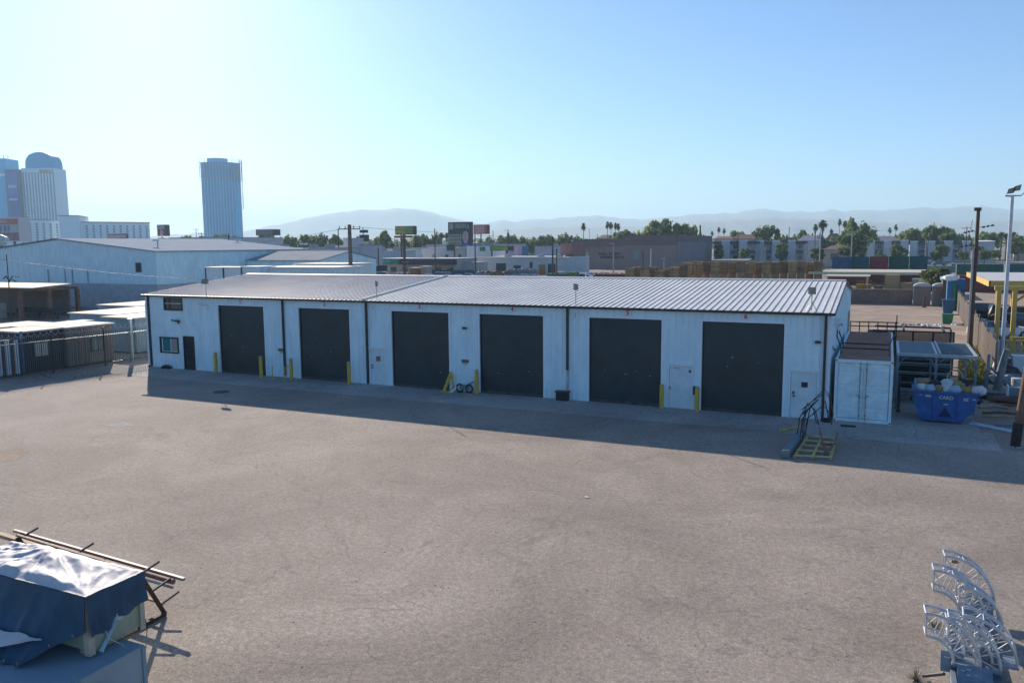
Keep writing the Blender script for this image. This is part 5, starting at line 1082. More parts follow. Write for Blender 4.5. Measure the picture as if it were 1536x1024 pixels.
# apartments ---------------------------------------------------------
AW = mat('apartment_wall', (.48, .50, .51), .85, ns=.4, na=.12)
def apartment(label, pa, pb, t, pt, n, seed, wm=AW):
    x0, x1, y0, y1, z = at_box(pa, pb, t, pt, 12); t_ = thing('apartment_block', label, 'apartments', ((x0 + x1) / 2, y0, 0), 'apartment blocks beyond the road'); w_ = (x1 - x0) / n
    m = MB(); m.box(x0, x1, y0 + 1.6, y1, 0, z - 1.2); m.build('wall', wm, t_)
    m = MB()
    for k in range(n):
        if k % 2 == seed % 2: m.box(x0 + k * w_, x0 + (k + 1) * w_ - .2, y0, y0 + 1.59, 0, z - .3)
    m.build('stair_bay', mat('apartment_bay', (.62, .64, .64), .85, ns=.4, na=.1), t_)
    m = MB(); m.box(x0 - .3, x1 + .3, y0 + .4, y1, z - 1.19, z - .2); m.build('roof_band', DKB, t_)
    m = MB()
    for k in range(n):
        if k % 2 == seed % 2: m.box(x0 + k * w_ - .1, x0 + (k + 1) * w_ - .1, y0 - .15, y0 + .39, z - .29, z + .25)
    m.build('bay_cap', WWHITE, t_)
    for k in range(n):
        if k % 2 != seed % 2:
            m = MB(); m.box(x0 + k * w_ + .2, x0 + (k + 1) * w_ - .4, y0 + .3, y0 + .45, z * .47, z * .60); m.build('balcony', mat('balcony_blue', (.05, .12, .17), .7), t_)
            for zz in (.2, .66): m = MB(); m.box(x0 + (k + .25) * w_, x0 + (k + .75) * w_, y0 + 1.54, y0 + 1.598, z * zz, z * (zz + .17)); m.build('window', GLASS, t_)
    return t_
apartment('grey blue apartment block right of the brown building, its left bays behind the pallets', 1069, 1134, 300, 361, 5, 1)
apartment('grey apartment block with a dark blue roof band, middle of the row', 1134, 1205, 300, 361, 6, 0)
apartment('grey apartment block with pale caps behind the big round tree', 1287, 1362, 300, 361, 6, 1)
apartment('blue grey apartment terrace between the two white caps at the right', 1363, 1455, 310, 362, 7, 0)
x0, x1, y0, y1, z = at_box(1158, 1195, 298, 361, 9)
def house(label, pa, pb, t, pt, peak, rm, wm, dep=9, hip=True):
    x0, x1, y0, y1, z = at_box(pa, pb, t, pt, dep); t_ = thing('house', label, 'house', ((x0 + x1) / 2, y0, 0), 'houses in front of the tree line'); m = MB(); m.box(x0, x1, y0, y1, 0, z); m.build('wall', wm, t_)
    zp = gpt((pa + pb) / 2, peak, y0).z; xm = (x0 + x1) / 2; e = (x1 - x0) * (.22 if hip else 0); m = MB(); ym = (y0 + y1) / 2
    A = [(x0 - .5, y0 - .5, z), (x1 + .5, y0 - .5, z), (x1 + .5, y1 + .5, z), (x0 - .5, y1 + .5, z)]; r0, r1 = (x0 + e, ym, zp), (x1 - e, ym, zp)
    for f in ([A[0], A[1], r1, r0], [A[2], A[3], r0, r1], [A[1], A[2], r1], [A[3], A[0], r0], A[::-1]): m.face(f)
    m.build('roof', rm, t_); m = MB(); m.box(x0 + (x1 - x0) * .2, x0 + (x1 - x0) * .45, y0 - .06, y0 - .002, z * .35, z * .75); m.build('window', GLASS, t_)
    return t_
TILE = mat('red_tile', (.28, .12, .09), .85, ns=.6, na=.2); TILE2 = mat('brown_tile', (.22, .15, .12), .85, ns=.6, na=.2)
for a in (('red roofed house behind the left end of the apartments', 1070, 1098, 340, 358, 354, TILE, TAN), ('red roofed house with a peak behind the apartments', 1096, 1132, 345, 358, 351.5, TILE, TAN), ('salmon roofed house left of the big round tree', 1238, 1258, 380, 360, 350, TILE, WWHITE), ('lilac arched house behind the apartment row', 1196, 1228, 330, 361, 353, mat('lilac_roof', (.40, .34, .42), .8), LILAC), ('brown roofed bungalow between the apartment blocks', 1235, 1286, 280, 374, 368, TILE2, TAN), ('grey gabled house above the right apartments', 1306, 1345, 360, 361, 354, mat('grey_tile', (.30, .28, .30), .85), LILAC), ('red roofed house above the right apartments', 1340, 1372, 370, 360, 354.5, TILE, TAN), ('brown roofed house with a pale ridge above the right terrace', 1395, 1450, 360, 361, 354, TILE2, TAN), ('pale house left of the glass tower trees', 600, 640, 480, 362, 358, TILE2, WWHITE), ('white hall at the right end of the terrace', 1462, 1490, 300, 362, 360.5, WWHITE, WGREY), ('pink roofed house at the right edge', 1520, 1560, 330, 362, 357, TILE, TAN), ('tan house left of the four palms', 896, 912, 380, 357, 352, TILE2, TAN)): house(*a)

# hotel towers -------------------------------------------------------
HB = mat('hotel_facade', (.70, .88, .95), .6, ns=.01, na=.08); HG = mat('hotel_glass', (.03, .48, .80), .35, .0); HW = mat('hotel_window', (.05, .10, .15), .2)
def rot_pts(c, u, v, P): return [(c.x + u.x * a + v.x * b_, c.y + u.y * a + v.y * b_, z) for a, b_, z in P]
T1 = 1150
c0 = AT(43, 400, T1); c1 = AT(92, 400, T1); z_top = AT(60, 254, T1).z; z_dome = AT(60, 230, T1).z
u = (c1 - c0); u.z = 0; wd = u.length; u.normalize(); v = Vector((-u.y, u.x, 0))
if v.dot(FWD) < 0: v = -v
c0.z = 0
ht = thing('hotel_tower', 'tall pale hotel tower with a domed top and a vertical blue screen', 'tower', (c0.x, c0.y, 0))
def hbox(m, a0, a1, b0, b1, z0, z1): m.hexa(rot_pts(c0, u, v, [(a0, b0, z0), (a1, b0, z0), (a1, b1, z0), (a0, b1, z0), (a0, b0, z1), (a1, b0, z1), (a1, b1, z1), (a0, b1, z1)]))
m = MB(); hbox(m, 0, wd, 0, 30, 0, z_top); m.build('wing', HB, ht)
ncol = 11
for k in range(ncol):
    m = MB(); a = wd * (k + .3) / ncol; zz = 20
    while zz < z_top - 8: hbox(m, a, a + wd * .42 / ncol, -.35, -.01, zz, zz + 1.9); zz += 3.15
    m.build('window_column', HW, ht)
m = MB(); P = []
for k in range(15):
    a = math.pi * k / 14; P.append((wd * .42 - wd * .44 * math.cos(a) + wd * .1, z_top + (z_dome - z_top) * math.sin(a) ** .6 if 0 < k < 14 else z_top))
n = len(P); b = len(m.v)
for bb_ in (4, 26):
    m.v += rot_pts(c0, u, v, [(a, bb_, z) for a, z in P])
for i in range(n): j = (i + 1) % n; m.f.append((b + i, b + j, b + n + j, b + n + i)); m.m.append(0)
m.f.append(tuple(range(b, b + n))); m.m.append(0); m.f.append(tuple(range(b + n, b + 2 * n))[::-1]); m.m.append(0)
m.build('dome', mat('dome_glass', (.06, .42, .70), .6, .0), ht)
sw = wd * .42; m = MB(); hbox(m, -sw, -.2, -6, 24, 0, z_top - 2); m.build('screen_tower', mat('hotel_dark', (.10, .14, .22), .6), ht)
m = MB(); hbox(m, -sw + 2, -2, -6.5, -6.05, 16, z_top - 6); sc_ = m.build('screen', mat('screen_blue', (.02, .12, .50), .4, ns=.02, na=.5), ht)
m = MB()
for z0, z1, a0, a1 in ((.78, .82, .1, .85), (.60, .63, .1, .85)): hbox(m, -sw + 2 + (sw - 4) * a0, -sw + 2 + (sw - 4) * a1, -6.9, -6.55, 16 + (z_top - 22) * z0, 16 + (z_top - 22) * z1)
m.build('screen_caption', mat('screen_white', (.35, .55, .80), .5), sc_)
m = MB()
for z0, z1, a0, a1 in ((.28, .31, .1, .55), (.12, .18, .1, .95)): hbox(m, -sw + 2 + (sw - 4) * a0, -sw + 2 + (sw - 4) * a1, -6.9, -6.55, 16 + (z_top - 22) * z0, 16 + (z_top - 22) * z1)
m.build('screen_caption', mat('screen_red', (.40, .18, .36), .5), sc_)
m = MB(); hbox(m, -sw + 4, -5, -6.9, -6.55, 16 + (z_top - 22) * .215, 16 + (z_top - 22) * .24); m.build('screen_caption', mat('screen_white'), sc_)
m = MB(); hbox(m, wd * .55, wd * .97, -.6, -.36, z_top - 7, z_top - 2); m.build('roof_sign', mat('sign_beige', (.50, .42, .36), .6, ns=.3, na=.5), ht)
m = MB(); hbox(m, -sw - wd * 1.2, -sw - .2, -2, 28, 0, AT(10, 240, T1).z); m.build('left_wing', HG, ht)
m = MB(); hbox(m, -sw - wd * 1.2, -sw - .3, -2.4, -2.05, AT(10, 266, T1).z, AT(10, 262, T1).z); m.build('ledge', WWHITE, ht)
for k in range(8): m = MB(); hbox(m, -sw - 40 + k * 6, -sw - 39.4 + k * 6, 0, .6, AT(10, 240, T1).z, AT(10, 235, T1).z); m.build('roof_mast', STEEL, ht)
# low hotel wings
def wing(label, pa, pb, t, pt, ncol, capm, name='hotel_wing'):
    a0, a1 = AT(pa, 400, t), AT(pb, 400, t * 1.06); a0.z = a1.z = 0; u_ = (a1 - a0); W_ = u_.length; u_.normalize(); v_ = Vector((-u_.y, u_.x, 0)); v_ = v_ if v_.dot(FWD) > 0 else -v_
    z = AT((pa + pb) / 2, pt, t * 1.03).z; t_ = thing(name, label, 'hotel', (a0.x, a0.y, 0))
    def hb(m, a, b_, c, d, e, f): m.hexa(rot_pts(a0, u_, v_, [(a, c, e), (b_, c, e), (b_, d, e), (a, d, e), (a, c, f), (b_, c, f), (b_, d, f), (a, d, f)]))
    m = MB(); hb(m, 0, W_, 0, 20, 0, z); m.build('wall', HB, t_); m = MB(); hb(m, -.5, W_ + .5, -.5, 20, z + .01, z + 1.2); m.build('cornice', capm, t_)
    for k in range(ncol):
        a = W_ * (k + .35) / ncol; m = MB(); hb(m, a, a + W_ * .30 / ncol, -.3, -.01, 4, z - 3); wc_ = m.build('window_column', mat('hotel_strip', (.13, .17, .24), .5), t_)
        m = MB(); zz = 6
        while zz < z - 5: hb(m, a, a + W_ * .30 / ncol, -.45, -.31, zz, zz + .9); zz += 3
        m.build('spandrel', HB, wc_)
    return t_
CORN = mat('salmon_cornice', (.45, .30, .26), .7)
wing('pale hotel wing with a salmon cornice below the domed tower', 33, 95, 900, 331, 6, CORN)
wing('pale stair block joining the two low hotel wings', 93, 109, 890, 326, 1, CORN)
wing('long pale hotel wing with vertical window strips left of the glass tower', 108, 228, 900, 334.5, 12, CORN)
t_, f_, (x0, x1, y0, zb, z) = board('large white sign with a red top band and red base at the left edge', -10, 33, 420, 326, 362, mat('sign_grey', (.45, .46, .50), .6), (5, 25), 6, frame=mat('sign_white', (.6, .6, .62), .6))
m = MB(); m.box(x0 + .5, x1 - .5, y0 - .3, y0 - .11, z - 3.6, z - .8); rb = m.build('red_band', mat('band_red', (.50, .16, .14), .6, ns=.8, na=.3), f_)
m = MB()
for k in range(6): m.box(x0 + 3.6 + k * 1.9, x0 + 4.9 + k * 1.9, y0 - .4, y0 - .31, z - 3.0, z - 1.4)
m.build('lettering', mat('band_pink', (.6, .4, .38), .6), rb)
m = MB(); m.box(x0 + .5, x1 - .5, y0 - .3, y0 - .11, zb + .4, zb + 4.4); m.build('lower_panel', mat('panel_plum', (.30, .14, .20), .6, ns=.4, na=.3), f_)
m = MB()
for k in (.35, .5, .62): m.box(x0 + (x1 - x0) * k, x0 + (x1 - x0) * (k + .06), y0 - .3, y0 - .11, zb + 5, z - 4.2); 
m.build('middle_mark', mat('mark_blue', (.10, .20, .36), .6), f_)
t_, f_, (x0, x1, y0, zb, z) = board('low red and white banner sign before the long hotel wing', 165, 193, 500, 350.5, 358, mat('banner_white', (.45, .42, .55), .6), (170, 188), 1)
m = MB(); m.box(x0, x1, y0 - .3, y0 - .11, z - .9, z); m.build('red_band', mat('band_red'), f_)
c = AT(3, 360, 140); m = MB(); blob(m, (c.x, c.y, AT(3, 360, 140).z), .9, 3, n=12, sq=(1.4, 1, 1)); tag(m.build('roof_dome', mat('pale_dome', (.35, .5, .55), .5)), 'pale blue dome shaped roof unit at the left edge above the huge warehouse', 'dome')
# curved glass tower
T2 = 1250; gc = AT(338, 400, T2); gc.z = 0; w2 = 55 / F_PX * T2; zt = AT(338, 246, T2).z
d2 = Vector((ray(338, 365).x, ray(338, 365).y, 0)).normalized(); u2 = Vector((-d2.y, d2.x, 0)); u2 = u2 if u2.dot(RT) > 0 else -u2
gt_ = thing('glass_tower', 'tall curved blue glass hotel tower with scaffolding round its top', 'tower', (gc.x, gc.y, 0))
def arc(s, r_=1.0, b_=0): # s -1..1
    return gc + u2 * (s * w2 / 2 * r_) + d2 * (-(1 - s * s) * 13 + b_)
m = MB(); S = [-1 + 2 * k / 26 for k in range(27)]
for k in range(26):
    p, q = arc(S[k]), arc(S[k + 1]); m.face([(p.x, p.y, 0), (q.x, q.y, 0), (q.x, q.y, zt), (p.x, p.y, zt)])
bk = [arc(1, 1, 22), arc(-1, 1, 22)]; p1, p0 = arc(1), arc(-1)
for a, b_ in ((p1, bk[0]), (bk[0], bk[1]), (bk[1], p0)): m.face([(a.x, a.y, 0), (b_.x, b_.y, 0), (b_.x, b_.y, zt), (a.x, a.y, zt)])
m.face([(arc(s).x, arc(s).y, zt) for s in S] + [(b_.x, b_.y, zt) for b_ in bk]); m.build('facade', mat('tower_glass', (.05, .44, .74), .4, .0, ns=.015, na=.3), gt_)
for k in range(2, 25):
    s = S[k]; p, q = arc(s - .02, 1, -.6), arc(s + .02, 1, -.6); m = MB(); m.face([(p.x, p.y, 2), (q.x, q.y, 2), (q.x, q.y, zt - 2), (p.x, p.y, zt - 2)])
    m.face([(q.x + d2.x * .5, q.y + d2.y * .5, 2), (q.x, q.y, 2), (q.x, q.y, zt - 2), (q.x + d2.x * .5, q.y + d2.y * .5, zt - 2)]); m.build('mullion', [mat('tower_rib', (.24, .62, .85), .6), mat('tower_rib2', (.08, .40, .66), .6)][k % 2], gt_)
m = MB(); zz = 6
while zz < zt - 30:
    for k in range(0, 26):
        p, q = arc(S[k], 1, -.4), arc(S[k + 1], 1, -.4); m.face([(p.x, p.y, zz), (q.x, q.y, zz), (q.x, q.y, zz + .9), (p.x, p.y, zz + .9)])
    zz += 3.3
m.build('floor_bands', mat('tower_band', (.15, .55, .80), .6), gt_)
m = MB()
for k in range(21, 25): p, q = arc(S[k], 1, -.9), arc(S[k + 1], 1, -.9); m.face([(p.x, p.y, 3), (q.x, q.y, 3), (q.x, q.y, zt * (.35 + .09 * (k - 20))), (p.x, p.y, zt * (.35 + .09 * (k - 20)))])
m.build('bright_glass', mat('cyan_glass', (.02, .55, .85), .4), gt_)
m = MB(); A = [arc(s, .62, 4) for s in S[2:-2]]; zc = AT(330, 240, T2).z
for a, b_ in zip(A, A[1:]): m.face([(a.x - u2.x * 4, a.y - u2.y * 4, zt), (b_.x - u2.x * 4, b_.y - u2.y * 4, zt), (b_.x - u2.x * 4, b_.y - u2.y * 4, zc), (a.x - u2.x * 4, a.y - u2.y * 4, zc)])
m.face([(a.x - u2.x * 4, a.y - u2.y * 4, zc) for a in A]); m.build('crown', mat('tower_rib'), gt_)
m = MB()
for k in range(6):
    zz = zt - 1 - k * 4.2; pts = [arc(s * 1.06, 1, -2.5) for s in S]; m.tube([(p.x, p.y, zz) for p in pts], .35, 4)
for s in (-1.06, -.8, .55, .65, .8, .92, 1.0, 1.08): p = arc(s, 1, -2.5); m.tube([(p.x, p.y, zt - 28), (p.x, p.y, zt + 6)], .35, 4)
for s in (1.06, 1.1, .98): p = arc(s, 1, 3); m.tube([(p.x, p.y, zt - 70), (p.x, p.y, zt + 4)], .3, 4)
m.build('scaffolding', STEEL, gt_)

# ------------------------------------------------------------------ trees
LF = [[mat('leaf_a%d' % i, c, .8, ns=.5, na=.3) for i, c in enumerate(cs)] for cs in (
    ((0.156, 0.215, 0.091), (0.260, 0.325, 0.130)), ((0.117, 0.163, 0.091), (0.195, 0.247, 0.124)), ((0.299, 0.351, 0.091), (0.429, 0.442, 0.130)), ((0.234, 0.234, 0.130), (0.351, 0.325, 0.195)))]
for row in LF:                                      # leaves let some light through
    for m_ in row:
        t = m_.node_tree; pb = t.nodes['Principled BSDF']; tl = t.nodes.new('ShaderNodeBsdfTranslucent'); mx_ = t.nodes.new('ShaderNodeMixShader'); mx_.inputs[0].default_value = .4
        src_ = pb.inputs['Base Color'].links[0].from_socket; t.links.new(src_, tl.inputs[0]); t.links.new(pb.outputs[0], mx_.inputs[1]); t.links.new(tl.outputs[0], mx_.inputs[2]); t.links.new(mx_.outputs[0], t.nodes['Material Output'].inputs[0])
BARK = mat('bark', (.13, .10, .075), .95, ns=3, na=.4)
def leaf_crown(seed, shape, n_cl=34, leaves=26, leaf=.055):
    """unit crown: height 1 (z 0.28..1), foliage made of small leaf faces in clumps"""
    rnd = random.Random(seed); m = MB(); cl = []
    for k in range(n_cl):
        while True:
            p = Vector((rnd.uniform(-1, 1), rnd.uniform(-1, 1), rnd.uniform(-1, 1)))
            if .35 < p.length < 1: break
        p *= .9
        if shape == 'round': c = Vector((p.x * .40, p.y * .40, .64 + p.z * .34)); r = rnd.uniform(.09, .15)
        elif shape == 'umbrella': c = Vector((p.x * .55, p.y * .55, .80 + p.z * .16 * (1 - .3 * abs(p.x)))); r = rnd.uniform(.08, .14)
        elif shape == 'tall': c = Vector((p.x * .22, p.y * .22, .60 + p.z * .38)); r = rnd.uniform(.06, .11)
        elif shape == 'cone': zz = (p.z + 1) / 2; c = Vector((p.x * .26 * (1.05 - zz), p.y * .26 * (1.05 - zz), .2 + zz * .8)); r = .03 + .07 * (1 - zz)
        else: c = Vector((p.x * .62, p.y * .5, .55 + p.z * .38 + .1 * math.sin(p.x * 5))); r = rnd.uniform(.08, .15)
        cl.append((c, r))
    for i, (c, r) in enumerate(cl):
        m.k = 1 if rnd.random() < .45 else 0
        for _ in range(leaves):
            d = Vector((rnd.gauss(0, 1), rnd.gauss(0, 1), rnd.gauss(0, .8))).normalized() * r * rnd.uniform(.5, 1.05); q = c + d
            a = Vector((rnd.gauss(0, 1), rnd.gauss(0, 1), rnd.gauss(0, 1))).normalized(); b_ = a.cross(d.normalized() if d.length else a); b_ = b_.normalized() if b_.length > .01 else Vector((1, 0, 0))
            s = leaf * rnd.uniform(.6, 1.2); m.face([q - a * s - b_ * s * .5, q + a * s * .2 - b_ * s, q + a * s + b_ * s * .4, q - a * s * .1 + b_ * s])
    return m, cl
def tree_proto(seed, shape, lf):
    t_ = thing('tree', 'x', 'tree', (0, 0, 0)); cm, cl = leaf_crown(seed, shape)
    cm.build('crown', LF[lf], t_)
    m = MB(); rnd = random.Random(seed); top = .62 if shape != 'umbrella' else .78
    m.tube([(0, 0, 0), (.01, 0, top * .5), (-.01, .01, top)], .028, 8, r2=.012)
    for c, r in cl[::5]: m.tube([(0, 0, top * rnd.uniform(.45, .8)), tuple(c * .6 + Vector((0, 0, top * .3))), tuple(c)], .010, 5, r2=.003, caps=False)
    m.build('trunk', BARK, t_); return t_
def palm_proto(seed, fan=True, skirt=.10):
    t_ = thing('palm_tree', 'x', 'palm', (0, 0, 0)); rnd = random.Random(seed); m = MB(); m.tube([(0, 0, 0), (.008, 0, .5), (0, 0, .88)], .014, 8, r2=.009); m.build('trunk', BARK, t_)
    m = MB()
    for k in range(70):
        a = rnd.uniform(0, 6.28); el = rnd.uniform(-.9, 1.35); L_ = rnd.uniform(.085, .125); o = Vector((0, 0, .88)); d = Vector((math.cos(a) * math.cos(el), math.sin(a) * math.cos(el), math.sin(el))); sd_ = Vector((-math.sin(a), math.cos(a), 0))
        p1 = o + d * L_ * .55; p2 = o + d * L_ + Vector((0, 0, -.03))
        m.face([o - sd_ * .003, p1 - sd_ * .022, p2, p1 + sd_ * .022, o + sd_ * .003]); m.face([p1 - sd_ * .03, p2 - sd_ * .02 + Vector((0, 0, -.01)), p1])
    m.build('fronds', LF[1][0], t_)
    m = MB()
    for k in range(40):
        a = rnd.uniform(0, 6.28); L_ = rnd.uniform(.05, skirt); m.face([(0.008 * math.cos(a), .008 * math.sin(a), .87), (.03 * math.cos(a + .2), .03 * math.sin(a + .2), .87 - L_ * .6), (.018 * math.cos(a), .018 * math.sin(a), .87 - L_), (.03 * math.cos(a - .2), .03 * math.sin(a - .2), .87 - L_ * .6)])
    m.build('dead_fronds', mat('dead_frond', (.20, .15, .10), .9), t_); return t_
PR = {}
for nm, sh_n, lf in (('round', 'round', 0), ('round2', 'round', 1), ('light', 'round', 2), ('olive', 'wide', 3), ('wide', 'wide', 0), ('umbrella', 'umbrella', 1), ('tall', 'tall', 1), ('cone', 'cone', 1), ('lighttall', 'tall', 2)):
    PR[nm] = tree_proto(hash_seed := (len(PR) * 13 + 5), sh_n, lf)
PR['palm'] = palm_proto(3); PR['palm2'] = palm_proto(8, skirt=.22)
USED = set()
PLN = {'round': 'dark green round tree', 'round2': 'deep green round tree', 'light': 'light green bushy tree', 'olive': 'olive brown wide tree', 'wide': 'wide green tree', 'umbrella': 'dark umbrella shaped tree', 'tall': 'tall narrow dark tree', 'cone': 'pointed conifer', 'lighttall': 'tall light green tree', 'palm': 'fan palm', 'palm2': 'shaggy fan palm'}
def tree(kind, px, pt, t, wpx, where, group='trees along the skyline'):
    c = AT(px, 400, t); h = AT(px, pt, t).z; base_w = {'round': .95, 'round2': .95, 'light': .95, 'olive': 1.4, 'wide': 1.4, 'umbrella': 1.25, 'tall': .55, 'lighttall': .55, 'cone': .5, 'palm': .25, 'palm2': .25}[kind]
    ww = wpx / F_PX * t * (1 if 'palm' in kind or kind == 'cone' else 1.45); sxy = ww / base_w
    lab = '%s %s' % (PLN[kind], where)
    o = PR[kind]
    if kind in USED: o = dup(o)
    USED.add(kind)
    tag(o, lab, 'palm tree' if 'palm' in kind else 'tree', 'palms along the skyline' if 'palm' in kind else group)
    o.location = (c.x, c.y, 0); o.scale = (sxy, sxy, h); o.rotation_euler = (0, 0, random.uniform(0, 6.28))
TR = [('round2', 335, 350, 420, 26, 'at the foot of the glass tower, left'), ('olive', 352, 353, 420, 22, 'at the foot of the glass tower, right'), ('round', 284, 352, 500, 18, 'left of the small far poles'), ('olive', 377, 354, 430, 20, 'left of the grey billboard back'), ('round', 403, 349, 420, 26, 'right behind the grey billboard back'), ('olive', 418, 354, 420, 18, 'just right of the grey billboard back'), ('round2', 434, 353, 400, 24, 'first right of the small pale house gap'), ('wide', 447, 353, 410, 22, 'behind the right roof lamp of the huge warehouse'), ('round', 462, 351, 400, 26, 'second clump right of the roof lamp'), ('olive', 475, 355, 400, 16, 'low between two darker trees left of the slim pole'), ('round2', 484, 350, 390, 18, 'left of the slim dark pole'), ('tall', 503, 350, 380, 14, 'directly left of the slim dark pole'), ('olive', 519, 352, 380, 20, 'directly behind the brown wooden pole'), ('wide', 534, 351, 380, 18, 'between the brown pole and the green pylon sign'), ('olive', 560, 354, 370, 24, 'right of the green pylon sign'), ('round', 570, 353, 370, 22, 'left of the tall dark tree'), ('tall', 579, 344, 360, 14, 'rising between the pylon and the yellow billboard'), ('olive', 590, 356, 380, 20, 'left of the yellow billboard legs'), ('wide', 614, 354, 390, 24, 'behind the yellow billboard legs'), ('round', 630, 350, 380, 20, 'right of the yellow billboard'), ('olive', 645, 348, 380, 22, 'left of the slim pole by the big billboard'), ('round2', 656, 349, 380, 16, 'behind the slim pole by the big billboard'), ('palm2', 663, 347, 370, 14, 'left of the big billboard'), ('palm2', 671, 347, 372, 14, 'touching the left edge of the big billboard'), ('wide', 730, 352, 400, 26, 'behind the red billboard column'), ('olive', 744, 353, 390, 20, 'right of the red billboard'), ('cone', 763, 345, 380, 12, 'standing alone right of the red billboard'), ('round', 757, 352, 380, 18, 'at the left foot of the tall conifer'), ('round2', 771, 352, 380, 16, 'at the right foot of the tall conifer'), ('wide', 790, 352, 400, 24, 'behind the far canopy, left'), ('olive', 803, 350, 390, 22, 'behind the far canopy, middle'), ('round', 817, 351, 390, 20, 'behind the far canopy, right'), ('wide', 834, 351, 400, 24, 'behind the dark green slim pole'), ('round2', 848, 350, 380, 24, 'behind the left end of the brown building'), ('wide', 858, 351, 380, 26, 'above the red brown entrance block'), ('olive', 873, 352, 380, 22, 'at the foot of the lone palm'), ('light', 936, 347, 330, 22, 'above the brown building left of its middle'), ('round', 928, 346, 350, 20, 'right of the four palms'), ('light', 943, 347, 330, 20, 'bright among darker trees above the brown building'), ('round2', 958, 347, 340, 22, 'left of the large dark tree above the brown building'), ('wide', 975, 345, 330, 26, 'left flank of the large dark tree'), ('round', 988, 327, 330, 34, 'the tallest above the brown building'), ('umbrella', 1014, 334, 340, 16, 'left one above the brown building corner'), ('umbrella', 1030, 335, 340, 26, 'right one above the brown building corner'), ('olive', 1036, 345, 340, 22, 'low, under the right umbrella tree'), ('wide', 1046, 344, 340, 22, 'at the right end of the brown building'), ('cone', 1049, 334, 345, 9, 'above the right end of the brown building'),
      ('round', 1105, 345, 400, 22, 'behind the red roofed houses'), ('round2', 1139, 340, 350, 22, 'left half of the pair right of the red roofs'), ('round2', 1154, 336, 350, 22, 'right half of the pair right of the red roofs'), ('olive', 1148, 351, 340, 24, 'brownish, below the dark pair'), ('olive', 1172, 346, 350, 24, 'left of the brown pole at the apartments'), ('olive', 1186, 346, 350, 20, 'right of the brown pole at the apartments'), ('tall', 1202, 343, 360, 12, 'left of the lilac house'), ('olive', 1212, 346, 350, 20, 'above the lilac house'), ('olive', 1222, 344, 350, 18, 'right above the lilac house'), ('olive', 1240, 349, 330, 30, 'below the shaggy palm by the white mast'), ('wide', 1290, 330, 330, 48, 'very large, spreading behind the big round one'), ('olive', 1266, 333, 330, 26, 'behind and left of the big round one'), ('light', 1277, 349, 280, 40, 'big and round behind the white street lamp'), ('lighttall', 1276, 328, 335, 16, 'rising above the big round one'), ('wide', 1318, 348, 380, 24, 'right of the very large tree'), ('olive', 1338, 347, 390, 16, 'at the feet of the two small palms'), ('round', 1356, 346, 370, 16, 'left of the dense dark one above the terrace'), ('round', 1370, 341, 360, 24, 'dense, above the right terrace'), ('wide', 1386, 347, 360, 22, 'between two taller trees above the terrace'), ('round2', 1398, 336, 350, 28, 'broad, above the middle of the terrace'), ('round', 1418, 340, 360, 18, 'right of the broad dark tree'), ('light', 1422, 349, 320, 30, 'before the pale ridge house'), ('olive', 1434, 345, 350, 18, 'left of the pole with a transformer'), ('olive', 1449, 346, 350, 16, 'behind the pole with a transformer'), ('round', 1481, 346, 350, 24, 'right of the dark wooden pole'), ('wide', 1470, 350, 340, 18, 'just right of the dark wooden pole'), ('palm2', 1499, 346, 330, 20, 'left of the white floodlight mast'), ('palm2', 1507, 348, 330, 18, 'touching the white floodlight mast'), ('palm2', 1518, 346, 340, 18, 'right of the white floodlight mast'), ('light', 1526, 354, 320, 26, 'hedge like at the right edge'), ('wide', 1532, 349, 360, 24, 'at the far right edge'),
      ('palm', 875, 331, 300, 11, 'standing alone above the brown building'), ('palm', 911, 329, 360, 10, 'first of the four above the brown building'), ('palm', 916, 330, 365, 10, 'second of the four above the brown building'), ('palm', 923, 331, 368, 9, 'third of the four above the brown building'), ('palm', 927, 332, 364, 9, 'fourth of the four above the brown building'), ('palm', 1067, 344, 420, 6, 'tiny, left of the two above the red roofs'), ('palm', 1077, 338, 420, 7, 'taller of the two above the red roofs'), ('palm', 1085, 340, 420, 7, 'right one of the two above the red roofs'), ('palm2', 1232, 327, 300, 22, 'messy and tall beside the white mast'), ('palm2', 1221, 333, 310, 12, 'left companion of the messy tall palm'), ('palm', 1245, 341, 400, 8, 'small, right of the messy tall palm'), ('palm', 1257, 325, 380, 8, 'tallest, left of the very large tree'), ('palm', 1265, 328, 370, 11, 'thick headed, touching the very large tree'), ('palm', 1332, 339, 400, 8, 'left small one above the grey gabled house'), ('palm', 1341, 334, 390, 8, 'right small one above the grey gabled house'),
      ('light', 1078, 366, 292, 12, 'street tree at the left end of the apartments'), ('round', 1116, 371, 290, 12, 'street tree before the first balcony'), ('light', 1172, 364, 288, 18, 'street tree before the middle apartments'), ('round2', 1173, 373, 286, 12, 'dark low street tree below the light one'), ('light', 1224, 371, 285, 16, 'left of the bungalow'), ('round', 1234, 373, 284, 14, 'dark, left of the bungalow door'), ('light', 1288, 371, 284, 18, 'right of the bungalow'), ('light', 1343, 366, 286, 16, 'street tree before the grey apartment bays'), ('round2', 1352, 371, 286, 14, 'dark street tree before the grey apartment bays'), ('olive', 1321, 374, 286, 14, 'brownish street tree before the blue balcony'), ('light', 1411, 367, 288, 20, 'street tree leaning on the terrace'), ('olive', 1400, 372, 288, 16, 'left of the leaning street tree'), ('palm2', 1466, 368, 280, 16, 'short one right of the dark wooden pole'), ('olive', 1445, 373, 290, 14, 'left of the dark wooden pole, low'), ('round2', 1476, 374, 284, 16, 'low, right of the short palm'), ('round', 1492, 374, 290, 14, 'low, before the white hall')]
for a in TR: tree(*a)
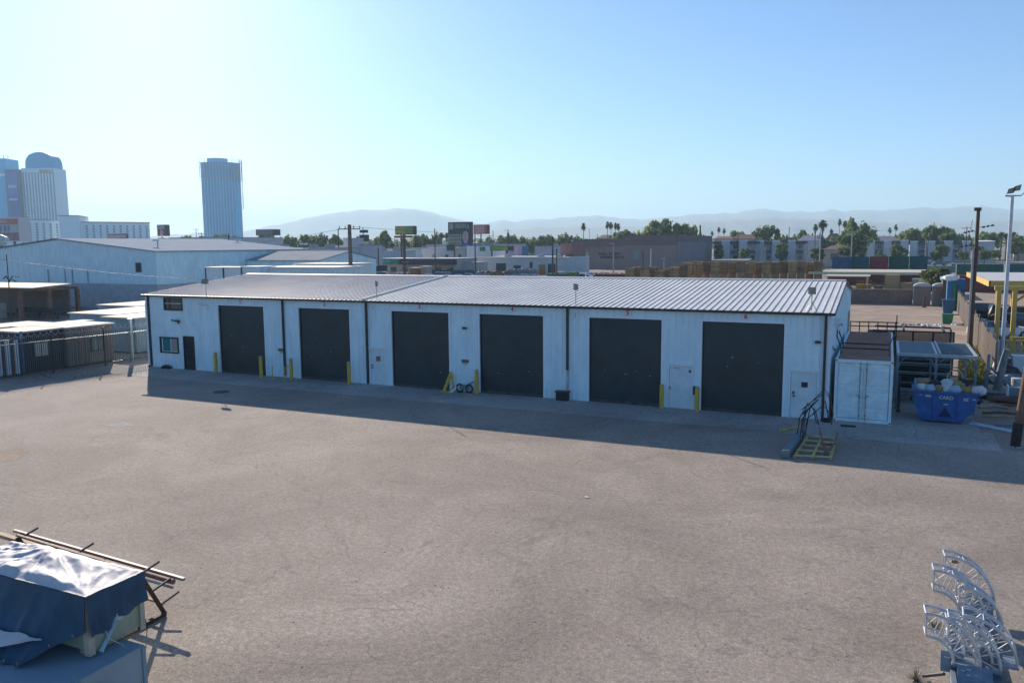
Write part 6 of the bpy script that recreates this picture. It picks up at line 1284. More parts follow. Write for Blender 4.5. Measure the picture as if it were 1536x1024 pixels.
# low hedge masses far away
def mass(name, label, pa, pb, t, pt, n, mt, seed):
    rnd = random.Random(seed); m = MB()
    for _ in range(n):
        px = rnd.uniform(pa, pb); tt = t * rnd.uniform(.96, 1.06); c = AT(px, 400, tt); z = AT(px, pt + rnd.uniform(-.5, 4), tt).z * rnd.uniform(.35, 1) ; s = rnd.uniform(.5, 1.2)
        a = Vector((rnd.gauss(0, 1), rnd.gauss(0, 1), rnd.gauss(0, 1))).normalized(); b_ = a.cross(Vector((rnd.random(), rnd.random(), 1))).normalized(); q = Vector((c.x, c.y, max(.4, z))); m.face([q - a * s, q + b_ * s * .8, q + a * s, q - b_ * s])
    return tag(m.build(name, mt), label, kind='stuff')
mass('distant_shrubs', 'distant low trees behind the billboards', 330, 900, 640, 357, 6500, LF[3][0], 1)
mass('distant_shrubs', 'distant low trees behind the houses on the right', 1040, 1600, 600, 355, 5500, LF[0][0], 2)
# road and kerb before the apartments
r0, r1 = gpt(1040, 392, 215), gpt(1600, 392, 215)
sheet('road', [(-20, 205), (160, 205), (160, 222), (-20, 222)], .012, mat('road_grey', (.16, .155, .15), .9, ns=.3, na=.2))
mbr = MB(); mbr.box(-20, 160, 222.02, 224, -.1, .14); tag(mbr.build('pavement', CONC), kind='structure')
m = MB(); xx = -18
t_ = thing('road_wall', 'long low grey wall along the road before the apartments', 'wall', (60, 200, 0)); m.box(-18, 150, 200, 200.3, 0, 1.5); m.build('wall', mat('road_wall', (.30, .28, .27), .9, ns=.5, na=.2), t_); m = MB(); m.box(-18, 150, 199.95, 200.35, 1.502, 1.65); m.build('coping', mat('wall_cap', (.42, .40, .37), .9), t_)

# pallets ------------------------------------------------------------
PW = [mat('pallet_wood%d' % i, c, .85, ns=2, na=.35) for i, c in enumerate(((.54, .36, .18), (.40, .27, .15), (.28, .21, .14)))]
def pallet_mesh(k):
    m = MB()
    for q in range(5): m.box(-.6, .6, -.5 + q * .225, -.5 + q * .225 + .10, .118, .14)
    for q in (-.55, 0, .45): m.box(-.6, .6, q, q + .09, .022, .117)
    for q in (-.5, -.05, .4): m.box(-.6, .6, q, q + .1, 0, .021)
    me = bpy.data.meshes.new('pallet'); me.from_pydata(m.v, [], m.f); me.materials.append(PW[k]); return me
PM = [pallet_mesh(k) for k in range(3)]
rnd = random.Random(5); npal = 0
cols = []
for k in range(16):
    px = 1034 + k * 12.9; cols.append((px, 122 + (k % 3) * .8, 391.5 + (2.5 if k in (0, 1, 7) else 0) + rnd.uniform(-.6, .8)))
for k in range(8): cols.append((946 + k * 11, 108 + (k % 2), (401, 400, 404, 400, 405, 402, 399, 396)[k] + 0))
for px, t, pt in cols:
    c = AT(px, 400, t); top = AT(px, pt, t).z; n = int(top / .145); rz0 = rnd.uniform(-.05, .05)
    vis = 12
    for j in range(n - 1, -1, -1):
        if n - j > vis or npal >= 300: break
        o = bpy.data.objects.new('pallet', PM[rnd.choice(((0, 0, 1), (1, 1, 2), (0, 1, 1), (2, 2, 1))[int(px) % 4])]); col.objects.link(o); o.location = (c.x + rnd.uniform(-.05, .05), c.y + rnd.uniform(-.05, .05), j * .145); o.rotation_euler = (0, 0, rz0 + rnd.uniform(-.03, .03)); npal += 1
        tag(o, 'weathered brown wooden pallet in the tall stacks behind the long warehouse', 'pallet', 'stacked wooden pallets')
    m = MB(); m.box(c.x - .55, c.x + .55, c.y - .45, c.y + .45, 0, max(.2, (n - vis) * .145 - .01))
    if n > vis: PS = globals().setdefault('PS', MB()); PS.v and None; base = len(PS.v); PS.v += m.v; PS.f += [tuple(i + base for i in f) for f in m.f]; PS.m += m.m
# rows behind, seen between and over the front stacks
for k in range(46):
    px = rnd.uniform(1028, 1236); t = rnd.uniform(127, 150); c = AT(px, 400, t); n = int(AT(px, 391.5 + rnd.uniform(0, 2), t).z / .145)
    for j in range(max(0, n - 9), n):
        q = MB(); q.box(c.x - .6, c.x + .6, c.y - .5, c.y + .5, j * .145, j * .145 + .03); q.box(c.x - .6, c.x + .6, c.y - .5, c.y + .5, j * .145 + .115, j * .145 + .14)
        for u in (-.55, -.05, .45): q.box(c.x + u, c.x + u + .1, c.y - .48, c.y + .48, j * .145 + .031, j * .145 + .114)
        base = len(PS.v); PS.v += q.v; PS.f += [tuple(i + base for i in f) for f in q.f]; PS.m += q.m
tag(PS.build('pallet_stacks', PW[1]), 'more stacked wooden pallets behind and below the front stacks', kind='stuff')
tp = MB(); c = AT(1110, 392, 150); x0, x1 = AT(1066, 400, 152).x, AT(1125, 400, 152).x; tp.hexa([(x0, c.y, 4.3), (x1, c.y, 4.3), (x1, c.y + 5, 4.3), (x0, c.y + 5, 4.3), (x0, c.y, 4.75), (x1, c.y, 4.7), (x1, c.y + 5, 4.9), (x0, c.y + 5, 4.8)]); tp2 = MB(); [tp2.box(q, q + .2, c.y + 1, c.y + 1.2, 0, 4.29) for q in (x0 + .5, x1 - .7)]
junk('plank_canopy', 'low canopy of pale boards showing above the pallet stacks', 'canopy', [('top', mat('grey_planks'), tp), ('post', WOOD, tp2)])
# big warehouse pallet yard structures --------------------------------
def sea_container(label, pa, pb, t, colr, stack=0, dep=2.44, group='shipping containers behind the dirt lot', h=2.6):
    mid = AT((pa + pb) / 2, 400, t); Y = mid.y; a, b_ = gpt(pa, 400, Y).x, gpt(pb, 400, Y).x; z0 = stack * (h + .02)
    t_ = thing('shipping_container', label, 'shipping container', ((a + b_) / 2, Y, z0), group); m = MB(); m.box(a, b_, Y + .04, Y + dep, z0 + .1, z0 + h - .05); x = a + .15
    while x < b_ - .2: m.box(x, x + .14, Y, Y + .039, z0 + .15, z0 + h - .12); x += .3
    m.build('side_panel', colr, t_); m = MB()
    for q in (a, b_ - .12): m.box(q, q + .12, Y - .02, Y + .03, z0, z0 + h)
    m.box(a + .121, b_ - .121, Y - .02, Y + .03, z0, z0 + .14); m.box(a + .121, b_ - .121, Y - .02, Y + .03, z0 + h - .11, z0 + h); m.build('frame', colr, t_); return t_
CB = {'blue': mat('box_blue', (.03, .12, .22), .6, ns=1, na=.3), 'teal': mat('box_teal', (.02, .13, .14), .6, ns=1, na=.3), 'red': mat('box_red', (.28, .06, .06), .6, ns=1, na=.3), 'green': mat('box_green', (.02, .13, .09), .6, ns=1, na=.3), 'rust': mat('box_rust', (.22, .07, .05), .7, ns=1, na=.3)}
for pa, pb, st, cc, lb in ((1248, 1276, 1, 'blue', 'dark blue container on the upper row, leftmost'), (1277, 1303, 1, 'teal', 'teal container on the upper row left of the red one'), (1304, 1332, 1, 'red', 'faded red container on the upper row'), (1333, 1363, 1, 'green', 'dark green container on the upper row right of the red one'), (1364, 1391, 1, 'teal', 'dark teal container at the right end of the upper row'), (1243, 1300, 0, 'rust', 'rust red container on the lower row under the yellow canopy, left'), (1301, 1350, 0, 'rust', 'rust red container on the lower row under the yellow canopy, middle'), (1351, 1391, 0, 'rust', 'rust red container on the lower row under the yellow canopy, right')):
    sea_container(lb, pa, pb, 150, CB[cc], st)
sea_container('red container behind the arched cabins, far right', 1440, 1545, 125, CB['red'], 0)
sea_container('rust red low container at the left of the pallet stacks', 892, 960, 135, CB['rust'], 0, h=2.9)
for i, (pa, pb, cc) in enumerate(((1435, 1462, 'green'), (1464, 1505, 'green'), (1508, 1545, 'teal'))): sea_container(['green container left of the white mast, far row', 'green container behind the white mast, far row', 'dark teal container at the right edge, far row'][i], pa, pb, 190, CB[cc], 0)
lc = thing('long_canopy', 'long flat cream edged canopy before the coloured containers', 'canopy', (33, 95, 0))
m = MB(); m.box(24.6, 41.0, 92, 106, 3.35, 3.5); m.build('roof', mat('cream_paint'), lc); m = MB(); m.box(24.5, 41.1, 91.8, 91.99, 3.15, 3.52); m.build('fascia', mat('cream_fascia', (.60, .56, .38), .6), lc)
for xx in (25, 29, 33, 37, 40.6): m = MB(); m.box(xx, xx + .2, 92.1, 92.3, 0, 3.34); m.build('post', BROWN, lc)
lc = thing('small_canopy', 'shorter lower cream canopy at the left before the long one', 'canopy', (30, 80, 0))
m = MB(); m.box(27.8, 33.3, 79, 84, 3.3, 3.42); m.build('roof', mat('cream_paint'), lc)
for xx in (28, 33): m = MB(); m.box(xx, xx + .15, 79.2, 79.35, 0, 3.29); m.build('post', STEEL, lc)
for i, (pa, pb, pt, t, lb) in enumerate(((1284, 1309, 421, 112, 'yellow hooped wire cage before the canopy'), (1311, 1328, 424, 113, 'low wire cage between the hooped one and the tall board'), (1329, 1350, 412, 114, 'tall tan plywood board before the canopy'), (1353, 1369, 424, 113, 'low tan crate right of the tall board'), (1370, 1384, 418, 113, 'pale box standing on crates before the green bush'))):
    x0, x1, y0, y1, z = at_box(pa, pb, t, pt, 1.2); m = MB(); e = .08
    if i < 2:
        for k in range(9): xx = x0 + (x1 - x0) * k / 8; m.tube([(xx, y0, 0), (xx, y0, z - (.5 if k == 0 and i == 0 else 0))], .05, 4)
        for zz in (.3, z * .5, z): m.tube([(x0, y0, zz), (x1, y0, zz)], .05, 4)
        m.box(x0 + .1, x1 - .1, y0 + .3, y1, 0, z * .8)
    else: m.box(x0, x1, y0, y1, 0, z); m.box(x0 - e, x0, y0 - e, y0, 0, z + .1); m.box(x1, x1 + e, y0 - e, y0, 0, z + .1)
    tag(m.build('wire_cage' if i < 2 else ('plywood_board', 'wood_crate', 'pale_box')[i - 2], [mat('mustard_foam'), mat('taupe_sheet'), WOOD, WOOD, CREAM][i]), lb, ('cage', 'cage', 'board', 'crate', 'box')[i])
tree('light', 1402, 402, 108, 34, 'bush like, in the sun beside the arched cabins', 'bushes by the dirt lot'); tree('palm2', 1416, 399, 106, 26, 'young and bright, right of the bush by the arched cabins')
x0, x1, y0, y1, z = at_box(1413, 1428, 98, 421, 3); m = MB(); m.hexa([(x0, y0, z), (x1, y0, z + .3), (x1, y1, z + .5), (x0, y1, z + .2), (x0, y0, z + .15), (x1, y0, z + .45), (x1, y1, z + .65), (x0, y1, z + .35)]); m2 = MB(); m2.box(x0 + .2, x1 - .1, y0 + .3, y1, 0, z - .01)
junk('lean_to', 'brown lean to with a pale blue roof right of the arched cabins', 'shelter', [('roof', mat('pale_blue_bag'), m), ('wall', BROWN, m2)])
c = AT(1435, 420, 92); m = MB(); m.box(c.x - .9, c.x + .9, c.y, c.y + 1.5, 0, 3.6); m2 = MB(); blob(m2, (c.x - .5, c.y + .5, 3.7), .8, 2, sq=(1, 1, .5)); junk('blue_cabin', 'bright blue upright cabin with a white bundle on top behind the green pipe', 'cabin', [('body', mat('box_bright_blue', (.02, .16, .36), .6), m), ('bundle', WHITE2, m2)])
# vehicles and clutter beyond the warehouse ---------------------------
CARL = [(562, 407, 176, .1, 'red', 0, 'red car just right of the gabled shed'), (573, 405, 183, .3, 'white', 1, 'white van before the left end of the shop strip'), (600, 409, 176, -.2, 'dark', 0, 'dark car before the teal shop sign'), (622, 408, 176, .2, 'white', 0, 'white car left of the rust red sign post'), (645, 407, 183, .1, 'teal', 0, 'teal car under the dark awning'), (668, 408, 176, .0, 'dark', 1, 'dark van before the right half of the awning'), (690, 409, 176, .2, 'silver', 0, 'silver car at the right end of the awning'), (705, 411, 183, .1, 'blue', 0, 'blue car right of the shop strip'), (790, 404, 176, .1, 'teal', 0, 'pale teal car before the long grey building'), (838, 405, 176, .3, 'silver', 0, 'silver car left of the brown building'), (848, 404, 176, 1.2, 'white', 1, 'white van with its nose out left of the brown building'), (862, 404, 176, .1, 'dark', 1, 'black van left of the brown building corner'), (880, 406, 176, .1, 'teal', 0, 'teal car below the tan door of the brown building'), (608, 384, 215, .1, 'white', 0, 'white car on the far lot behind the shops'), (660, 384, 222, .1, 'white', 1, 'white van on the far lot behind the shops'), (690, 385, 218, .1, 'red', 0, 'red car on the far lot behind the shops'), (1164, 383, 262, .1, 'silver', 0, 'silver car on the road before the apartments, left'), (1200, 384, 262, .1, 'white', 0, 'white car on the road before the apartments'), (1410, 383, 266, .1, 'teal', 0, 'teal car on the road before the terrace'), (1423, 383, 266, .1, 'silver', 0, 'silver car on the road before the terrace'), (1440, 383, 266, .1, 'white', 0, 'white car on the road left of the dark wooden pole'), (1521, 383, 230, .2, 'blue', 0, 'blue car far off at the right edge')]
for px, py, t, rz, cc, vn, lb in CARL: car_at(px, py, t, rz, cc, lb, bool(vn))
rnd = random.Random(12)
CL = [(713, 735, 411, 168, 'blue_fence_panel', 'fence', 'blue and white painted fence panel, left, behind the roof ridge', mat('graffiti_blue', (.10, .18, .34), .7, ns=.9, na=.2, c2=(.45, .5, .55))), (737, 754, 411, 168, 'brown_fence_panel', 'fence', 'brown fence panel between the two blue ones', mat('graffiti_brown', (.24, .15, .12), .8, ns=1, na=.4)), (756, 806, 411, 168, 'blue_fence_panel', 'fence', 'long blue and white painted fence panel, right, behind the roof ridge', mat('graffiti_blue')), (820, 832, 411, 165, 'green_skip', 'skip', 'green skip left of the slim dark green pole', GREEN), (834, 848, 411, 166, 'green_skip', 'skip', 'green skip right of the slim dark green pole', GREEN), (850, 862, 409, 168, 'green_crate', 'crate', 'yellow green crate before the black van', mat('moss_crate', (.16, .22, .08), .8)), (716, 760, 407, 187, 'scrap_row', 'scrap', 'row of brown scrap behind the painted fence', BROWN), (760, 800, 403, 208, 'tarped_boat', 'boat', 'long tarped boat shape before the long grey building', mat('boat_tarp', (.20, .22, .22), .8)), (808, 818, 397, 208, 'orange_board', 'board', 'orange board at the right end of the long grey building', mat('orange_board', (.32, .16, .07), .8)), (640, 712, 405, 208, 'teal_fence', 'fence', 'long dark teal fence under the dark awning', mat('teal_fence_m', (.02, .12, .15), .7)), (890, 940, 410, 157, 'rubble_heap', 'heap', 'brown rubble heap at the left of the pallet stacks', BROWN), (862, 905, 408, 151, 'pale_beam', 'beam', 'long pale beam lying behind the roof ridge', WWHITE)]
for pa, pb, pt, t, nm, ct_, lb, mt in CL:
    x0, x1, y0, y1, z = at_box(pa, pb, t, pt, 1.6); m = MB()
    if nm in ('tarped_boat', 'rubble_heap', 'scrap_row'):
        k = 0; xx = x0
        while xx < x1: blob(m, (xx + .8, y0 + .8, z * .55), 1.0, k, sq=(1.3, .9, z * .5)); xx += 1.6; k += 1
    elif 'skip' in nm or 'crate' in nm: m.hexa([(x0 + .3, y0 + .1, .1), (x1 - .3, y0 + .1, .1), (x1 - .3, y1 - .1, .1), (x0 + .3, y1 - .1, .1), (x0, y0, z), (x1, y0, z), (x1, y1, z), (x0, y1, z)]); m.box(x0 - .06, x1 + .06, y0 - .06, y1 + .06, z + .002, z + .1)
    elif nm == 'pale_beam': m.hexa([(x0, y0 + 3, z - .4), (x1, y0, z - .1), (x1, y0 + .4, z - .1), (x0, y0 + 3.4, z - .4), (x0, y0 + 3, z - .2), (x1, y0, z + .1), (x1, y0 + .4, z + .1), (x0, y0 + 3.4, z - .2)]); m.box(x0 + 1, x0 + 1.2, y0 + 3, y0 + 3.3, 0, z - .41); m.box(x1 - 1.2, x1 - 1, y0, y0 + .3, 0, z - .2)
    else:
        xx = x0
        while xx < x1: m.box(xx, min(x1, xx + 1.9), y0 + .05 * (int(xx) % 2), y0 + .12, .05, z + rnd.uniform(-.12, .12)); m.box(xx - .06, xx + .02, y0 + .13, y0 + .2, 0, z + .15); xx += 1.95
    tag(m.build(nm, mt), lb, ct_)
c = AT(607, 400, 195); pole('sign_post', 'rust red tall post before the shop strip', c.x, c.y, AT(605, 351, 195).z, .34, BROWN, None, 'post')
c = AT(566, 400, 190); m = MB(); m.prism([(c.x - 2.4, 0), (c.x + .8, 0), (c.x + .8, AT(569, 398, 190).z), (c.x - .6, AT(569, 398, 190).z - .3)], c.y, c.y + 3); tag(m.build('dark_canopy_end', mat('dark_slate')), 'dark sloping shelter end left of the shop strip', 'shelter')
for i, (px, pt) in enumerate(((620, 402), (636, 400))):
    x0, x1, y0, y1, z = at_box(px - 5, px + 6, 205, pt, 2); m = MB(); m.box(x0, x1, y0, y1, 0, z); m2 = MB(); m2.box(x0 - .1, x1 + .1, y0 - .1, y1 + .1, z + .002, z + .12)
    junk('kiosk', ['small orange kiosk under the dark awning, left', 'small tan kiosk under the dark awning, right'][i], 'kiosk', [('body', [mat('orange_board'), TAN][i], m), ('roof', WWHITE, m2)])

# ------------------------------------------------------------------ foreground left: tarp covered crates and cantilever rack
TX0, TX1, TY0, TY1, TZ = 20.2, 23.62, -29.13, -28.02, 2.05
cb = mat('crate_greenish', (.34, .38, .27), .8, ns=1.5, na=.2); cb2 = mat('crate_grey', (.30, .36, .38), .75, ns=1, na=.15)
uc = thing('tarped_crate', 'large pale crate under a blue and silver tarp, on top of another crate', 'crate', (21.9, -28.6, .98))
m = MB(); m.box(TX0, TX1 - .02, TY0 + .02, TY1 - .02, 1.06, TZ - .05); m.build('panel', cb, uc)
m = MB()
for y in (TY0 - .0, TY1 - .09): m.box(TX1 - .015, TX1 + .03, y, y + .09, 1.0, TZ - .05)
m.box(TX1 - .1, TX1 + .03, TY0 - .03, TY0 - .001, 1.0, TZ - .05); m.build('corner_batten', mat('pale_batten', (.50, .43, .33), .8, ns=3, na=.2), uc)
m = MB()
for x in (20.6, 22, 23.3): m.box(x, x + .2, TY0 + .05, TY1 - .05, .96, 1.058)
m.build('skid', WOOD, uc)
m = MB(); c = gpt(165, 965, TY0)
p0, p1, p2 = (TX1 + .035, -28.95, 1.0), (TX1 + .05, -28.72, 1.35), (TX1 + .04, -28.45, 1.72); m.tube([p0, p1, p2], .02, 5); m.tube([p0, (TX1 + .05, -28.8, 1.2), (TX1 + .05, -28.62, 1.4)], .045, 6, r2=.02); m.build('cloth_tie', mat('pale_blue_bag'), uc)
m = MB(); m.lathe([(.09, -.002), (.09, .002)], (0, 0, 0), 14); q = MB(); q.v = [(TX1 - .012 + z, -28.5 + x, 1.45 + y * 1) for x, y, z in m.v]; q.f = m.f; q.m = m.m; q.build('label_disc', mat('label_white', (.5, .6, .7), .5), uc)
lw = thing('lower_crate', 'blue grey crate standing on the ground under the tarped crate', 'crate', (22.3, -28.9, 0))
m = MB(); m.box(20.2, 24.05, -30.9, -28.42, .0, .93); m.build('panel', cb2, lw); m = MB(); m.box(20.19, 24.06, -30.91, -28.41, .931, .95); m.box(23.98, 24.08, -29.72, -29.65, 0, .93); m.box(23.98, 24.08, -28.47, -28.40, 0, .93); m.build('edge_batten', mat('blue_grey_batten', (.22, .32, .38), .7), lw)
# tarp: one sheet, wrinkled over the crate, hanging on two sides
from mathutils import noise as N_
tr = thing('tarp', 'crumpled tarp, silver on top and blue on its hanging sides, over the upper crate', 'tarp', (22, -28.6, TZ))
def wr(x, y):
    s = 0
    for cx, cy, f_, amp in ((23.7, -29.25, 5.5, .030), (21.55, -28.2, 4.0, .034), (20.2, -29.3, 5.0, .022)):   # creases run out from the corners and the peak
        a = math.atan2(y - cy, x - cx); r = math.hypot(x - cx, y - cy)
        s += amp * min(1, r * 1.5) * (1 - 2.2 * abs(N_.noise(Vector((a * f_, r * .55, cx)))))
    return s + .012 * (1 - 2.5 * abs(N_.noise(Vector((x * 3.5 + y * 4, y * 3 - x * 2, 4.7)))))
m = MB(); nx, ny = 110, 44
def top_z(x, y):
    u, v = (x - TX0) / (TX1 - TX0), (y - TY0) / (TY1 - TY0); e = min(min(1 - u, v, 1 - v) * 9, 1); ed = max(0, e)
    return TZ - .01 + (.06 + wr(x, y)) * (.25 + .75 * ed) + .12 * math.exp(-((x - 21.6) ** 2 / .5 + (y + 28.35) ** 2 / .12))
m.v = []
for j in range(ny + 1):
    for i in range(nx + 1):
        x = TX0 + (TX1 + .03 - TX0) * i / nx; y = TY0 - .03 + (TY1 - TY0 + .06) * j / ny; m.v.append((x, y, top_z(x, y)))
for j in range(ny):
    for i in range(nx): a = j * (nx + 1) + i; m.f.append((a, a + 1, a + nx + 2, a + nx + 1)); m.m.append(0)
SIL = mat('tarp_silver', (.56, .56, .57), .62, .0, ns=3, na=.12, bump=.25, bs=18); TB = mat('tarp_blue', (.012, .068, .125), .55, ns=2.5, na=.3, bump=.3, bs=25)
m.build('silver_top', SIL, tr, smooth=True)
def hem_front(x): return max(.985, 1.45 - (TX1 - x) * .55 + .02 * math.sin(x * 9))
def hem_side(y): return 1.40 + (y - TY0) * .12 + (.0 if y > -28.75 else -.06) + .03 * math.sin(y * 12)
m = MB(); nn = 12
for i in range(nx + 1):                            # front side (towards -Y)
    x = TX0 + (TX1 + .03 - TX0) * i / nx; zt_ = top_z(x, TY0 - .03)
    for k in range(nn + 1):
        u = k / nn; z = zt_ + (max(.4, hem_front(x)) - zt_) * u; m.v.append((x, TY0 - .03 - .62 * max(0, TZ - z) ** 1.3 * min(1, (TX1 - x) * 1.2 + .08) - (.035 * math.sin(x * 11 + 2.5 * N_.noise(Vector((x * 2, z, 0)))) * u) - .05 * u * abs(N_.noise(Vector((x * 3, z * 2, 5)))) - .02, z))
for i in range(nx):
    for k in range(nn): a = i * (nn + 1) + k; m.f.append((a, a + nn + 1, a + nn + 2, a + 1)); m.m.append(0)
m.build('blue_front', TB, tr, smooth=True)
m = MB()
for j in range(ny + 1):                            # right side (+X)
    y = TY0 - .05 + (TY1 - TY0 + .08) * j / ny; zt_ = top_z(TX1 + .03, max(TY0 - .03, min(TY1 + .03, y)))
    for k in range(nn + 1):
        u = k / nn; z = zt_ + (hem_side(y) - zt_) * u; fold = .05 * u * math.sin(y * 17 + 1.5) * (1 if y < -28.5 else .35); m.v.append((TX1 + .05 + .05 * u + fold + .03 * u * N_.noise(Vector((y * 4, z * 3, 2))), y, z))
for j in range(ny):
    for k in range(nn): a = j * (nn + 1) + k; m.f.append((a, a + nn + 1, a + nn + 2, a + 1)); m.m.append(0)
m.build('blue_side', TB, tr, smooth=True)
m = MB(); nu, nv = 70, 26                           # corner of the tarp folded back, silver side out, lying on the blue front
def front_y(x, z): return TY0 - .05 - .62 * max(0, TZ - z) ** 1.3 * min(1, (TX1 - x) * 1.2 + .08)
for i in range(nu + 1):
    u = i / nu; x = 20.3 + 2.75 * u
    for k in range(nv + 1):
        v = k / nv; zt_ = 1.36 + .05 * u + .02 * math.sin(x * 7); zb_ = max(.99, 1.02 + (u ** 2.2) * .38); z = zt_ + (zb_ - zt_) * v
        m.v.append((x + .05 * math.sin(v * 6), front_y(x, z) - .07 - .55 * v * max(0, 1 - u * 1.1) - .05 * math.sin(math.pi * v) - 1.1 * abs(wr(x * 1.3, z * 2.2)) , z))
for i in range(nu):
    for k in range(nv): a = i * (nv + 1) + k; m.f.append((a, a + 1, a + nv + 2, a + nv + 1)); m.m.append(0)
m.build('silver_flap', SIL, tr, smooth=True)

eb = MB()
for k in range(9):
    x = TX1 - .12 - k * .33; z = hem_front(x) + .06; eb.tube([(x, front_y(x, z) - .075, z), (x, front_y(x, z) - .085, z)], .022, 10)
eb.build('eyelets', mat('brass', (.45, .36, .18), .4, .6), tr)
rb_ = MB(); rb_.tube([(TX1 + .12, -28.9, hem_side(-28.9) + .03), (TX1 + .16, -28.85, 1.2), (TX1 + .14, -28.6, .98), (TX1 + .42, -28.5, .6), (TX1 + .46, -28.5, .1)], .008, 5); rb_.build('rope', mat('rope_pale', (.55, .52, .42), .9), tr)
# cantilever rack with pipes
ra = thing('pipe_rack', 'rusty dark steel rack with sloping arms behind the tarped crates', 'rack', (19.5, -26.5, 0))
RX = (17.5, 19.6, 21.82)
for i, x in enumerate(RX):
    yo = .35 * (21.82 - x) / 4.9; m = MB()
    f1, f2, ap = (x, -26.02 + yo, .04), (x, -27.15 + yo, .04), (x - .03, -26.58 + yo, 1.16); m.bar(f1, ap, .07); m.bar(f2, ap, .07); m.bar(f1, f2, .09); m.build('end_frame', mat('dark_rust', (.07, .04, .03), .8, ns=6, na=.5), ra)
    for u, L_ in ((.22, .42), (.55, .42), (.97, .40)):
        p = Vector(f1).lerp(Vector(ap), u); m = MB(); m.bar(p, (p.x + .12, p.y + L_, p.z + .16), .04); m.build('arm', DARK, ra)
yo = .35
m = MB(); m.bar((RX[0] - .1, -26.23, 1.19), (RX[2] + .05, -26.58, 1.19), .05); m.build('top_rail', mat('rail_rust', (.30, .17, .12), .75, ns=5, na=.3), ra)
m = MB(); m.bar((RX[0] - .1, -25.7, .3), (RX[2] + .03, -26.08, .3), .045); m.build('lower_rail', WOOD, ra)
def rod(label, x0, x1, y, z, r, mt, nm='pipe', n=10):
    m = MB(); m.tube([(x0, y + .35 * (21.82 - x0) / 4.9, z), (x1, y + .35 * (21.82 - x1) / 4.9, z)], r, n); return tag(m.build(nm, mt), label, nm, 'stock lying on the steel rack')
rod('thick brown pipe on the right arms of the steel rack', 16.2, 21.98, -25.88, .74, .06, mat('brown_pipe', (.19, .085, .06), .5, ns=4, na=.3))
rod('pale square tube beside the thick brown pipe on the steel rack', 15.9, 22.2, -25.78, .80, .045, mat('pale_tube', (.34, .27, .22), .6, ns=3, na=.2), 'tube', 4)
rod('thin grey tube in front of the thick brown pipe', 15.8, 22.1, -26.0, .68, .03, STEEL, 'tube', 6)
rod('long pale board lying along the back of the steel rack', 15.6, 21.0, -26.3, .90, .06, WOOD, 'board', 4)
rod('yellowish board sticking out left on the steel rack', 15.3, 19.6, -26.18, .86, .05, mat('pale_batten'), 'board', 4)
rod('pale blue tube sticking out left under the yellowish board', 14.9, 20.6, -26.45, .66, .045, SKYB, 'tube', 6)
rod('second pale blue tube sticking out farthest left, lowest on the rack', 14.7, 20.3, -26.62, .50, .04, mat('pale_blue_bag'), 'tube', 6)
rod('dark bar lying low across the left end frame', 14.9, 18.2, -26.8, .62, .03, DARK, 'bar', 4)
m = MB(); m.box(14.6, 15.6, -27.6, -26.9, .0, .35); m2 = MB(); m2.box(14.7, 15.5, -27.5, -27.0, .351, .6); junk('board_bundle', 'pale bundle of boards at the left edge behind the tarp', 'boards', [('lower', mat('pale_batten'), m), ('upper', mat('pale_blue_bag'), m2)])
m = MB(); m.tube([(21.95, -26.6, .02), (22.1, -26.75, .3), (22.0, -26.9, .55), (21.9, -27.0, .3)], .012, 5); tag(m.build('loose_wire', DARK), 'thin dark wire loop hanging at the foot of the right end frame', 'wire')

# ------------------------------------------------------------------ foreground right: curved truss segments standing on their ends
def truss(label, px, py, z0, rad, a1, w_, d_, rz=0.0):
    """quarter arc in an upright plane: top end at the left, curving down to the right; (px, py) is where its top left corner shows"""
    o = G(px, py, z0 + rad); cx, cy = o.x, o.y
    t_ = thing('curved_truss', label, 'truss', (cx, cy, z0), 'curved white truss segments')
    ca, sa = math.cos(rz), math.sin(rz)
    def P(a, s, k):   # a: 0 bottom right .. pi/2 top left; s: 0 outer 1 inner; k: 0 near 1 far
        r = rad - w_ * s; q = r * math.cos(a); y = d_ * k
        return Vector((cx + q * ca - y * sa, cy + q * sa + y * ca, z0 + r * math.sin(a)))
    a0 = .02; n = 14
    for s in (0, 1):
        for k in (0, 1): m = MB(); m.tube([P(a0 + (a1 - a0) * i / n, s, k) for i in range(n + 1)], .027, 8); m.build('chord', ALU, t_)
    m = MB(); ns_ = 4
    for i in range(ns_ + 1):
        a = a0 + (a1 - a0) * i / ns_
        e = .02 if i == ns_ else .012
        m.tube([P(a, 0, 0), P(a, 1, 0)], e, 6); m.tube([P(a, 0, 1), P(a, 1, 1)], e, 6); m.tube([P(a, 0, 0), P(a, 0, 1)], e, 6); m.tube([P(a, 1, 0), P(a, 1, 1)], e, 6)
        if i < ns_:
            b_ = a0 + (a1 - a0) * (i + 1) / ns_; f = i % 2
            m.tube([P(a, f, 0), P(b_, 1 - f, 0)], .011, 6); m.tube([P(a, 1 - f, 1), P(b_, f, 1)], .011, 6); m.tube([P(a, 0, f), P(b_, 0, 1 - f)], .011, 6); m.tube([P(a, 1, f), P(b_, 1, 1 - f)], .011, 6)
    m.build('lacing', ALU, t_)
    m = MB(); c_ = [P(a0, 0, 0), P(a0, 1, 0), P(a0, 1, 1), P(a0, 0, 1)]; ctr = sum(c_, Vector()) / 4; big = [ctr + (p - ctr) * 1.15 for p in c_]
    m.hexa([p + Vector((0, 0, -.03)) for p in big] + [p + Vector((0, 0, -.005)) for p in big]); m.build('end_plate', mat('blue_plate', (.22, .29, .36), .5, .2, ns=5, na=.3), t_)
    for s_, k_ in ((.5, -.02),):
        pass
    return t_
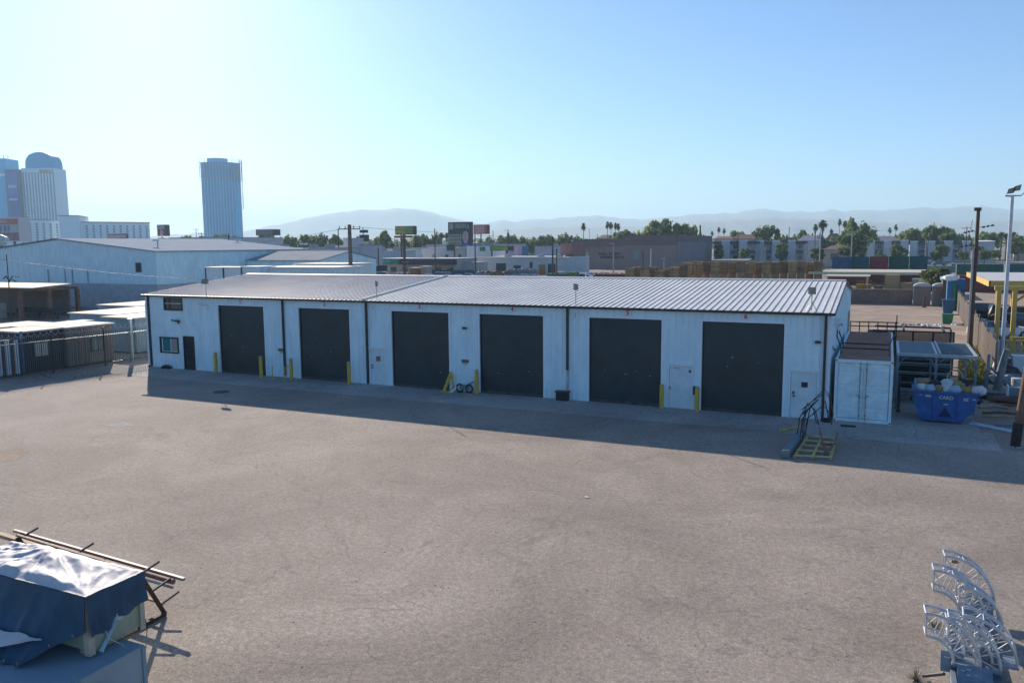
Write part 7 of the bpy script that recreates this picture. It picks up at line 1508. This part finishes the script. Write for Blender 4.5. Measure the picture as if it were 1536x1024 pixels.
for a in (('curved truss segment at the very back of the stack, farthest up', 1420, 834, .38, .92, 1.60, .34, .34, .06), ('curved truss segment second from the back, its square end sticking out left', 1403, 855, .36, .92, 1.60, .42, .36, .03), ('curved truss segment at the front left, its square end farthest left', 1393, 920, .34, .86, 1.62, .42, .36, .05),
          ('curved truss segment in the middle of the front row', 1424, 926, .30, .84, 1.58, .36, .36, .0), ('curved truss segment at the front right, widest arc', 1452, 924, .34, .80, 1.66, .38, .40, -.05), ('curved truss segment half hidden behind the front row', 1440, 880, .30, .78, 1.57, .34, .34, .1)): truss(*a)
def plate(label, x0, x1, y, z0, z1, lean, marks):
    t_ = thing('steel_plate', label, 'plate', ((x0 + x1) / 2, y, z0), 'blue grey plates under the curved trusses'); m = MB(); m.hexa([(x0, y, z0), (x1, y, z0), (x1, y + .05, z0), (x0, y + .05, z0), (x0, y + lean, z1), (x1, y + lean, z1), (x1, y + lean + .05, z1), (x0, y + lean + .05, z1)]); m.build('sheet', mat('blue_plate'), t_)
    m = MB(); rnd = random.Random(marks)
    for k in range(4):
        u, v = rnd.uniform(.1, .75), rnd.uniform(.15, .8); yy = y + lean * v - .006; x = x0 + (x1 - x0) * u; z = z0 + (z1 - z0) * v; m.box(x, x + rnd.uniform(.04, .12), yy - .004, yy + .002, z, z + .02)
    m.build('scratch', mat('white_marking', (.5, .6, .62), .6), t_)
plate('blue grey plate standing under the front right truss', 37.15, 37.75, -21.7, .1, .52, .12, 1); plate('blue grey plate standing under the middle front truss', 36.75, 37.12, -21.95, .1, .45, .1, 2); plate('blue grey plate at the bottom edge of the photo below the trusses', 37.0, 37.55, -22.3, .1, .36, .2, 3); plate('blue grey plate between the back and front trusses', 37.2, 37.75, -20.25, .1, .62, .2, 4); plate('second blue grey plate between the back and front trusses', 37.3, 37.8, -19.75, .1, .7, .2, 5)
pf = thing('truss_trolley', 'dark blue trolley carrying the curved truss segments', 'trolley', (37.3, -21, 0)); m = MB(); m.box(36.9, 37.75, -22.6, -19.2, .04, .098); m.box(36.9, 36.98, -22.6, -19.2, .0981, .2); m.build('deck', mat('blue_plate'), pf)
for x, y in ((37, -22.4), (37.65, -22.4), (37, -19.5), (37.65, -19.5)): m = MB(); m.tube([(x - .03, y, .04), (x + .03, y, .04)], .04, 8); m.build('wheel', TYRE, pf)
m = MB(); blob(m, (37.1, -19.2, 1.2), .06, 3, sq=(1.2, .8, .6)); tag(m.build('rag', mat('orange_board')), 'small orange brown rag caught on the back curved truss', 'rag')
for i, (x, y, L_, mt) in enumerate(((36.62, -22.35, .3, DARK),)):
    m = MB(); m.tube([(x - L_ * .5, y + .15, .06 + .05 * i), (x + L_ * .5, y - .2, .35)], .03, 6); tag(m.build('loose_bar', mt), ['dark loose bar leaning at the left foot of the front trusses', 'pale blue loose bar crossing the left front truss', 'wooden stick standing between the front end plates'][i], 'bar')
for i in range(3):
    rnd = random.Random(i); x, y = ((36.35, -22.3), (36.5, -22.65), (36.75, -19.9))[i]; m = MB()
    for _ in range(60):
        a = rnd.uniform(0, 6.28); q = rnd.uniform(.1, .3); m.face([(x - .01, y, 0), (x + .01, y, 0), (x + q * math.cos(a), y + q * math.sin(a), rnd.uniform(.02, .2))])
    tag(m.build('dry_weed', mat('dry_weed', (.22, .20, .10), .9)), ['dry weed tuft at the left foot of the front trusses', 'dry weed tuft at the bottom edge left of the trusses', 'dry weed tuft behind the back trusses'][i], 'weed')
m = MB(); m.hexa([(38.2, -22.4, .05), (39.3, -22.2, .05), (39.3, -22.1, .05), (38.2, -22.3, .05), (38.2, -22.4, .15), (39.3, -22.2, .15), (39.3, -22.1, .15), (38.2, -22.3, .15)]); m.box(38.4, 38.5, -23, -21.8, .0, .049); tag(m.build('pallet_wood', WOOD), 'broken pallet boards at the bottom right edge', 'pallet')
t_ = thing('stage_box', 'dark blue case stack at the right edge casting the shadow by the trusses', 'case', (39.6, -20.6, 0)) if False else None

# pallet with bent rebar frames near the container ---------------------
pl_ = thing('wooden_pallet', 'yellow wooden pallet lying in the shade in front of the container', 'pallet', (33.3, -5.5, 0))
PA, PB, PC, PD = G(1190, 687), G(1247, 690), G(1255, 661), G(1210, 657)
m = MB()
for k in range(5):
    u = k / 4; a, b_ = PA.lerp(PD, u), PB.lerp(PC, u); d = (PD - PA).normalized() * .07
    m.hexa([(p.x, p.y, z) for z in (.11, .135) for p in (a - d, b_ - d, b_ + d, a + d)])
m.build('deck_board', mat('pallet_yellow', (.66, .50, .20), .8, ns=3, na=.3), pl_)
m = MB()
for u in (.03, .5, .97):
    a, b_ = PA.lerp(PB, u), PD.lerp(PC, u); d = (PB - PA).normalized() * .04; m.hexa([(p.x, p.y, z) for z in (0, .109) for p in (a - d, a + d, b_ + d, b_ - d)])
m.build('bearer', mat('pallet_yellow'), pl_)
c = G(1196, 672); d = (PD - PA).normalized(); e = (PB - PA).normalized(); m = MB(); a, b_ = PA - e * .28 - d * .1, PD - e * .25 + d * .15
m.hexa([(p.x, p.y, z) for z in (.02, .30) for p in (a - e * .12, a + e * .16, b_ + e * .16, b_ - e * .12)]); tag(m.build('steel_beam', BLUEST), 'blue grey steel beam lying along the left side of the yellow pallet', 'beam')
rf = thing('rebar_frame', 'dark bent rod frames standing like a pointed arch on the yellow pallet', 'frame', (32.9, -4.4, 0)); B0 = G(1207, 660)
for i, (dx, dy, hh_, lean) in enumerate(((0, 0, 1.9, .5), (.1, .3, 2.0, .55), (-.15, -.4, 1.6, .25), (.0, -.8, 1.65, .2), (-.1, .5, 2.05, .75), (.05, -.2, 1.5, .6))):
    m = MB(); x, y = B0.x + dx, B0.y + dy; m.tube([(x - .12, y, .14), (x - .08 + lean * .2, y, hh_ * .62), (x + lean, y + .1, hh_), (x + lean + .22, y + .1, hh_ * .82), (x + lean + .35, y, hh_ * .5)], .022, 5); m.tube([(x - .1, y, hh_ * .55), (x + lean * .6, y + .2, hh_ * .80)], .018, 5); m.build('rod', mat('dark_rod', (.05, .045, .045), .6, .4), rf)
m = MB()
q = PA.lerp(PB, .7).lerp(PC, .4); m.tube([(q.x, q.y - .9, .16), (q.x - .15, q.y - .1, .3), (q.x - .35, q.y + .7, .75)], .04, 6); m.tube([(q.x, q.y - .9, .16), (q.x + .25, q.y + .1, .3), (q.x + .3, q.y + .8, .6)], .04, 6); m.tube([(q.x - .12, q.y, .25), (q.x + .2, q.y + .1, .28)], .05, 6)
tag(m.build('rusty_bracket', mat('bracket_rust', (.26, .13, .10), .8, ns=6, na=.4)), 'rusty forked bracket lying on the yellow pallet', 'bracket')
a, b_ = G(1171, 646, .06), G(1196, 640, .06); m = MB(); m.tube([a, b_], .07, 10); tag(m.build('yellow_tube', mat('faded_yellow', (.50, .38, .12), .7, ns=4, na=.3)), 'faded yellow tube lying on the apron left of the pallet', 'tube')
c = G(1272, 640); m = MB(); m.box(c.x - .3, c.x + .3, c.y - .1, c.y + .1, .0, .08); tag(m.build('dark_plank', DARK), 'short dark plank at the foot of the white container', 'plank')
rnd = random.Random(77); m = MB()
for _ in range(420):
    c = G(rnd.uniform(20, 1500), rnd.uniform(600, 1020)); s = rnd.uniform(.008, .024); blob(m, (c.x, c.y, s * .4), s, rnd.randint(0, 99), n=5, sq=(1, 1, .6))
tag(m.build('gravel_specks', mat('stone_speck', (.42, .40, .38), .9, ns=.5, na=.4)), 'loose small stones scattered over the yard', kind='stuff')
for i, (px, py, w_) in enumerate(((880, 746, .06),)):
    c = G(px, py); m = MB(); m.box(c.x - w_, c.x + w_, c.y - .04, c.y + .04, .009, .03); tag(m.build('litter', [WWHITE, DARK][i]), ['tiny white litter scrap in the middle of the yard', 'thin dark stick lying in the right half of the yard'][i], 'litter')

# ------------------------------------------------------------------ repeated pieces of one thing become parts of their own
def split_loose(o):
    me = o.data; par = list(range(len(me.vertices)))
    def find(i):
        while par[i] != i: par[i] = par[par[i]]; i = par[i]
        return i
    for p in me.polygons:
        a = find(p.vertices[0])
        for v in p.vertices[1:]: par[find(v)] = a
    groups = {}
    for p in me.polygons: groups.setdefault(find(p.vertices[0]), []).append(p)
    if not 1 < len(groups) <= 16: return
    for i, ps in enumerate(groups.values()):
        idx = sorted({v for p in ps for v in p.vertices}); mp = {v: k for k, v in enumerate(idx)}
        nm = bpy.data.meshes.new(o.data.name); nm.from_pydata([me.vertices[v].co[:] for v in idx], [], [[mp[v] for v in p.vertices] for p in ps])
        for m_ in me.materials: nm.materials.append(m_)
        nm.polygons.foreach_set('material_index', [p.material_index for p in ps])
        if i == 0: first = nm; continue
        n = bpy.data.objects.new(o.name.split('.')[0], nm); col.objects.link(n); n.parent = o.parent; n.location = o.location
    o.data = first
for o in [o for o in bpy.data.objects if o.type == 'MESH' and o.parent and o.name.split('.')[0] in ('post', 'column', 'corner_batten', 'roof_unit', 'footing', 'leg', 'legs', 'skid', 'stone', 'insulators', 'bearer', 'deck_board', 'bar', 'crossarm', 'wall_bracket', 'conduit', 'edge_batten', 'boards', 'planks', 'slat', 'brace', 'rail', 'corner_hole', 'bay_cap', 'stair_bay', 'stripe', 'sash', 'guide_rail', 'downspout')]: split_loose(o)

# ------------------------------------------------------------------ air
hz = MB(); hz.box(-9200, 9200, -400, 14200, -8, 470)
hm = bpy.data.materials.new('haze_air'); hm.use_nodes = True; t = hm.node_tree
t.nodes.remove(t.nodes['Principled BSDF']); pv = t.nodes.new('ShaderNodeVolumePrincipled')
pv.inputs['Color'].default_value = (.54, .77, .92, 1); pv.inputs['Density'].default_value = .00017; pv.inputs['Anisotropy'].default_value = .2
t.links.new(pv.outputs[0], t.nodes['Material Output'].inputs['Volume'])
tag(hz.build('haze', hm), kind='stuff')
